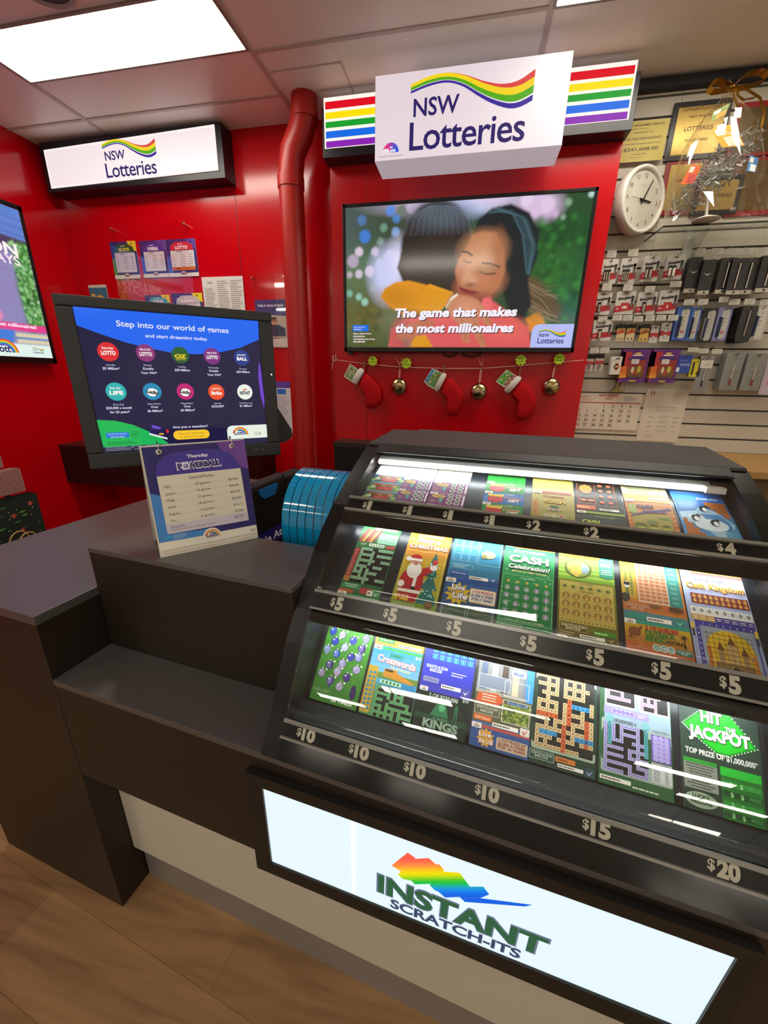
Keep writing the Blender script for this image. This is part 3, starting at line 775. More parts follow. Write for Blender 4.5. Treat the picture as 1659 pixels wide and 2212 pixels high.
# woman on the left, seen from behind
pe(650, 390, 222, '#241d1b', .03, 250, -.15)
pp([(455, 430), (430, 520), (480, 640), (640, 690), (800, 660), (860, 420), (700, 300)], '#2a211c', .02)
pe(690, 220, 175, '#4b5560', .09, 70, -.05)
for i in range(38):
    x = 480 + i * 10.5; pcv([(690 + (x - 690) * .35, 160), (x, 230), (x + (x - 690) * .12, 330)], 3.2, '#8795a6' if i % 3 else '#5a4c48', .006, .35)
pe(700, 470, 160, '#2b221d', .12, 130)
for y0 in (335, 540):     # lamps reflected in her hair area
    pass
# woman on the right: hair, face
pp([(1180, 560), (1260, 600), (1330, 680), (1385, 760), (1360, 830), (1260, 800), (1180, 760)], '#5a4a34', .05)
for i in range(22):
    y = 560 + i * 12; pcv([(1190, y), (1270 + R_.uniform(-10, 20), y + 50), (1330 + R_.uniform(-20, 50), y + R_.uniform(40, 120))], 3, R_.choice(['#b59a72', '#8c7048', '#c9b090', '#4a3c2a']), .006, .6)
pp([(870, 320), (905, 240), (980, 180), (1090, 155), (1195, 205), (1250, 320), (1240, 470), (1190, 590), (1210, 740), (1160, 830), (1080, 780), (1040, 640), (1055, 500), (1030, 390), (975, 315)], '#182126', .02)
for i in range(30):
    t = i / 29; pcv([(960 + 60 * t, 200 - 40 * t + 10), (1080 + 110 * t, 190 + 60 * t), (1150 + 90 * t, 330 + 80 * t), (1180 + 20 * t, 560)], 3.5, R_.choice(['#3f6470', '#2b4650', '#101517', '#557a86']), .008, .45)
pp([(868, 330), (930, 312), (1005, 320), (1050, 420), (1058, 540), (1020, 640), (950, 705), (870, 705), (790, 650), (768, 545), (790, 470), (835, 400)], '#b87450', .02)
pe(930, 420, 120, '#c58a62', .12, 90); pe(960, 600, 90, '#c07a56', .1, 70); pe(820, 640, 60, '#a4573e', .08, 60); pe(1010, 470, 40, '#a8673f', .08, 110)
pe(860, 600, 42, '#d49c78', .04, 32, -.4); pe(838, 575, 30, '#cf9470', .05, 60, -.35); pe(858, 622, 26, '#7d3d2c', .03, 10)
pcv([(812, 428), (840, 432), (868, 452)], 9, '#2a1a14'); pcv([(925, 495), (975, 500), (1025, 520)], 10, '#3a241a')
pcv([(818, 478), (838, 492), (862, 490)], 7, '#2a1712'); pcv([(908, 545), (950, 560), (1000, 556)], 8, '#2a1712')
pe(945, 535, 50, '#9a7a4c', .04, 16, .1, .7)
pp([(790, 625), (815, 640), (850, 652), (905, 665), (880, 684), (830, 676), (798, 655)], '#8c2f34', .008); pcv([(795, 640), (850, 660), (910, 668)], 4, '#4e1a1a')
pe(905, 700, 80, '#8f4a36', .06, 30, .1)
# arms and tops
pp([(335, 690), (360, 640), (420, 605), (500, 595), (600, 620), (660, 700), (600, 790), (470, 800), (390, 750)], '#d98e12', .012)
pp([(560, 730), (585, 640), (620, 615), (760, 665), (735, 720), (690, 770), (640, 850), (560, 800)], '#e39a12', .01)
for i in range(11):
    a = i / 10; pcv([(590 + 150 * a, 630 + 40 * a), (560 + 120 * a, 760 + 20 * a)], 5, '#b06e08', .006, .7)
pe(430, 700, 110, '#c07c10', .08, 60, -.2, .7); pp([(500, 770), (700, 790), (640, 850), (420, 830)], '#7a5320', .05, .8)
pp([(380, 985), (400, 880), (480, 820), (640, 800), (860, 790), (960, 700), (1010, 730), (1100, 800), (1190, 870), (1215, 990)], '#d8595a', .02)
pp([(905, 770), (935, 700), (980, 695), (985, 760)], '#e8666a', .02); pe(1080, 890, 110, '#e2655e', .1, 60); pe(460, 900, 70, '#b2484a', .08, 80)
pp([(420, 940), (470, 860), (600, 820), (660, 840), (600, 900), (520, 960)], '#b9694c', .02)
pp([(715, 735), (745, 675), (800, 680), (900, 705), (950, 770), (990, 850), (960, 865), (900, 800), (930, 900), (958, 980), (925, 990), (880, 910), (850, 860), (860, 960), (820, 960), (790, 850), (740, 800)], '#c17a58', .012)
for p0, p1 in (((850, 760), (940, 960)), ((900, 760), (985, 850)), ((800, 780), (835, 940))): pcv([p0, p1], 7, '#8e4c38', .01, .6)
pe(840, 740, 70, '#cf8a66', .06, 40, -.3)
pcv([(722, 752), (752, 700), (780, 680)], 16, '#e8dcc8'); pcv([(720, 760), (745, 715)], 9, '#a88848')
pp([(500, 985), (540, 925), (600, 915), (640, 985)], '#e09a14', .012)
for i in range(8): pcv([(530 + i * 13, 930), (520 + i * 15, 985)], 4, '#b06e08', .006, .7)
pe(490, 965, 30, '#7a6a60', .03, 40, .5, .6)
pmat = pic_mat(1.0, .12, 'tv'); P.mesh(g, g.map, su0, sv0, su1, sv1, pmat, 1, .0005)
s = g; kx, ky = (su1 - su0) / AS, (sv1 - sv0)
def zz(x, y): u, v = Z(x, y); return (su0 + u * kx, sv0 + v * ky)
WHT_E = lit('#f6eefa')
for i, (body, xa, xb, y) in enumerate((('The game that makes', 418, 1128, 812), ('the most millionaires', 420, 1108, 902))):
    a, b2 = zz(xa, y), zz(xb, y)
    s.text(body, a[0] + .004, a[1] - .004, .046, lit('#4a2a30', .4), 3, 'l', bold=.045, fit=b2[0] - a[0], shear=.12)
    s.text(body, a[0], a[1], .046, WHT_E, 4, 'l', bold=.045, fit=b2[0] - a[0], shear=.12)
a, b2 = zz(1205, 988), zz(1438, 852)
r = .035
s.poly([(a[0], sv0), (su1, sv0), (su1, b2[1]), (a[0] + r, b2[1]), (a[0] + r * .3, b2[1] - r * .3), (a[0], b2[1] - r)], lit('#b9c2fa', .95), 3)
a, b2 = zz(1247, 965), zz(1403, 962)
wave_logo(s, a[0], a[1], b2[0] - a[0], 5)
a, b2 = zz(168, 895), zz(262, 857); s.rect(a[0], a[1], b2[0], b2[1], lit('#1a6fe0'), 3)
s.text('HAVE FUN & PLAY', a[0] + .006, b2[1] - .016, .008, WHT_E, 4, 'l', fit=.07); s.text('RESPONSIBLY', a[0] + .006, a[1] + .006, .008, WHT_E, 4, 'l', fit=.05)
for i, (body, w) in enumerate((('Help is close at hand', 107), ('GambleAware', 70), ('gambleaware.nsw.gov.au', 128), ('1800 858 858', 70))):
    a, b2 = zz(170, 913 + 16 * i), zz(170 + w, 913 + 16 * i); s.text(body, a[0], a[1], .009, WHT_E, 3, 'l', bold=.02, fit=b2[0] - a[0])
o = s.build('screen', TV, (0, D + .006, 0)); apply_pic(o, s)
# dangling cable loops under the set
ca = thing('power_cable', 'black cable loops hanging just under the middle of the wall television', 'cable', (0, YP - .022, 0))
for xa, xb in ((960, 985), (1000, 1040)):
    p0, p1 = PW(xa, 754, YP - .022), PW(xb, 754, YP - .022); zm = PW(xa, 770, YP - .022)[1]
    G().tube([(p0[0], 0, p0[1] + .03), (p0[0], 0, zm + .01), ((p0[0] + p1[0]) / 2, -.004, zm), (p1[0], 0, zm + .012), (p1[0], 0, p1[1] + .03)], .005, mb, 8).build('cable_loop', ca)

# -- big screen on the left wall, cut by the photo's edge
lx = -2.745
LT = thing('television', 'large screen on the left red wall, cut by the photo edge, with a pink banner', 'television', (XL + .003, 0, 0))
yr = (hit(51, 446.5, 0, lx)[1] + hit(120.5, 786, 0, lx)[1]) / 2
zt, zb = float(hit(40, 444, 0, lx)[2]), float(hit(118, 786, 0, lx)[2])
yl = float(yr) - 1.55
mp = lambda u, v, h: (lx - XL - .003 + h, u, v)           # u along +y, v up
g = G()
g.box(.0, yl, zb, lx - XL - .007, yr, zt, mb)
for a in ((yl, zb, yr, zb + .035), (yl, zt - .028, yr, zt), (yr - .026, zb, yr, zt), (yl, zb, yl + .026, zt)): g.box(lx - XL - .009, a[0], a[1], lx - XL - .003, a[2], a[3], mb)
g.build('bezel', LT, bevel=.002)
s = Sheet(mp, dh=.0005)
Z = homog([(0, 228), (232, 298), (585, 1985), (0, 1985)], 1, 1)     # only used near the right edge
u0, u1, v0, v1 = yl + .026, float(yr) - .026, zb + .035, zt - .028
Hs = v1 - v0
P = Paint(110, 120, 1.0, '#8f86b8')          # right-most part of the picture; x: 0 .. 1 spans .62 m
P.poly([(0, .80), (1, .80), (1, 1), (0, 1)], '#5b82cf', .02); P.poly([(0, .78), (1, .74), (1, .80), (0, .84)], '#4a3d5c', .01)
for y in (.93, .88, .83): P.curve([(0, y + .02), (1, y)], .006, '#3f62a6')
for y in (.70, .64, .58): P.curve([(0, y + .02), (1, y)], .004, '#6a5f90')
P.poly([(.86, .18), (.85, .50), (.90, .70), (.94, .78), (1, .78), (1, .2)], '#3f7a34', .04)
for i in range(420):
    x, y = R_.uniform(.865, 1.), R_.uniform(.2, .78); P.ell(x, y, .010, .008, R_.choice(['#5fa84e', '#2d6a2c', '#8fd27e', '#3f8a48', '#1d4a22', '#b4e2a8']), .012, R_.uniform(0, 3), .8)
P.poly([(0, .55), (.25, .42), (.5, .24), (.5, .16), (0, .2)], '#d9a23a', .02); P.poly([(0, .62), (.12, .55), (.38, .40), (.30, .38), (0, .48)], '#4d3f62', .02)
P.poly([(0, .36), (.3, .30), (.6, .30), (.66, .26), (.55, .22), (.2, .22), (0, .24)], '#e65f96', .02)
P.poly([(.3, .19), (.75, .19), (.72, .09), (.3, .09)], '#3f7fd6', .02); P.ell(.62, .28, .07, .05, '#ee8ab4', .02)
P.poly([(.75, .10), (1, .10), (1, .17), (.75, .17)], '#d8cfae', .01); P.curve([(.75, .135), (1, .135)], .015, '#5d86c4')
P.poly([(0, 0), (1, 0), (1, .095), (0, .095)], '#dff3ea', .004); P.poly([(0, .19), (1, .185), (1, .235), (0, .24)], '#e4418c', .004)
ul = u1 - .80
P.mesh(s, s.map, ul, v0, u1, v1, pic_mat(1.0, .12, 'tv'), 1, .0005)
s.rect(u0, v0, ul, v1, lit('#b884b8'), 1)
def lh(px, py): q = hit(px, py, 0, lx); return float(q[1]), float(q[2])
a = lh(40, 554); s.text('MILLION', a[0], a[1], .062, lit('#fdf4ee'), 3, 'r', bold=.03, fit=.42)
a = lh(45, 575); s.text('SATURDAYS', a[0], a[1], .050, lit('#fbe4ee'), 3, 'r', bold=.02, fit=.44)
a = lh(79, 711); s.text('The game that makes the most millionaires!', a[0], a[1], .020, lit('#fbeef6'), 3, 'r', bold=.03, fit=.62)
a = lh(14, 760); lott_logo(s, a[0], a[1], .075, 3)
s.at(0, 0); wave_logo(s, u1 - .12, v0 + .025, .07, 3)
o = s.build('screen', LT); apply_pic(o, s)
# ------------------------------------------------------------------ scratch tickets in the case
# Each ticket is a strip lying on its tray; artwork coordinates are centimetres-free: u 0..w, v 0..h up the tray.
PAP = dict(rough=.42, spec=.35)
def tray_x(px, py, k):
    """counter-frame x of the photo point on tray k"""
    (y0, z0), (y1, z1) = TRAY[k]; d = ray(px, py, RC)
    n = np.array([0, -(z1 - z0), (y1 - y0)]); t = n @ (np.array([0, y0, z0]) - EYE) / (n @ d)
    q = EYE + d * t
    return float(q[0]), float(math.hypot(q[1] - y0, q[2] - z0) * (1 if q[2] > z0 else -1))
def ticket(k, pl, pr, label, draw, v0=0., v1=None, name='scratch_ticket', lift=.0):
    x0, x1 = max(tray_x(*pl, k)[0], CX0 + .008), min(tray_x(*pr, k)[0], CX1 - .008)
    (y0, z0), (y1, z1) = TRAY[k]; L = math.hypot(y1 - y0, z1 - z0)
    v1 = (L - .004, .196, .150)[k] if v1 is None else v1
    xc = (x0 + x1) / 2
    Y, Z_, N = tray_pt(k, v0)
    def mp(u, v, h):
        y, z, n = tray_pt(k, v0 + v); h += .0012 + lift
        return (u + x0 - xc, y + n[0] * h - Y, z + n[1] * h - Z_)
    s = Sheet(mp, dh=.00022, seg=.012, **PAP)
    w, h = x1 - x0, v1 - v0
    s.rect(0, 0, w, h, '#e9e6dc', 0)
    draw(s, w, h)
    o = s.build(name, None, CF(xc, Y, Z_), CR)
    tag(o, label, 'scratch ticket', 'scratch tickets in the display case')
    return o
def bg(s, w, h, c0, c1, n=8, l=1, va=0., vb=1.):
    A, B = lin(c0), lin(c1)
    for i in range(n):
        f = (i + .5) / n; c = tuple(round(A[j] * (1 - f) + B[j] * f, 4) for j in range(3))
        s.rect(0, h * (va + (vb - va) * i / n), w, h * (va + (vb - va) * (i + 1) / n), c, l)
def logo_chip(s, u, v, w, l=5):
    s.rrect(u, v, u + w, v + w * .5, w * .1, '#e9e6e0', l)
    s.poly([(u + w * .2, v + w * .33), (u + w * .5, v + w * .42), (u + w * .8, v + w * .30), (u + w * .5, v + w * .30)], '#d9702c', l + 1)
    s.rect(u + w * .2, v + w * .1, u + w * .8, v + w * .2, '#4a5a5c', l + 1)
def barcode_row(s, u0, v0, u1, v1, c='#efeadf', ink='#5b564c', l=4):
    s.rect(u0, v0, u1, v1, c, l); s.lines(u0 + .002, v0, u1 - .002, v1, 1, ink, l + 1, .35, 3)
def tick(s, u, v, r, c, l=5, box=None):
    if box: s.rrect(u - r * 1.3, v - r, u + r * 1.3, v + r * 1.1, r * .25, box, l)
    s.poly([(u - r * .8, v + r * .1), (u - r * .5, v + r * .25), (u - r * .2, v - r * .2), (u + r * .9, v + r * .8), (u - r * .15, v - r * .7)], c, l + 1)
WORDS_D = [(0, 0, 5, 0), (2, 0, 4, 1), (0, 2, 6, 0), (6, 1, 6, 1), (4, 4, 5, 0), (9, 0, 7, 1), (1, 6, 7, 0), (0, 7, 4, 1), (5, 5, 6, 1), (7, 9, 4, 0), (0, 10, 5, 0), (3, 8, 4, 1), (9, 7, 5, 1), (6, 3, 4, 0), (0, 3, 3, 1), (8, 2, 3, 0), (5, 11, 6, 0)]
def crossword(s, u0, v0, u1, v1, nx, ny, dark, cell, dot, seed=1, l=3, words=None):
    s.rect(u0, v0, u1, v1, dark, l)
    R = random.Random(seed); du, dv = (u1 - u0) / nx, (v1 - v0) / ny; on = set()
    for r in range(0, ny, 2):
        c = R.choice((0, 0, 1)); 
        while c < nx - 2:
            n = R.randint(3, 6)
            for i in range(c, min(c + n, nx)): on.add((i, r))
            c += n + R.randint(1, 2)
    for c in range(0, nx, 2):
        r = R.choice((0, 1))
        while r < ny - 2:
            n = R.randint(3, 5)
            if R.random() < .6:
                for i in range(r, min(r + n, ny)): on.add((c, i))
            r += n + 1
    for (c, r) in on:
        a, b2 = u0 + c * du, v1 - (r + 1) * dv
        s.rect(a + du * .05, b2 + dv * .05, a + du * .95, b2 + dv * .95, cell, l + 1)
        s.ell(a + du / 2, b2 + dv / 2, du * .30, dv * .30, dot, l + 2, 8)
    return on
def dots(s, u0, v0, u1, v1, nx, ny, c, r, l=4, n=10, fn=None):
    for i in range(nx):
        for j in range(ny):
            u, v = u0 + (u1 - u0) * (i + .5) / nx, v0 + (v1 - v0) * (j + .5) / ny
            if fn: fn(u, v, i, j)
            else: s.ell(u, v, r, r, c, l, n)
def star(s, u, v, r, c, l=4, n=5, r2=.42, ang=90.):
    s.poly([(u + (r if i % 2 == 0 else r * r2) * math.cos(math.radians(ang + 180 * i / n)), v + (r if i % 2 == 0 else r * r2) * math.sin(math.radians(ang + 180 * i / n))) for i in range(2 * n)], c, l)
# ---- top tier
def t_red(s, w, h):
    for i, y in enumerate((0, .036, .072, .108)):
        a, b2 = max(0, y), min(h, y + .034)
        if b2 <= a: continue
        s.rect(0, a, w, b2, ('#4c7a4a', '#3f6d52', '#5b7f4c', '#3d6a6a')[i], 1)
        for j in range(9): s.ell(w * (j + .5) / 9, a + (b2 - a) * (.25 + .5 * ((j * 7) % 5) / 5), .007, .006, ('#8fb06a', '#c9cbb0', '#3b5d38', '#b7a36a')[j % 4], 2, 8)
        s.rrect(w * .3, a + .004, w * .78, a + .019, .003, '#b3262c', 3); s.lines(w * .36, a + .006, w * .72, a + .016, 2, '#d89a90', 4, .3, i)
        s.text('REDMAINDERS', w * .5, a + .023, .007, '#d4622a', 4, bold=.03, fit=w * .72)
        s.rect(0, b2 - .0045, w, b2, '#3c83b4', 3)
def t_purple(flip):
    def f(s, w, h):
        for y in (0, .045, .09):
            a, b2 = y, min(h, y + .044)
            if b2 <= a: continue
            s.rect(0, a, w, b2, '#6f2f74' if flip else '#74306f', 1)
            for j in range(2):
                for r in range(3):
                    v = a + .006 + r * .0135
                    if v + .006 < h:
                        u = w * (.60 + .2 * j); s.ell(u, v + .004, .0070, .0058, '#dcd8d4', 3, 12); s.ell(u, v + .004, .0046, .0038, '#2f5a44', 4, 10)
            s.ell(w * .27, a + .031, w * .19, .007, '#c3a352', 3, 14); s.lines(w * .14, a + .027, w * .4, a + .035, 2, '#5a3a3a', 4, .3, 4, 'c')
            s.ell(w * .36, a + .018, .005, .007, '#4f9a86', 3, 8); s.rect(w * .34, a + .006, w * .38, a + .014, '#4f9a86', 3)
            s.lines(w * .06, a + .006, w * .28, a + .018, 3, '#b89a6a', 3, .4, 7)
            s.rect(w * .93, a + .004, w * .98, a + .04, '#d8d2d6', 3); logo_chip(s, w * .02, a + .036, w * .2)
    return f
def t_xgift(s, w, h):
    s.rect(0, 0, w, h, '#22702c', 1)
    for y, c in ((-.012, '#a8261e'), (.030, '#1f7a30'), (.072, '#2466a8'), (.114, '#1f7a30')):
        a, b2 = max(0, y), min(h, y + .041)
        if b2 <= a: continue
        s.rect(0, a, w, b2, c, 2); s.text('to $10,000', w * .55, y + .033, .005, '#e0d6b0', 3, fit=w * .4) if y + .038 < h else None
        s.ell(w * .3, y + .016, w * .2, .014, '#b8242a' if c != '#a8261e' else '#2f7f38', 3) if y > 0 else None
        if y > 0:
            for q in (-.12, 0., .12): s.ell(w * (.3 + q), y + .029, w * .09, .005, '#d9b73e', 4, 10, )
            s.text('Christmas', w * .73, y + .020, .008, '#e88a7a', 4, bold=.02, fit=w * .42, shear=.1); s.text('GIFT', w * .75, y + .009, .009, '#f2e4d8', 4, bold=.05, fit=w * .28)
        else:
            s.text('Christmas', w * .7, .020, .007, '#7ac2e4', 4, bold=.02, fit=w * .44, shear=.1); s.text('GIFT', w * .72, .008, .010, '#c8d8e8', 4, bold=.05, fit=w * .3); s.ell(w * .25, .018, w * .14, .006, '#d9a83e', 4, 10)
        logo_chip(s, w * .01, y + .034, w * .2) if y > 0 and y + .04 < h else None
def t_xcash(s, w, h):
    bg(s, w, h, '#8f8a3a', '#b9a052', 6)
    s.rect(0, 0, w, h * .06, '#2a5c2c', 2); s.text('Christmas', w * .52, h * .50, .008, '#8d2a22', 4, bold=.02, fit=w * .5, shear=.1); s.text('CASH', w * .55, h * .41, .011, '#cfae4a', 5, bold=.05, fit=w * .5); s.text('CASH', w * .553, h * .407, .0115, '#7a5a1e', 4, bold=.08, fit=w * .52)
    s.poly([(w * .1, h * .04), (w * .95, h * .04), (w * .62, h * .37), (w * .46, h * .37)], '#2e5a2c', 3)
    for i, (a, b2, c) in enumerate(((.45, .31, '#c25a4a'), (.60, .31, '#b0423e'), (.36, .22, '#c98c86'), (.53, .22, '#d8b0a0'), (.70, .22, '#b8484a'), (.26, .11, '#d08a42'), (.44, .11, '#c05a5a'), (.62, .11, '#d0864a'), (.80, .11, '#d09a5a'))):
        s.ell(w * a, h * b2, .0075, .0055, '#a9b4a0', 4, 10); star(s, w * a, h * b2, .0055, c, 5)
    s.rect(w * .03, h * .22, w * .16, h * .45, '#b1762e', 3); s.text('$', w * .1, h * .36, .006, '#7a3418', 4, bold=.03); s.text('$', w * .1, h * .26, .006, '#7a3418', 4, bold=.03)
    s.rect(w * .15, h * .56, w * .95, h * .60, '#8f2f28', 3); logo_chip(s, w * .02, h * .55, w * .22)
    s.rect(0, h * .66, w, h, '#a99a48', 2); s.rect(w * .05, h * .7, w * .6, h * .78, '#7f9a4a', 3); s.text('Christmas', w * .5, h * .84, .008, '#c8b87a', 3, fit=w * .7)
def t_spook(s, w, h):
    s.rect(0, 0, w, h, '#20221f', 1); logo_chip(s, w * .02, h * .31, w * .19)
    s.text('CASH', w * .3, h * .18, .010, '#b9d042', 4, bold=.05, fit=w * .36, shear=.1); s.text('SPOOKTACULAR', w * .56, h * .06, .0095, '#a9c43e', 4, bold=.04, fit=w * .78, shear=-.1)
    s.rect(w * .2, h * .315, w, h * .345, '#8aa63a', 3); s.text('1 TO $10,000', w * .55, h * .27, .005, '#9db04a', 3, fit=w * .5)
    s.frame(w * .06, h * .44, w * .88, h * .84, .0008, '#c4582e', 3); s.rect(w * .45, h * .44, w * .455, h * .84, '#c4582e', 3)
    s.ell(w * .25, h * .70, w * .14, h * .08, '#d2602e', 4); star(s, w * .25, h * .73, .015, '#d2602e', 4, 7, .5)
    s.frame(w * .08, h * .46, w * .43, h * .57, .0008, '#d8764a', 4); s.ell(w * .18, h * .51, .007, .004, '#d8764a', 4, 8); s.ell(w * .34, h * .51, .007, .004, '#d8764a', 4, 8)
    dots(s, w * .48, h * .45, w * .86, h * .83, 2, 4, '#d0583a', .005, 4)
    barcode_row(s, w * .02, h * .37, w * .42, h * .43, '#d86a4a', '#f0c8a0'); barcode_row(s, w * .5, h * .37, w * .9, h * .40)
    s.rect(0, h * .88, w, h, '#2a4a3a', 2); s.rect(w * .04, h * .90, w * .4, h * .96, '#5fae5a', 3)
def t_incline(s, w, h):
    bg(s, w, h, '#a65a22', '#c08034', 5); s.rect(w * .11, 0, w * .9, h * .40, '#9a8a34', 2)
    for i in range(3):
        a, t = w * (.13 + .255 * i), h * (.26 + .05 * i)
        s.rrect(a, h * .02, a + w * .23, t, .004, '#6f7a2a', 3)
        for r in range(5): s.ell(a + w * .115, h * (.05 + .045 * r) + .004, w * .085, .003, '#9fae46' if r % 2 else '#4c5a22', 4, 10)
        s.rrect(a, -.001, a + w * .23, h * .06, .003, '#a8541e', 4); s.ell(a + w * .115, h * .02, w * .07, .004, '#d8cdb0', 5, 10)
    s.poly([(w * .1, h * .37), (w * .9, h * .50), (w * .86, h * .52), (w * .96, h * .485), (w * .88, h * .455), (w * .9, h * .475), (w * .1, h * .345)], '#3a3468', 4)
    s.text('CASH', w * .42, h * .475, .011, '#33316a', 5, bold=.05, fit=w * .34, rot=.1); s.text('INCLINE', w * .60, h * .415, .010, '#33316a', 5, bold=.05, fit=w * .5, rot=.1)
    s.rect(w * .06, h * .40, w * .22, h * .52, '#8a9a4a', 3)
    for i in range(8): star(s, w * .955, h * (.03 + .06 * i), .004, '#d89a3a', 3); star(s, w * .05, h * (.03 + .055 * i), .004, '#d89a3a', 3)
    logo_chip(s, w * .02, h * .56, w * .2); s.rect(w * .24, h * .58, w, h * .61, '#b8a04a', 3); barcode_row(s, w * .55, h * .62, w * .96, h * .66)
    s.rect(0, h * .68, w, h, '#9a9070', 2); s.frame(w * .12, h * .70, w * .85, h * .97, .001, '#6a7a4a', 3); s.lines(w * .16, h * .72, w * .8, h * .95, 5, '#5f6f4c', 3, .4)
def t_penguin(s, w, h):
    bg(s, w, h, '#4f9ccc', '#24489c', 8)
    s.poly([(w * .04, h * .48), (w * .35, h * .52), (w * .5, h * .60), (w * .75, h * .52), (w * .97, h * .36), (w * .9, h * .22), (w * .6, h * .18), (w * .3, h * .34), (w * .04, h * .36)], '#a8cbe2', 2)
    s.ell(w * .55, h * .33, w * .3, h * .08, '#d4e4ee', 3); s.ell(w * .32, h * .42, w * .16, h * .05, '#d0e0ea', 3)
    st = lambda pts, c: s.poly([(w * a, h * b2) for a, b2 in pts], c, 4)
    st([(.06, .12), (.46, .12), (.46, .17), (.38, .17), (.38, .22), (.30, .22), (.30, .28), (.22, .28), (.22, .34), (.14, .34), (.14, .40), (.06, .40)], '#b0662e')
    st([(.58, .66), (.96, .66), (.96, .44), (.84, .44), (.84, .50), (.74, .50), (.74, .55), (.66, .55), (.66, .60), (.58, .60)], '#b06a36')
    st([(.48, .03), (.98, .03), (.98, .30), (.86, .30), (.86, .25), (.74, .25), (.74, .19), (.62, .19), (.62, .12), (.48, .12)], '#5b9fc4')
    R = random.Random(2)
    for i in range(5):
        for j in range(3):
            s.text(str(R.randint(11, 79)), w * (.54 + .09 * i), h * (.05 + .055 * j), .0035, '#2f6288', 5)
            if i < 4: s.text(str(R.randint(11, 79)), w * (.11 + .08 * i), h * (.14 + .06 * j), .0033, '#5e3014', 5) if i + j < 4 else None; s.text(str(R.randint(11, 79)), w * (.78 + .05 * i), h * (.46 + .06 * j), .0033, '#6a3818', 5) if i + j > 0 else None
    for a, b2, q in ((.30, .41, .8), (.62, .36, -.3), (.52, .55, .1)):
        s.ell(w * a, h * b2, w * .075, h * .045, '#1c2430', 5); s.ell(w * (a + .02), h * (b2 - .01), w * .045, h * .03, '#e6ecf0', 6); s.ell(w * (a + .06), h * (b2 + .035), w * .035, h * .022, '#1c2430', 6); s.poly([(w * (a + .09), h * (b2 + .04)), (w * (a + .13), h * (b2 + .03)), (w * (a + .09), h * (b2 + .025))], '#d8862a', 7)
    s.rect(w * .2, h * .06, w * .42, h * .10, '#d4b8a0', 5); s.text('$20,000', w * .31, h * .067, .004, '#b84a2a', 6, bold=.03, fit=w * .18)
    s.text('$100,000', w * .68, h * .70, .006, '#dfe8f4', 4, bold=.03, fit=w * .4); s.rect(w * .1, h * .80, w * .95, h * .83, '#5a78a8', 3)
    s.frame(w * .06, h * .52, w * .5, h * .78, .0008, '#3a62ac', 3)
# ---- middle tier
def t_xword(s, w, h):
    s.rect(0, 0, w, h, '#2e6a3c', 1); s.rect(0, 0, w, h * .07, '#3a7a4a', 2)
    crossword(s, w * .17, h * .205, w * .98, h * .66, 11, 12, '#151a16', '#a9d4b0', '#5f8f68', 3)
    s.rect(w * .02, h * .27, w * .155, h * .64, '#a63036', 3); s.lines(w * .04, h * .28, w * .14, h * .63, 14, '#d89a94', 4, .4, 2); s.rect(w * .02, h * .21, w * .155, h * .27, '#b47a3e', 3)
    for i in range(7): s.line(w * (.02 + .06 * i), h * .74, w * (.16 + .06 * i), h * .93, .004, ('#8a1f24', '#b8423a', '#d8a04a')[i % 3], 3)
    s.rrect(w * .5, h * .74, w * .98, h * .88, .003, '#8fc4a0', 3)
    for i in range(7):
        for j in range(4): s.rect(w * (.54 + .06 * i), h * (.76 + .028 * j), w * (.575 + .06 * i), h * (.772 + .028 * j), '#4a6a52', 4)
    s.rrect(w * .32, h * .685, w * .72, h * .725, .003, '#dfe4d8', 3); dots(s, w * .34, h * .69, w * .7, h * .72, 5, 1, '#6f9a70', .0026, 4)
    s.rrect(w * .76, h * .68, w * .98, h * .72, .002, '#a83238', 3); s.lines(w * .1, h * .69, w * .28, h * .72, 2, '#e0c8b0', 3)
    s.text('CROSSWORDS', w * .62, h * .93, .007, '#eadcc8', 4, bold=.04, fit=w * .6, rot=0); s.rrect(w * .04, h * .13, w * .5, h * .19, .002, '#3f8f5a', 3); s.lines(w * .08, h * .14, w * .46, h * .185, 2, '#cfe0d0', 4, .4, 1, 'c')
    s.rrect(w * .02, h * .075, w * .36, h * .115, .002, '#c05a32', 3); s.rrect(w * .5, h * .09, w * .76, h * .16, .003, '#b03a44', 3); barcode_row(s, w * .68, h * .08, w * .82, h * .14); tick(s, w * .9, h * .105, .006, '#dfe8d8', 4, '#4f9a62')
    logo_chip(s, w * .0, h * .035, w * .22); s.rect(w * .24, h * .04, w, h * .062, '#6fae7a', 3); s.rect(0, 0, w, h * .03, '#8f3034', 3)
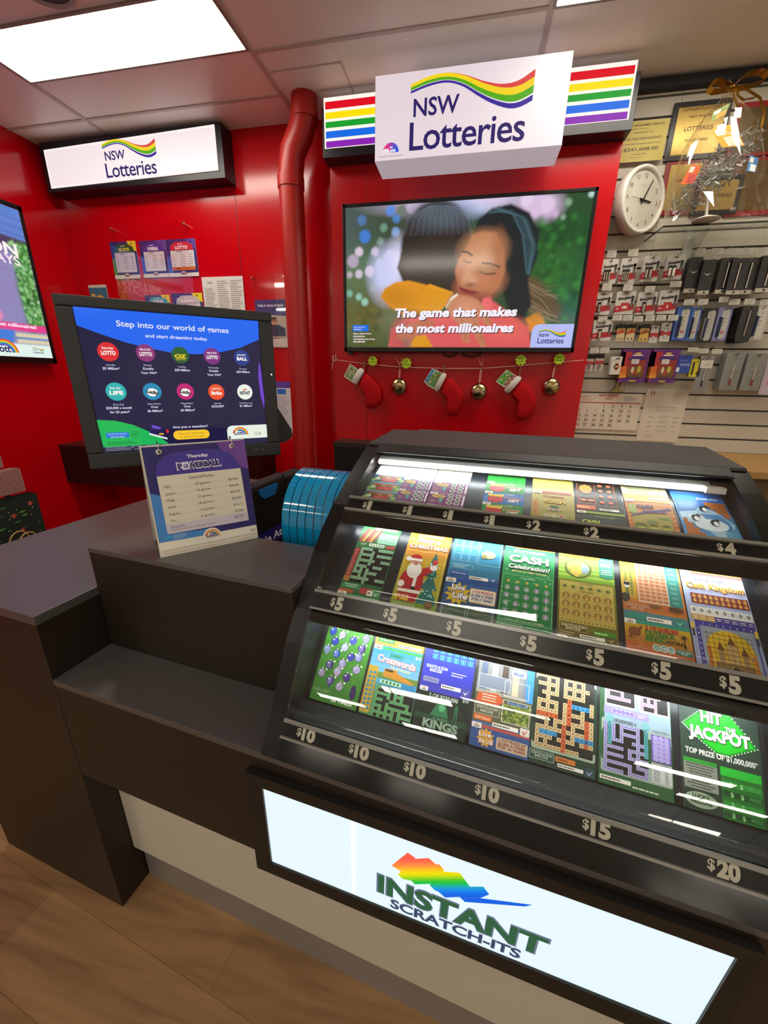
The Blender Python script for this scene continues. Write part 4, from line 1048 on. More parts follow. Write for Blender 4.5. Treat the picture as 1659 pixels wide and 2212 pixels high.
def t_santa(s, w, h):
    bg(s, w, h, '#79a236', '#dd7a1c', 9); bg(s, w, h, '#9aa63a', '#c8a21e', 4, 2, .1, .62)
    s.text('2 OF $100,000', w * .52, h * .925, .0055, '#f4e6c8', 4, bold=.03, fit=w * .62)
    s.text('Merry', w * .42, h * .845, .012, '#e8e4f0', 4, bold=.07, fit=w * .40, shear=.15); s.text('Merry', w * .42, h * .845, .011, '#7a5ab0', 5, bold=.03, fit=w * .38, shear=.15)
    s.text('CHRISTMAS', w * .52, h * .755, .0115, '#7a2a20', 4, bold=.06, fit=w * .92); s.text('CHRISTMAS', w * .52, h * .757, .0108, '#e9dcc8', 5, bold=.03, fit=w * .9)
    star(s, w * .72, h * .86, .008, '#f4e49a', 4)
    s.frame(w * .05, h * .14, w * .97, h * .72, .0007, '#e2cf86', 3)
    tr = '#1e6a66'; s.poly([(w * .55, h * .10), (w * .95, h * .10), (w * .74, h * .72)], tr, 4)
    for i in range(4): s.poly([(w * (.52 + .04 * i), h * (.12 + .15 * i)), (w * (.98 - .05 * i), h * (.12 + .15 * i)), (w * .74, h * (.34 + .13 * i))], tr, 4)
    R = random.Random(5)
    for i in range(22): u = R.uniform(.6, .88); s.ell(w * u, h * R.uniform(.14, .6), .0018, .0018, '#a8e0e0', 5, 6)
    s.ell(w * .33, h * .33, w * .27, h * .17, '#b3202a', 5); s.poly([(w * .12, h * .10), (w * .52, h * .10), (w * .58, h * .30), (w * .08, h * .30)], '#a81c26', 5)
    s.poly([(w * .5, h * .50), (w * .74, h * .56), (w * .74, h * .48), (w * .55, h * .40)], '#b3202a', 6); s.ell(w * .75, h * .53, .008, .007, '#efe8e4', 6, 10); s.ell(w * .76, h * .60, .006, .006, '#c8303a', 6, 10)
    s.ell(w * .33, h * .47, w * .17, h * .10, '#e9e4de', 6); s.ell(w * .32, h * .56, w * .13, h * .075, '#d8a284', 7); s.ell(w * .33, h * .49, w * .16, h * .065, '#efeae4', 8); s.ell(w * .33, h * .55, .005, .004, '#c8796a', 9, 8)
    s.ell(w * .31, h * .625, w * .13, h * .045, '#b3202a', 8); s.rect(w * .16, h * .585, w * .46, h * .615, '#efeae4', 9); s.ell(w * .14, h * .60, .006, .006, '#efeae4', 9, 10)
    s.poly([(w * .36, h * .22), (w * .44, h * .22), (w * .44, h * .46), (w * .38, h * .46)], '#e9e4de', 7); s.rect(w * .08, h * .20, w * .58, h * .235, '#e9e4de', 7); s.rect(w * .36, h * .235, w * .45, h * .275, '#2a231c', 7); s.ell(w * .12, h * .29, .007, .008, '#efe8e4', 7, 10)
    s.text('WIN UP TO', w * .22, h * .15, .0045, '#f2e2a0', 8, bold=.03, fit=w * .3); s.text('10 TIMES!', w * .22, h * .11, .0055, '#f2d23a', 8, bold=.04, fit=w * .3)
    s.ell(w * .82, h * .10, .008, .009, '#7a5232', 6, 10); s.text('SCRATCH & SCAN', w * .3, h * .055, .005, '#e4e0b8', 4, fit=w * .5); s.rect(0, 0, w, h * .03, '#cc9a86', 3)
def t_life(s, w, h):
    bg(s, w, h, '#39566c', '#2a5a9a', 4, 1, 0, .5); bg(s, w, h, '#2a6a8a', '#3aa0c4', 5, 1, .5, 1.)
    star(s, w * .28, h * .29, .026, '#d8b42a', 3, 11, .66); s.text('Live', w * .27, h * .33, .0125, '#24418c', 4, bold=.08, fit=w * .26); s.text('Live', w * .27, h * .331, .0118, '#f2efe4', 5, bold=.03, fit=w * .25); s.text('the', w * .14, h * .285, .005, '#24418c', 5, bold=.03); s.text('Life', w * .33, h * .235, .0135, '#24418c', 4, bold=.08, fit=w * .29); s.text('Life', w * .33, h * .236, .0128, '#f2efe4', 5, bold=.03, fit=w * .28)
    s.rrect(w * .5, h * .215, w * .985, h * .375, .003, '#d9a03e', 3); s.rrect(w * .51, h * .222, w * .975, h * .368, .003, '#e9e0d4', 4)
    for i, (t, f) in enumerate((('4 TOP PRIZES OF', .38), ('$1,000 A WEEK', .42), ('FOR 5 YEARS', .38))): s.text(t, w * .745, h * (.325 - .04 * i), .0058, ('#c24a3a', '#2a3a7a', '#2a3a7a')[i], 5, bold=.03, fit=w * f)
    s.ell(w * .5, h * .12, w * .42, h * .06, '#3f5a3c', 2); s.rect(0, 0, w, h * .12, '#5d6e60', 2)
    for a in (.03, .52): s.frame(w * a, h * .0, w * (a + .45), h * .15, .0008, '#c8d2d4', 4); s.rect(w * (a + .12), h * .14, w * (a + .3), h * .165, '#c8d2d4', 4)
    logo_chip(s, w * .0, h * .405, w * .2); s.rect(w * .2, h * .43, w, h * .45, '#2a4a9a', 3)
    for i in range(3):
        for j in range(3): s.frame(w * (.05 + .16 * i), h * (.68 + .1 * j), w * (.20 + .16 * i), h * (.77 + .1 * j), .0006, '#a8d4e0', 3)
    s.frame(w * .55, h * .66, w * .98, h * .98, .0008, '#a8d4e0', 3); s.ell(w * .74, h * .80, w * .14, h * .05, '#c9b98a', 4); s.ell(w * .66, h * .77, w * .06, h * .03, '#8f8a5a', 5)
    s.frame(w * .06, h * .585, w * .48, h * .64, .0006, '#a8d4e0', 3); s.lines(w * .1, h * .59, w * .44, h * .635, 2, '#b8d4de', 4, .4); s.rect(w * .06, h * .50, w * .4, h * .55, '#2b4a9c', 3); s.text('2nd Chance Draw', w * .23, h * .515, .0045, '#dfe6f2', 4, fit=w * .28); barcode_row(s, w * .44, h * .475, w * .8, h * .51); tick(s, w * .9, h * .5, .005, '#dfe8f0', 4, '#3a6a9a')
def t_cashcel(s, w, h):
    bg(s, w, h, '#1f7a44', '#26904e', 4); R = random.Random(8)
    for i in range(36): s.ell(w * R.uniform(.02, .98), h * R.uniform(.2, .95), .0016, .0016, '#8fc8a0', 2, 6)
    logo_chip(s, w * .01, h * .955, w * .18); s.rect(w * .2, h * .95, w, h * .985, '#b8622e', 3); s.text('2 OF $100,000', w * .5, h * .895, .006, '#bfe0c4', 4, bold=.03, fit=w * .62)
    s.text('CASH', w * .5, h * .765, .0165, '#1a5a38', 4, bold=.07, fit=w * .80); s.text('CASH', w * .495, h * .772, .016, '#cfd6de', 5, bold=.045, fit=w * .78)
    s.text('Celebration!', w * .52, h * .685, .010, '#1a4a30', 4, bold=.06, fit=w * .82, shear=.25); s.text('Celebration!', w * .515, h * .69, .0098, '#f0efe6', 5, bold=.025, fit=w * .8, shear=.25)
    s.text('MATCH 20 TIMES THE $20', w * .52, h * .645, .0045, '#d8c88a', 4, bold=.02, fit=w * .66)
    s.frame(w * .02, h * .10, w * .98, h * .61, .0008, '#8fc49a', 3); s.text('YOUR NUMBERS', w * .5, h * .575, .0035, '#cfe4cc', 4, fit=w * .3)
    for i in range(5): star(s, w * (.14 + .18 * i), h * .53, .0045, '#d8b04a', 4)
    def coin(u, v, i, j):
        s.ell(u, v, .0058, .0062, '#9ab09c', 4, 8); s.ell(u, v, .0048, .0052, '#6f8f7c' if (i + j) % 2 else '#8a7a9a', 5, 8); s.text('$', u, v - .003, .006, '#e4dcec', 6, bold=.02)
    dots(s, w * .04, h * .16, w * .96, h * .50, 5, 4, None, 0, fn=coin)
    s.text('WIN UP TO 10 TIMES!', w * .5, h * .11, .004, '#d8e4b8', 4, fit=w * .7); s.frame(w * .03, h * .02, w * .46, h * .085, .0006, '#cfe0d0', 3); s.text('SCRATCH & SCAN', w * .245, h * .045, .0042, '#e0ecdc', 4, fit=w * .38); s.lines(w * .55, h * .02, w * .95, h * .08, 3, '#8fc49a', 3, .35)
def t_gold(s, w, h):
    bg(s, w, h, '#6a5a22', '#86a032', 7); bg(s, w, h, '#7aa52e', '#5a8a2a', 5, 2, .66, 1.)
    for i in range(6): s.rect(0, h * (.70 + .05 * i), w, h * (.715 + .05 * i), '#a9c24a', 2)
    s.ell(w * .36, h * .80, w * .25, h * .115, '#4f5a22', 3); s.ell(w * .36, h * .80, w * .21, h * .10, '#8a9a3a', 4); s.text('$', w * .33, h * .73, .024, '#c8aa4a', 5, bold=.08); s.ell(w * .22, h * .82, w * .07, h * .05, '#c2a04a', 5); s.ell(w * .46, h * .80, w * .09, h * .06, '#7a8fa0', 5)
    s.text('CASH VAULT', w * .46, h * .945, .007, '#c86a2a', 5, bold=.06, fit=w * .66)
    s.poly([(w * .74, h * .97), (w * .99, h * .97), (w * .99, h * .74), (w * .865, h * .71), (w * .74, h * .74)], '#2f8a6a', 4); s.text('$50K', w * .865, h * .86, .008, '#e8f0f4', 5, bold=.04, fit=w * .2); s.text('FOR WIN', w * .865, h * .92, .0035, '#dfe8f0', 5, fit=w * .2); s.lines(w * .76, h * .76, w * .97, h * .83, 3, '#bfe0d0', 5, .4, 2, 'c')
    s.rect(w * .02, h * .20, w * .975, h * .645, '#b7a350', 3); s.frame(w * .02, h * .20, w * .975, h * .645, .0008, '#5f5a1e', 4)
    for i in range(6): s.poly([(w * (.07 + .15 * i), h * .585), (w * (.14 + .15 * i), h * .60), (w * (.17 + .15 * i), h * .57), (w * (.10 + .15 * i), h * .555)], '#7c8a4a', 5); s.ell(w * (.12 + .15 * i), h * .578, .002, .002, '#4f5a2a', 6, 6)
    s.text('LUCKY NUMBERS', w * .5, h * .615, .0032, '#4a3a1a', 5, fit=w * .24); s.text('YOUR NUMBERS', w * .5, h * .527, .0032, '#4a3a1a', 5, fit=w * .24)
    def d(u, v, i, j): s.ell(u, v, .0062, .0068, '#8f6a32', 5, 8); s.text('$', u, v - .0045, .009, '#c7a45a', 6, bold=.04)
    dots(s, w * .05, h * .26, w * .95, h * .52, 5, 3, None, 0, fn=d); dots(s, w * .05, h * .205, w * .95, h * .24, 14, 1, '#7a5a2a', .0013, 5, 6)
    s.rrect(w * .04, h * .125, w * .5, h * .19, .002, '#6a5626', 4); s.frame(w * .04, h * .125, w * .5, h * .19, .0005, '#cfc08a', 5); s.text('SCRATCH & SCAN', w * .27, h * .16, .0042, '#e8e0b8', 6, bold=.02, fit=w * .4); s.text('BARCODE', w * .27, h * .135, .0042, '#e8e0b8', 6, bold=.02, fit=w * .24)
    s.rect(w * .6, h * .12, w * .95, h * .165, '#3f8a2a', 4); s.lines(w * .62, h * .12, w * .93, h * .165, 1, '#a8d48a', 5, .4)
    barcode_row(s, w * .38, h * .075, w * .78, h * .105); tick(s, w * .89, h * .095, .006, '#b8a04a', 4, '#5a4a22'); s.lines(w * .04, h * .075, w * .34, h * .115, 2, '#c8b88a', 4, .35)
    s.rect(0, 0, w, h * .065, '#54602a', 4); logo_chip(s, w * .0, h * .03, w * .17); s.text('2 OF $100,000', w * .47, h * .02, .007, '#ece4c8', 5, bold=.03, fit=w * .54); s.rect(w * .76, h * .01, w * .9, h * .05, '#2f7a2a', 5); s.text('$5', w * .95, h * .018, .005, '#ece4c8', 5, bold=.03)
def t_outback(s, w, h):
    bg(s, w, h, '#b8642a', '#c9842a', 4); s.rect(w * .0, h * .56, w * .25, h, '#b8952e', 2)
    for i in range(2):
        for j in range(11): s.poly([(w * (.055 + .09 * i), h * (.60 + .036 * j)), (w * (.115 + .09 * i), h * (.60 + .036 * j)), (w * (.085 + .09 * i), h * (.637 + .036 * j))], '#6a7a32', 3)
    s.ell(w * .09, h * .70, w * .055, h * .035, '#d8d4c8', 4); s.ell(w * .07, h * .71, .003, .004, '#20201c', 5, 8); s.ell(w * .115, h * .71, .003, .004, '#20201c', 5, 8); s.poly([(w * .06, h * .52), (w * .13, h * .54), (w * .11, h * .69), (w * .08, h * .69)], '#4a4038', 3); s.ell(w * .05, h * .56, w * .06, h * .05, '#3f372f', 3)
    s.rect(w * .27, h * .535, w * .76, h, '#e4ddd0', 3); R = random.Random(6)
    for i in range(5):
        for j in range(11):
            a, b2 = w * (.285 + .094 * i), h * (.545 + .041 * j); s.rect(a, b2, a + w * .086, b2 + h * .035, '#c87f52', 4); s.text(str(R.randint(1, 75)), a + w * .043, b2 + h * .009, .0032, '#7a3a1c', 5)
    s.rect(w * .76, h * .53, w * .965, h, '#2d7f74', 3)
    for j in range(8): s.text('PRIZE', w * .86, h * (.56 + .052 * j), .0035, '#9fd0c4', 4, fit=w * .1)
    s.rect(0, h * .46, w, h * .53, '#b5652c', 2); s.ell(w * .5, h * .50, w * .12, h * .018, '#6a4a2a', 3); s.ell(w * .84, h * .50, w * .12, h * .03, '#5a3a22', 3); s.rrect(w * .03, h * .435, w * .43, h * .505, .002, '#a85f2e', 4); s.frame(w * .03, h * .435, w * .43, h * .505, .0005, '#e0c49a', 5); s.text('SCRATCH & SCAN', w * .23, h * .475, .0042, '#e8d8b8', 6, fit=w * .34); s.text('BARCODE', w * .23, h * .447, .0042, '#e8d8b8', 6, fit=w * .2)
    s.rect(0, h * .34, w, h * .43, '#4f7a86', 2); s.rrect(w * .04, h * .36, w * .38, h * .41, .002, '#2f8a7a', 3); barcode_row(s, w * .36, h * .35, w * .74, h * .39); tick(s, w * .87, h * .375, .006, '#9fd8c8', 4, '#2f8078')
    s.rect(0, h * .31, w, h * .345, '#2f8f7c', 3); logo_chip(s, w * .0, h * .30, w * .18); bg(s, w, h, '#a8682a', '#c8a42a', 4, 2, .14, .31)
    s.text('2 OF $100,000', w * .57, h * .265, .0075, '#a8202c', 5, bold=.05, fit=w * .5); s.text('OUTBACK', w * .54, h * .215, .0095, '#38702a', 5, bold=.06, fit=w * .46); s.text('BINGO', w * .47, h * .165, .0095, '#38702a', 5, bold=.06, fit=w * .32); s.text('EXTRA', w * .76, h * .168, .006, '#3a2418', 5, bold=.04, fit=w * .24)
    s.ell(w * .15, h * .23, w * .10, h * .045, '#7a4a26', 4); s.poly([(w * .2, h * .22), (w * .27, h * .27), (w * .28, h * .29), (w * .24, h * .29), (w * .17, h * .24)], '#7a4a26', 4); s.poly([(w * .04, h * .17), (w * .12, h * .16), (w * .09, h * .22)], '#7a4a26', 4)
    star(s, w * .89, h * .245, .008, '#2e2a1c', 4, 9, .3); s.poly([(w * .87, h * .15), (w * .91, h * .15), (w * .892, h * .24)], '#2e2a1c', 4)
    s.rect(0, 0, w, h * .14, '#b85f2a', 3)
    for i, n in enumerate(('37', '58', '52')): s.ell(w * (.46 + .105 * i), h * .115, .0058, .0058, '#e0e4dc', 5, 14); s.ell(w * (.46 + .105 * i), h * .115, .0044, .0044, '#3f8a84', 6, 12); s.text(n, w * (.46 + .105 * i), h * .104, .004, '#e8f0ea', 7, bold=.02)
    s.rrect(w * .17, h * .10, w * .27, h * .13, .002, '#d8962a', 5); s.text('NEW', w * .22, h * .107, .0035, '#8a2a1c', 6, bold=.03); s.rrect(w * .74, h * .085, w * .985, h * .135, .002, '#2f6a5a', 5); s.text('EXTRA GAME', w * .86, h * .112, .0034, '#bfe0d0', 6, fit=w * .2); s.text('PRIZE', w * .86, h * .093, .0034, '#bfe0d0', 6, fit=w * .1)
    for i in range(5): s.rect(w * (.27 + .095 * i), 0, w * (.355 + .095 * i), h * .055, '#d8a076', 5); s.text(str(7 + 13 * i), w * (.312 + .095 * i), h * .015, .004, '#8a4020', 6)
    s.rect(w * .76, 0, w * .96, h * .055, '#2d7f74', 5)
def t_kingdom(s, w, h):
    bg(s, w, h, '#8f9ac0', '#aeb8d6', 5); s.rect(0, h * .95, w, h, '#d8a23a', 2); s.rect(w * .16, h * .925, w, h * .955, '#b04a48', 3); logo_chip(s, w * .02, h * .925, w * .16)
    s.text('2 OF $100,000', w * .46, h * .865, .0065, '#4a4e8c', 4, bold=.02, fit=w * .48); s.text('Cash Kingdom', w * .52, h * .775, .012, '#7a4a1a', 4, bold=.06, fit=w * .92, shear=.05); s.text('Cash Kingdom', w * .517, h * .778, .0116, '#d99a3a', 5, bold=.03, fit=w * .9, shear=.05); s.text('NEW! PLUS A MYSTERY PRIZE', w * .52, h * .745, .0038, '#8a4a5a', 4, fit=w * .84)
    s.rect(w * .10, h * .615, w * .985, h * .72, '#7c2f2a', 3)
    def bag(u, v, i, j): s.ell(u, v - .001, .0028, .003, '#c9974a', 4, 8); s.ell(u, v + .0028, .0016, .001, '#d8ac5a', 5, 6)
    dots(s, w * .11, h * .62, w * .98, h * .715, 10, 2, None, 0, fn=bag)
    for i in range(8):
        a = w * (.05 + .117 * i); s.rect(a, h * .50, a + w * .112, h * .58, '#dfdcd4', 4); s.ell(a + w * .056, h * .545, .003, .004, '#8a8a88', 5, 6); s.rect(a, h * .445, a + w * .112, h * .50, '#c29a4a' if i < 3 else '#3a3590', 4); s.lines(a + w * .015, h * .455, a + w * .1, h * .49, 2, '#efe6d0', 5, .4, i, 'c')
    s.rect(w * .08, h * .40, w * .97, h * .445, '#3a3590', 4); s.rect(w * .08, 0, w * .14, h * .44, '#3a3590', 4)
    for i in range(8): s.text('12345678'[i], w * (.2 + .1 * i), h * .41, .0034, '#e8e4f4', 5); s.text('ABCDEFGH'[i], w * .11, h * (.36 - .045 * i), .0034, '#e8e4f4', 5)
    s.rect(w * .93, 0, w * .955, h * .42, '#3f4a96', 4); s.rect(w * .14, 0, w * .93, h * .40, '#8f98a8', 3)
    s.poly([(w * .19, 0), (w * .88, 0)] + [(w * (.535 + .345 * math.cos(math.radians(a))), h * (.20 + .18 * math.sin(math.radians(a)))) for a in range(0, 181, 15)], '#d4ae1e', 4)
    s.rect(w * .19, 0, w * .25, h * .22, '#c8742a', 5); s.rect(w * .83, 0, w * .88, h * .2, '#c8742a', 5)
    # a plain generic storybook fort
    st = '#8a6a3c'; s.rect(w * .28, 0, w * .82, h * .10, st, 6); s.rect(w * .34, h * .05, w * .44, h * .20, '#a58450', 6); s.rect(w * .68, h * .05, w * .77, h * .18, '#a58450', 6); s.rect(w * .48, h * .06, w * .64, h * .26, '#b8985f', 6)
    for a, b2 in ((.39, .20), (.725, .18), (.56, .26)): s.poly([(w * (a - .06), h * b2), (w * (a + .06), h * b2), (w * a, h * (b2 + .07))], '#6a3f26', 7)
    s.rrect(w * .50, -.001, w * .62, h * .07, .004, '#3a2a1a', 7)
    for i in range(8): s.rect(w * (.22 + .082 * i), 0, w * (.226 + .082 * i), h * .36, '#5a4a22', 8)
    for i in range(8): s.rect(w * .19, h * (.04 + .042 * i), w * .88, h * (.044 + .042 * i), '#5a4a22', 8)
    for x in (.03, .96): s.rect(w * (x - .02), h * .36, w * (x + .03), h * .42, '#d8b83a', 5); s.rect(w * (x - .015), h * .29, w * (x + .02), h * .36, '#3a3a36', 5)
# ---- bottom tier
def t_baubles(s, w, h):
    bg(s, w, h, '#3a7a2a', '#4f9a3a', 5); R = random.Random(9)
    for i in range(60): a, b2 = w * R.uniform(0, 1), h * R.uniform(.15, 1); s.line(a, b2, a + R.uniform(-.006, .006), b2 + .006, .0012, R.choice(['#2a6422', '#6ab04a', '#357a2c']), 2)
    for i, (a, b2, c) in enumerate(((.12, .93, '#2f4fb0'), (.34, .90, '#9a9ac8'), (.60, .85, '#3a4ac0'), (.82, .76, '#4a2f8f'), (.22, .78, '#2a3fa8'), (.46, .72, '#a4a8d8'), (.10, .64, '#8a9ac0'), (.32, .60, '#2454b8'), (.64, .60, '#3a3a9c'), (.50, .48, '#9a8fc0'), (.82, .44, '#a89ac8'), (.24, .42, '#3f2f80'), (.44, .35, '#b0a0c0'), (.12, .28, '#9a8fae'), (.66, .30, '#3f2a78'), (.34, .20, '#4a3a90'), (.56, .15, '#a8a0b8'), (.80, .62, '#7a7ac0'), (.86, .92, '#8a8ab8'))):
        u, v = w * a, h * (.10 + .88 * b2); s.ell(u, v, .0085, .0085, '#2c3a2a', 3, 14); s.ell(u, v, .0078, .0078, c, 4, 14); s.rect(u - .0015, v + .007, u + .0015, v + .0105, '#c8c8c0', 4); s.ell(u - .003, v + .003, .0025, .002, '#c9cdec', 5, 8); s.ell(u + .009, v + .008, .0022, .0022, '#e4e4dc', 5, 8)
        if i % 3 == 0: s.poly([(u - .004, v - .007), (u + .004, v - .007), (u, v - .013)], c, 4)
        if i % 2: [s.line(u - .004 + .003 * j, v - .006, u - .004 + .003 * j, v + .006, .0007, '#d8d8ee', 5) for j in range(3)]
    s.ell(w * .86, h * .20, .006, .014, '#3a2460', 5, 14); s.text('WIN UP TO', w * .66, h * .075, .0036, '#d4e0c8', 5, fit=w * .3); s.text('25 TIMES!', w * .68, h * .035, .0065, '#e8ecd8', 5, bold=.04, fit=w * .44); s.frame(w * .04, h * .10, w * .40, h * .16, .0005, '#9cc488', 4); s.text('SCRATCH & SCAN', w * .22, h * .12, .0036, '#cfe4bc', 5, fit=w * .3)
def t_jumbo(s, w, h):
    bg(s, w, h, '#4f8f42', '#3f9fd8', 3, 1, 0, .9); bg(s, w, h, '#7fb8dc', '#2f8fd4', 5, 2, .50, .84)
    s.rect(0, h * .88, w, h, '#b3923e', 3); s.rrect(w * .06, h * .92, w * .4, h * .985, .002, '#2f8a3a', 4); s.text('2nd Chance Draw', w * .23, h * .94, .0042, '#e8f0dc', 5, fit=w * .28); barcode_row(s, w * .5, h * .9, w * .95, h * .935); s.rect(0, h * .835, w, h * .86, '#3fa03a', 3); logo_chip(s, w * .01, h * .82, w * .17)
    s.text('JUMBO', w * .5, h * .755, .0065, '#2f8a5a', 5, bold=.05, fit=w * .28); s.text('Crosswords', w * .52, h * .66, .0135, '#c0392a', 4, bold=.07, fit=w * .8, rot=-.06); s.text('Crosswords', w * .52, h * .663, .013, '#ece6da', 5, bold=.03, fit=w * .78, rot=-.06); s.text('TO $150,000', w * .62, h * .60, .005, '#d8e0a0', 5, bold=.03, fit=w * .4, rot=-.06); s.text('$10', w * .93, h * .79, .0055, '#e8f0f4', 5, bold=.03)
    s.rect(0, h * .47, w, h * .54, '#6a8a3a', 3); s.poly([(w * .3, h * .50), (w * .92, h * .46), (w * .92, h * .49), (w * .58, h * .57), (w * .34, h * .585)], '#c98a2e', 4); s.rrect(w * .32, h * .505, w * .58, h * .60, .003, '#c8862a', 5); s.rect(w * .34, h * .565, w * .50, h * .592, '#4a3a28', 6)
    s.rect(w * .2, h * .40, w, h * .465, '#4fa8c4', 4); s.rrect(w * .28, h * .41, w * .70, h * .455, .003, '#cfe8e0', 5); dots(s, w * .3, h * .41, w * .68, h * .455, 5, 1, '#4a8f4a', .003, 6); s.rrect(w * .72, h * .395, w * .98, h * .46, .002, '#2f8ac0', 5)
    s.rrect(0, h * .02, w * .2, h * .60, .003, '#c4a036', 5)
    for i in range(2):
        for j in range(9): s.ell(w * (.06 + .085 * i), h * (.07 + .055 * j) + .001 * i, .0034, .0026, '#3f86a4', 6, 8)
    crossword(s, w * .22, h * .01, w * .99, h * .38, 12, 10, '#121512', '#7fc487', '#3f8a4a', 7, 4)
def t_kings(s, w, h):
    s.rect(0, 0, w, h, '#14241a', 1); bg(s, w, h, '#3a3aa8', '#2a3ac4', 4, 2, .46, 1.)
    for i in range(6):
        for j in range(2): a, b2 = w * (.16 + .14 * i), h * (.86 + .085 * j); s.frame(a, b2, a + w * .10, b2 + h * .06, .0012, '#3fd08a', 4); s.ell(a + w * .05, b2 + h * .03, .002, .003, '#5fe0a0', 5, 8)
    s.text('SCRATCH & SCAN', w * .28, h * .745, .0055, '#e6ecfa', 4, bold=.03, fit=w * .42); s.text('BARCODE', w * .27, h * .70, .0055, '#e6ecfa', 4, bold=.03, fit=w * .24); s.lines(w * .58, h * .69, w * .92, h * .75, 2, '#d8def4', 4, .35); s.rrect(w * .05, h * .57, w * .36, h * .63, .002, '#8a8ab4', 4); s.text('2nd Chance Draw', w * .2, h * .59, .0042, '#2c2c5a', 5, fit=w * .26); barcode_row(s, w * .42, h * .53, w * .80, h * .575); tick(s, w * .9, h * .535, .006, '#dfe4fa', 4, '#4a4a9a')
    logo_chip(s, w * .02, h * .455, w * .16); s.text('2 OF $250,000', w * .5, h * .40, .007, '#c4d4c8', 4, bold=.02, fit=w * .56); s.text('$10', w * .92, h * .43, .005, '#c4d4c8', 4, bold=.03)
    s.rect(w * .0, h * .14, w, h * .20, '#1f4a34', 2); gl = '#2f7a50'
    s.poly([(w * .30, h * .20), (w * .64, h * .20), (w * .60, h * .30), (w * .56, h * .36), (w * .45, h * .37), (w * .38, h * .32)], gl, 3); s.ell(w * .5, h * .30, w * .06, h * .04, '#5fae7a', 4); s.poly([(w * .74, h * .16), (w * .80, h * .16), (w * .80, h * .34), (w * .77, h * .38), (w * .74, h * .34)], gl, 3); s.poly([(w * .75, h * .17), (w * .79, h * .17), (w * .77, h * .36)], '#143022', 4)
    s.text('CASH', w * .5, h * .155, .005, '#7fae8c', 5, fit=w * .26); s.text('KINGS', w * .52, h * .055, .0145, '#1c3a28', 4, bold=.08, fit=w * .68); s.text('KINGS', w * .515, h * .06, .0138, '#93ad96', 5, bold=.045, fit=w * .66)
def t_house(s, w, h):
    s.rect(0, 0, w, h, '#4a6a9c', 1); s.rect(0, h * .60, w, h, '#8a8a88', 2)
    for i in range(5): s.rect(w * (.06 + .19 * i), h * .62, w * (.17 + .19 * i), h * .96, ('#5a6a86', '#b8b4aa', '#4a3a30', '#c4b898', '#6f7f92')[i], 3)
    s.rect(0, h * .60, w * .9, h * .64, '#a09888', 3); s.rect(w * .88, h * .60, w, h, '#3a8ad0', 4); s.rrect(w * .03, h * .66, w * .6, h * .82, .003, '#7a8292', 4); s.frame(w * .03, h * .66, w * .6, h * .82, .0008, '#d8e0ec', 5); s.frame(w * .5, h * .62, w * .93, h * .80, .0008, '#d8e0ec', 5)
    s.rrect(w * .6, h * .86, w * .86, h * .94, .002, '#aab4c8', 5); s.text('PRIZE', w * .73, h * .88, .005, '#2a4a8a', 6, bold=.03, fit=w * .18)
    s.rect(0, h * .28, w, h * .60, '#5a5a40', 3); R = random.Random(3)
    for i in range(140): s.ell(w * R.uniform(.5, .98), h * R.uniform(.34, .56), .003, .0022, R.choice(['#5a7a2c', '#8a9a3c', '#3f5a22', '#a8aa4a']), 4, 6)
    s.frame(w * .5, h * .33, w * .97, h * .58, .0009, '#e0e4d4', 6); s.rect(w * .58, h * .535, w * .92, h * .565, '#7a9ac0', 6); s.text('EXTRA GAME', w * .75, h * .54, .0042, '#1f3a6a', 7, bold=.03, fit=w * .28)
    s.poly([(w * .02, h * .50), (w * .06, h * .60), (w * .40, h * .62), (w * .52, h * .55), (w * .40, h * .48)], '#c4542a', 5); s.lines(w * .1, h * .51, w * .4, h * .60, 3, '#f0d8c0', 6, .4, 5, 'c')
    s.frame(w * .02, h * .36, w * .46, h * .47, .0006, '#d8d8c8', 5); s.text('SCRATCH & SCAN', w * .24, h * .425, .0045, '#e8e8dc', 6, fit=w * .36); s.text('BARCODE', w * .24, h * .385, .0045, '#e8e8dc', 6, fit=w * .22); s.rrect(w * .02, h * .29, w * .34, h * .35, .002, '#d0662a', 5); s.text('2nd Chance', w * .18, h * .305, .0045, '#f4e4cc', 6, fit=w * .24)
    barcode_row(s, w * .36, h * .255, w * .8, h * .30); tick(s, w * .91, h * .275, .006, '#d8402e', 5, '#dcd8d0'); s.rect(0, h * .215, w, h * .245, '#b84a3a', 5); s.rect(0, h * .0, w, h * .215, '#2f4f8a', 5); logo_chip(s, w * .01, h * .2, w * .17, 6)
    star(s, w * .27, h * .115, .016, '#d8a42a', 6, 11, .7); s.text('Live', w * .26, h * .125, .009, '#c03a2a', 8, bold=.06, fit=w * .22); s.text('the Life', w * .28, h * .055, .009, '#c03a2a', 8, bold=.06, fit=w * .26); s.text('Live', w * .26, h * .126, .0085, '#f2ecd8', 9, bold=.02, fit=w * .21); s.text('the Life', w * .28, h * .056, .0085, '#f2ecd8', 9, bold=.02, fit=w * .25)
    s.rrect(w * .46, h * .03, w * .98, h * .16, .003, '#c9b49a', 6)
    for i, t in enumerate(('2 TOP PRIZES OF', '$2,000 A WEEK', 'FOR 10 YEARS')): s.text(t, w * .72, h * (.122 - .037 * i), .0046, '#8a3a2c', 7, bold=.03, fit=w * .46)
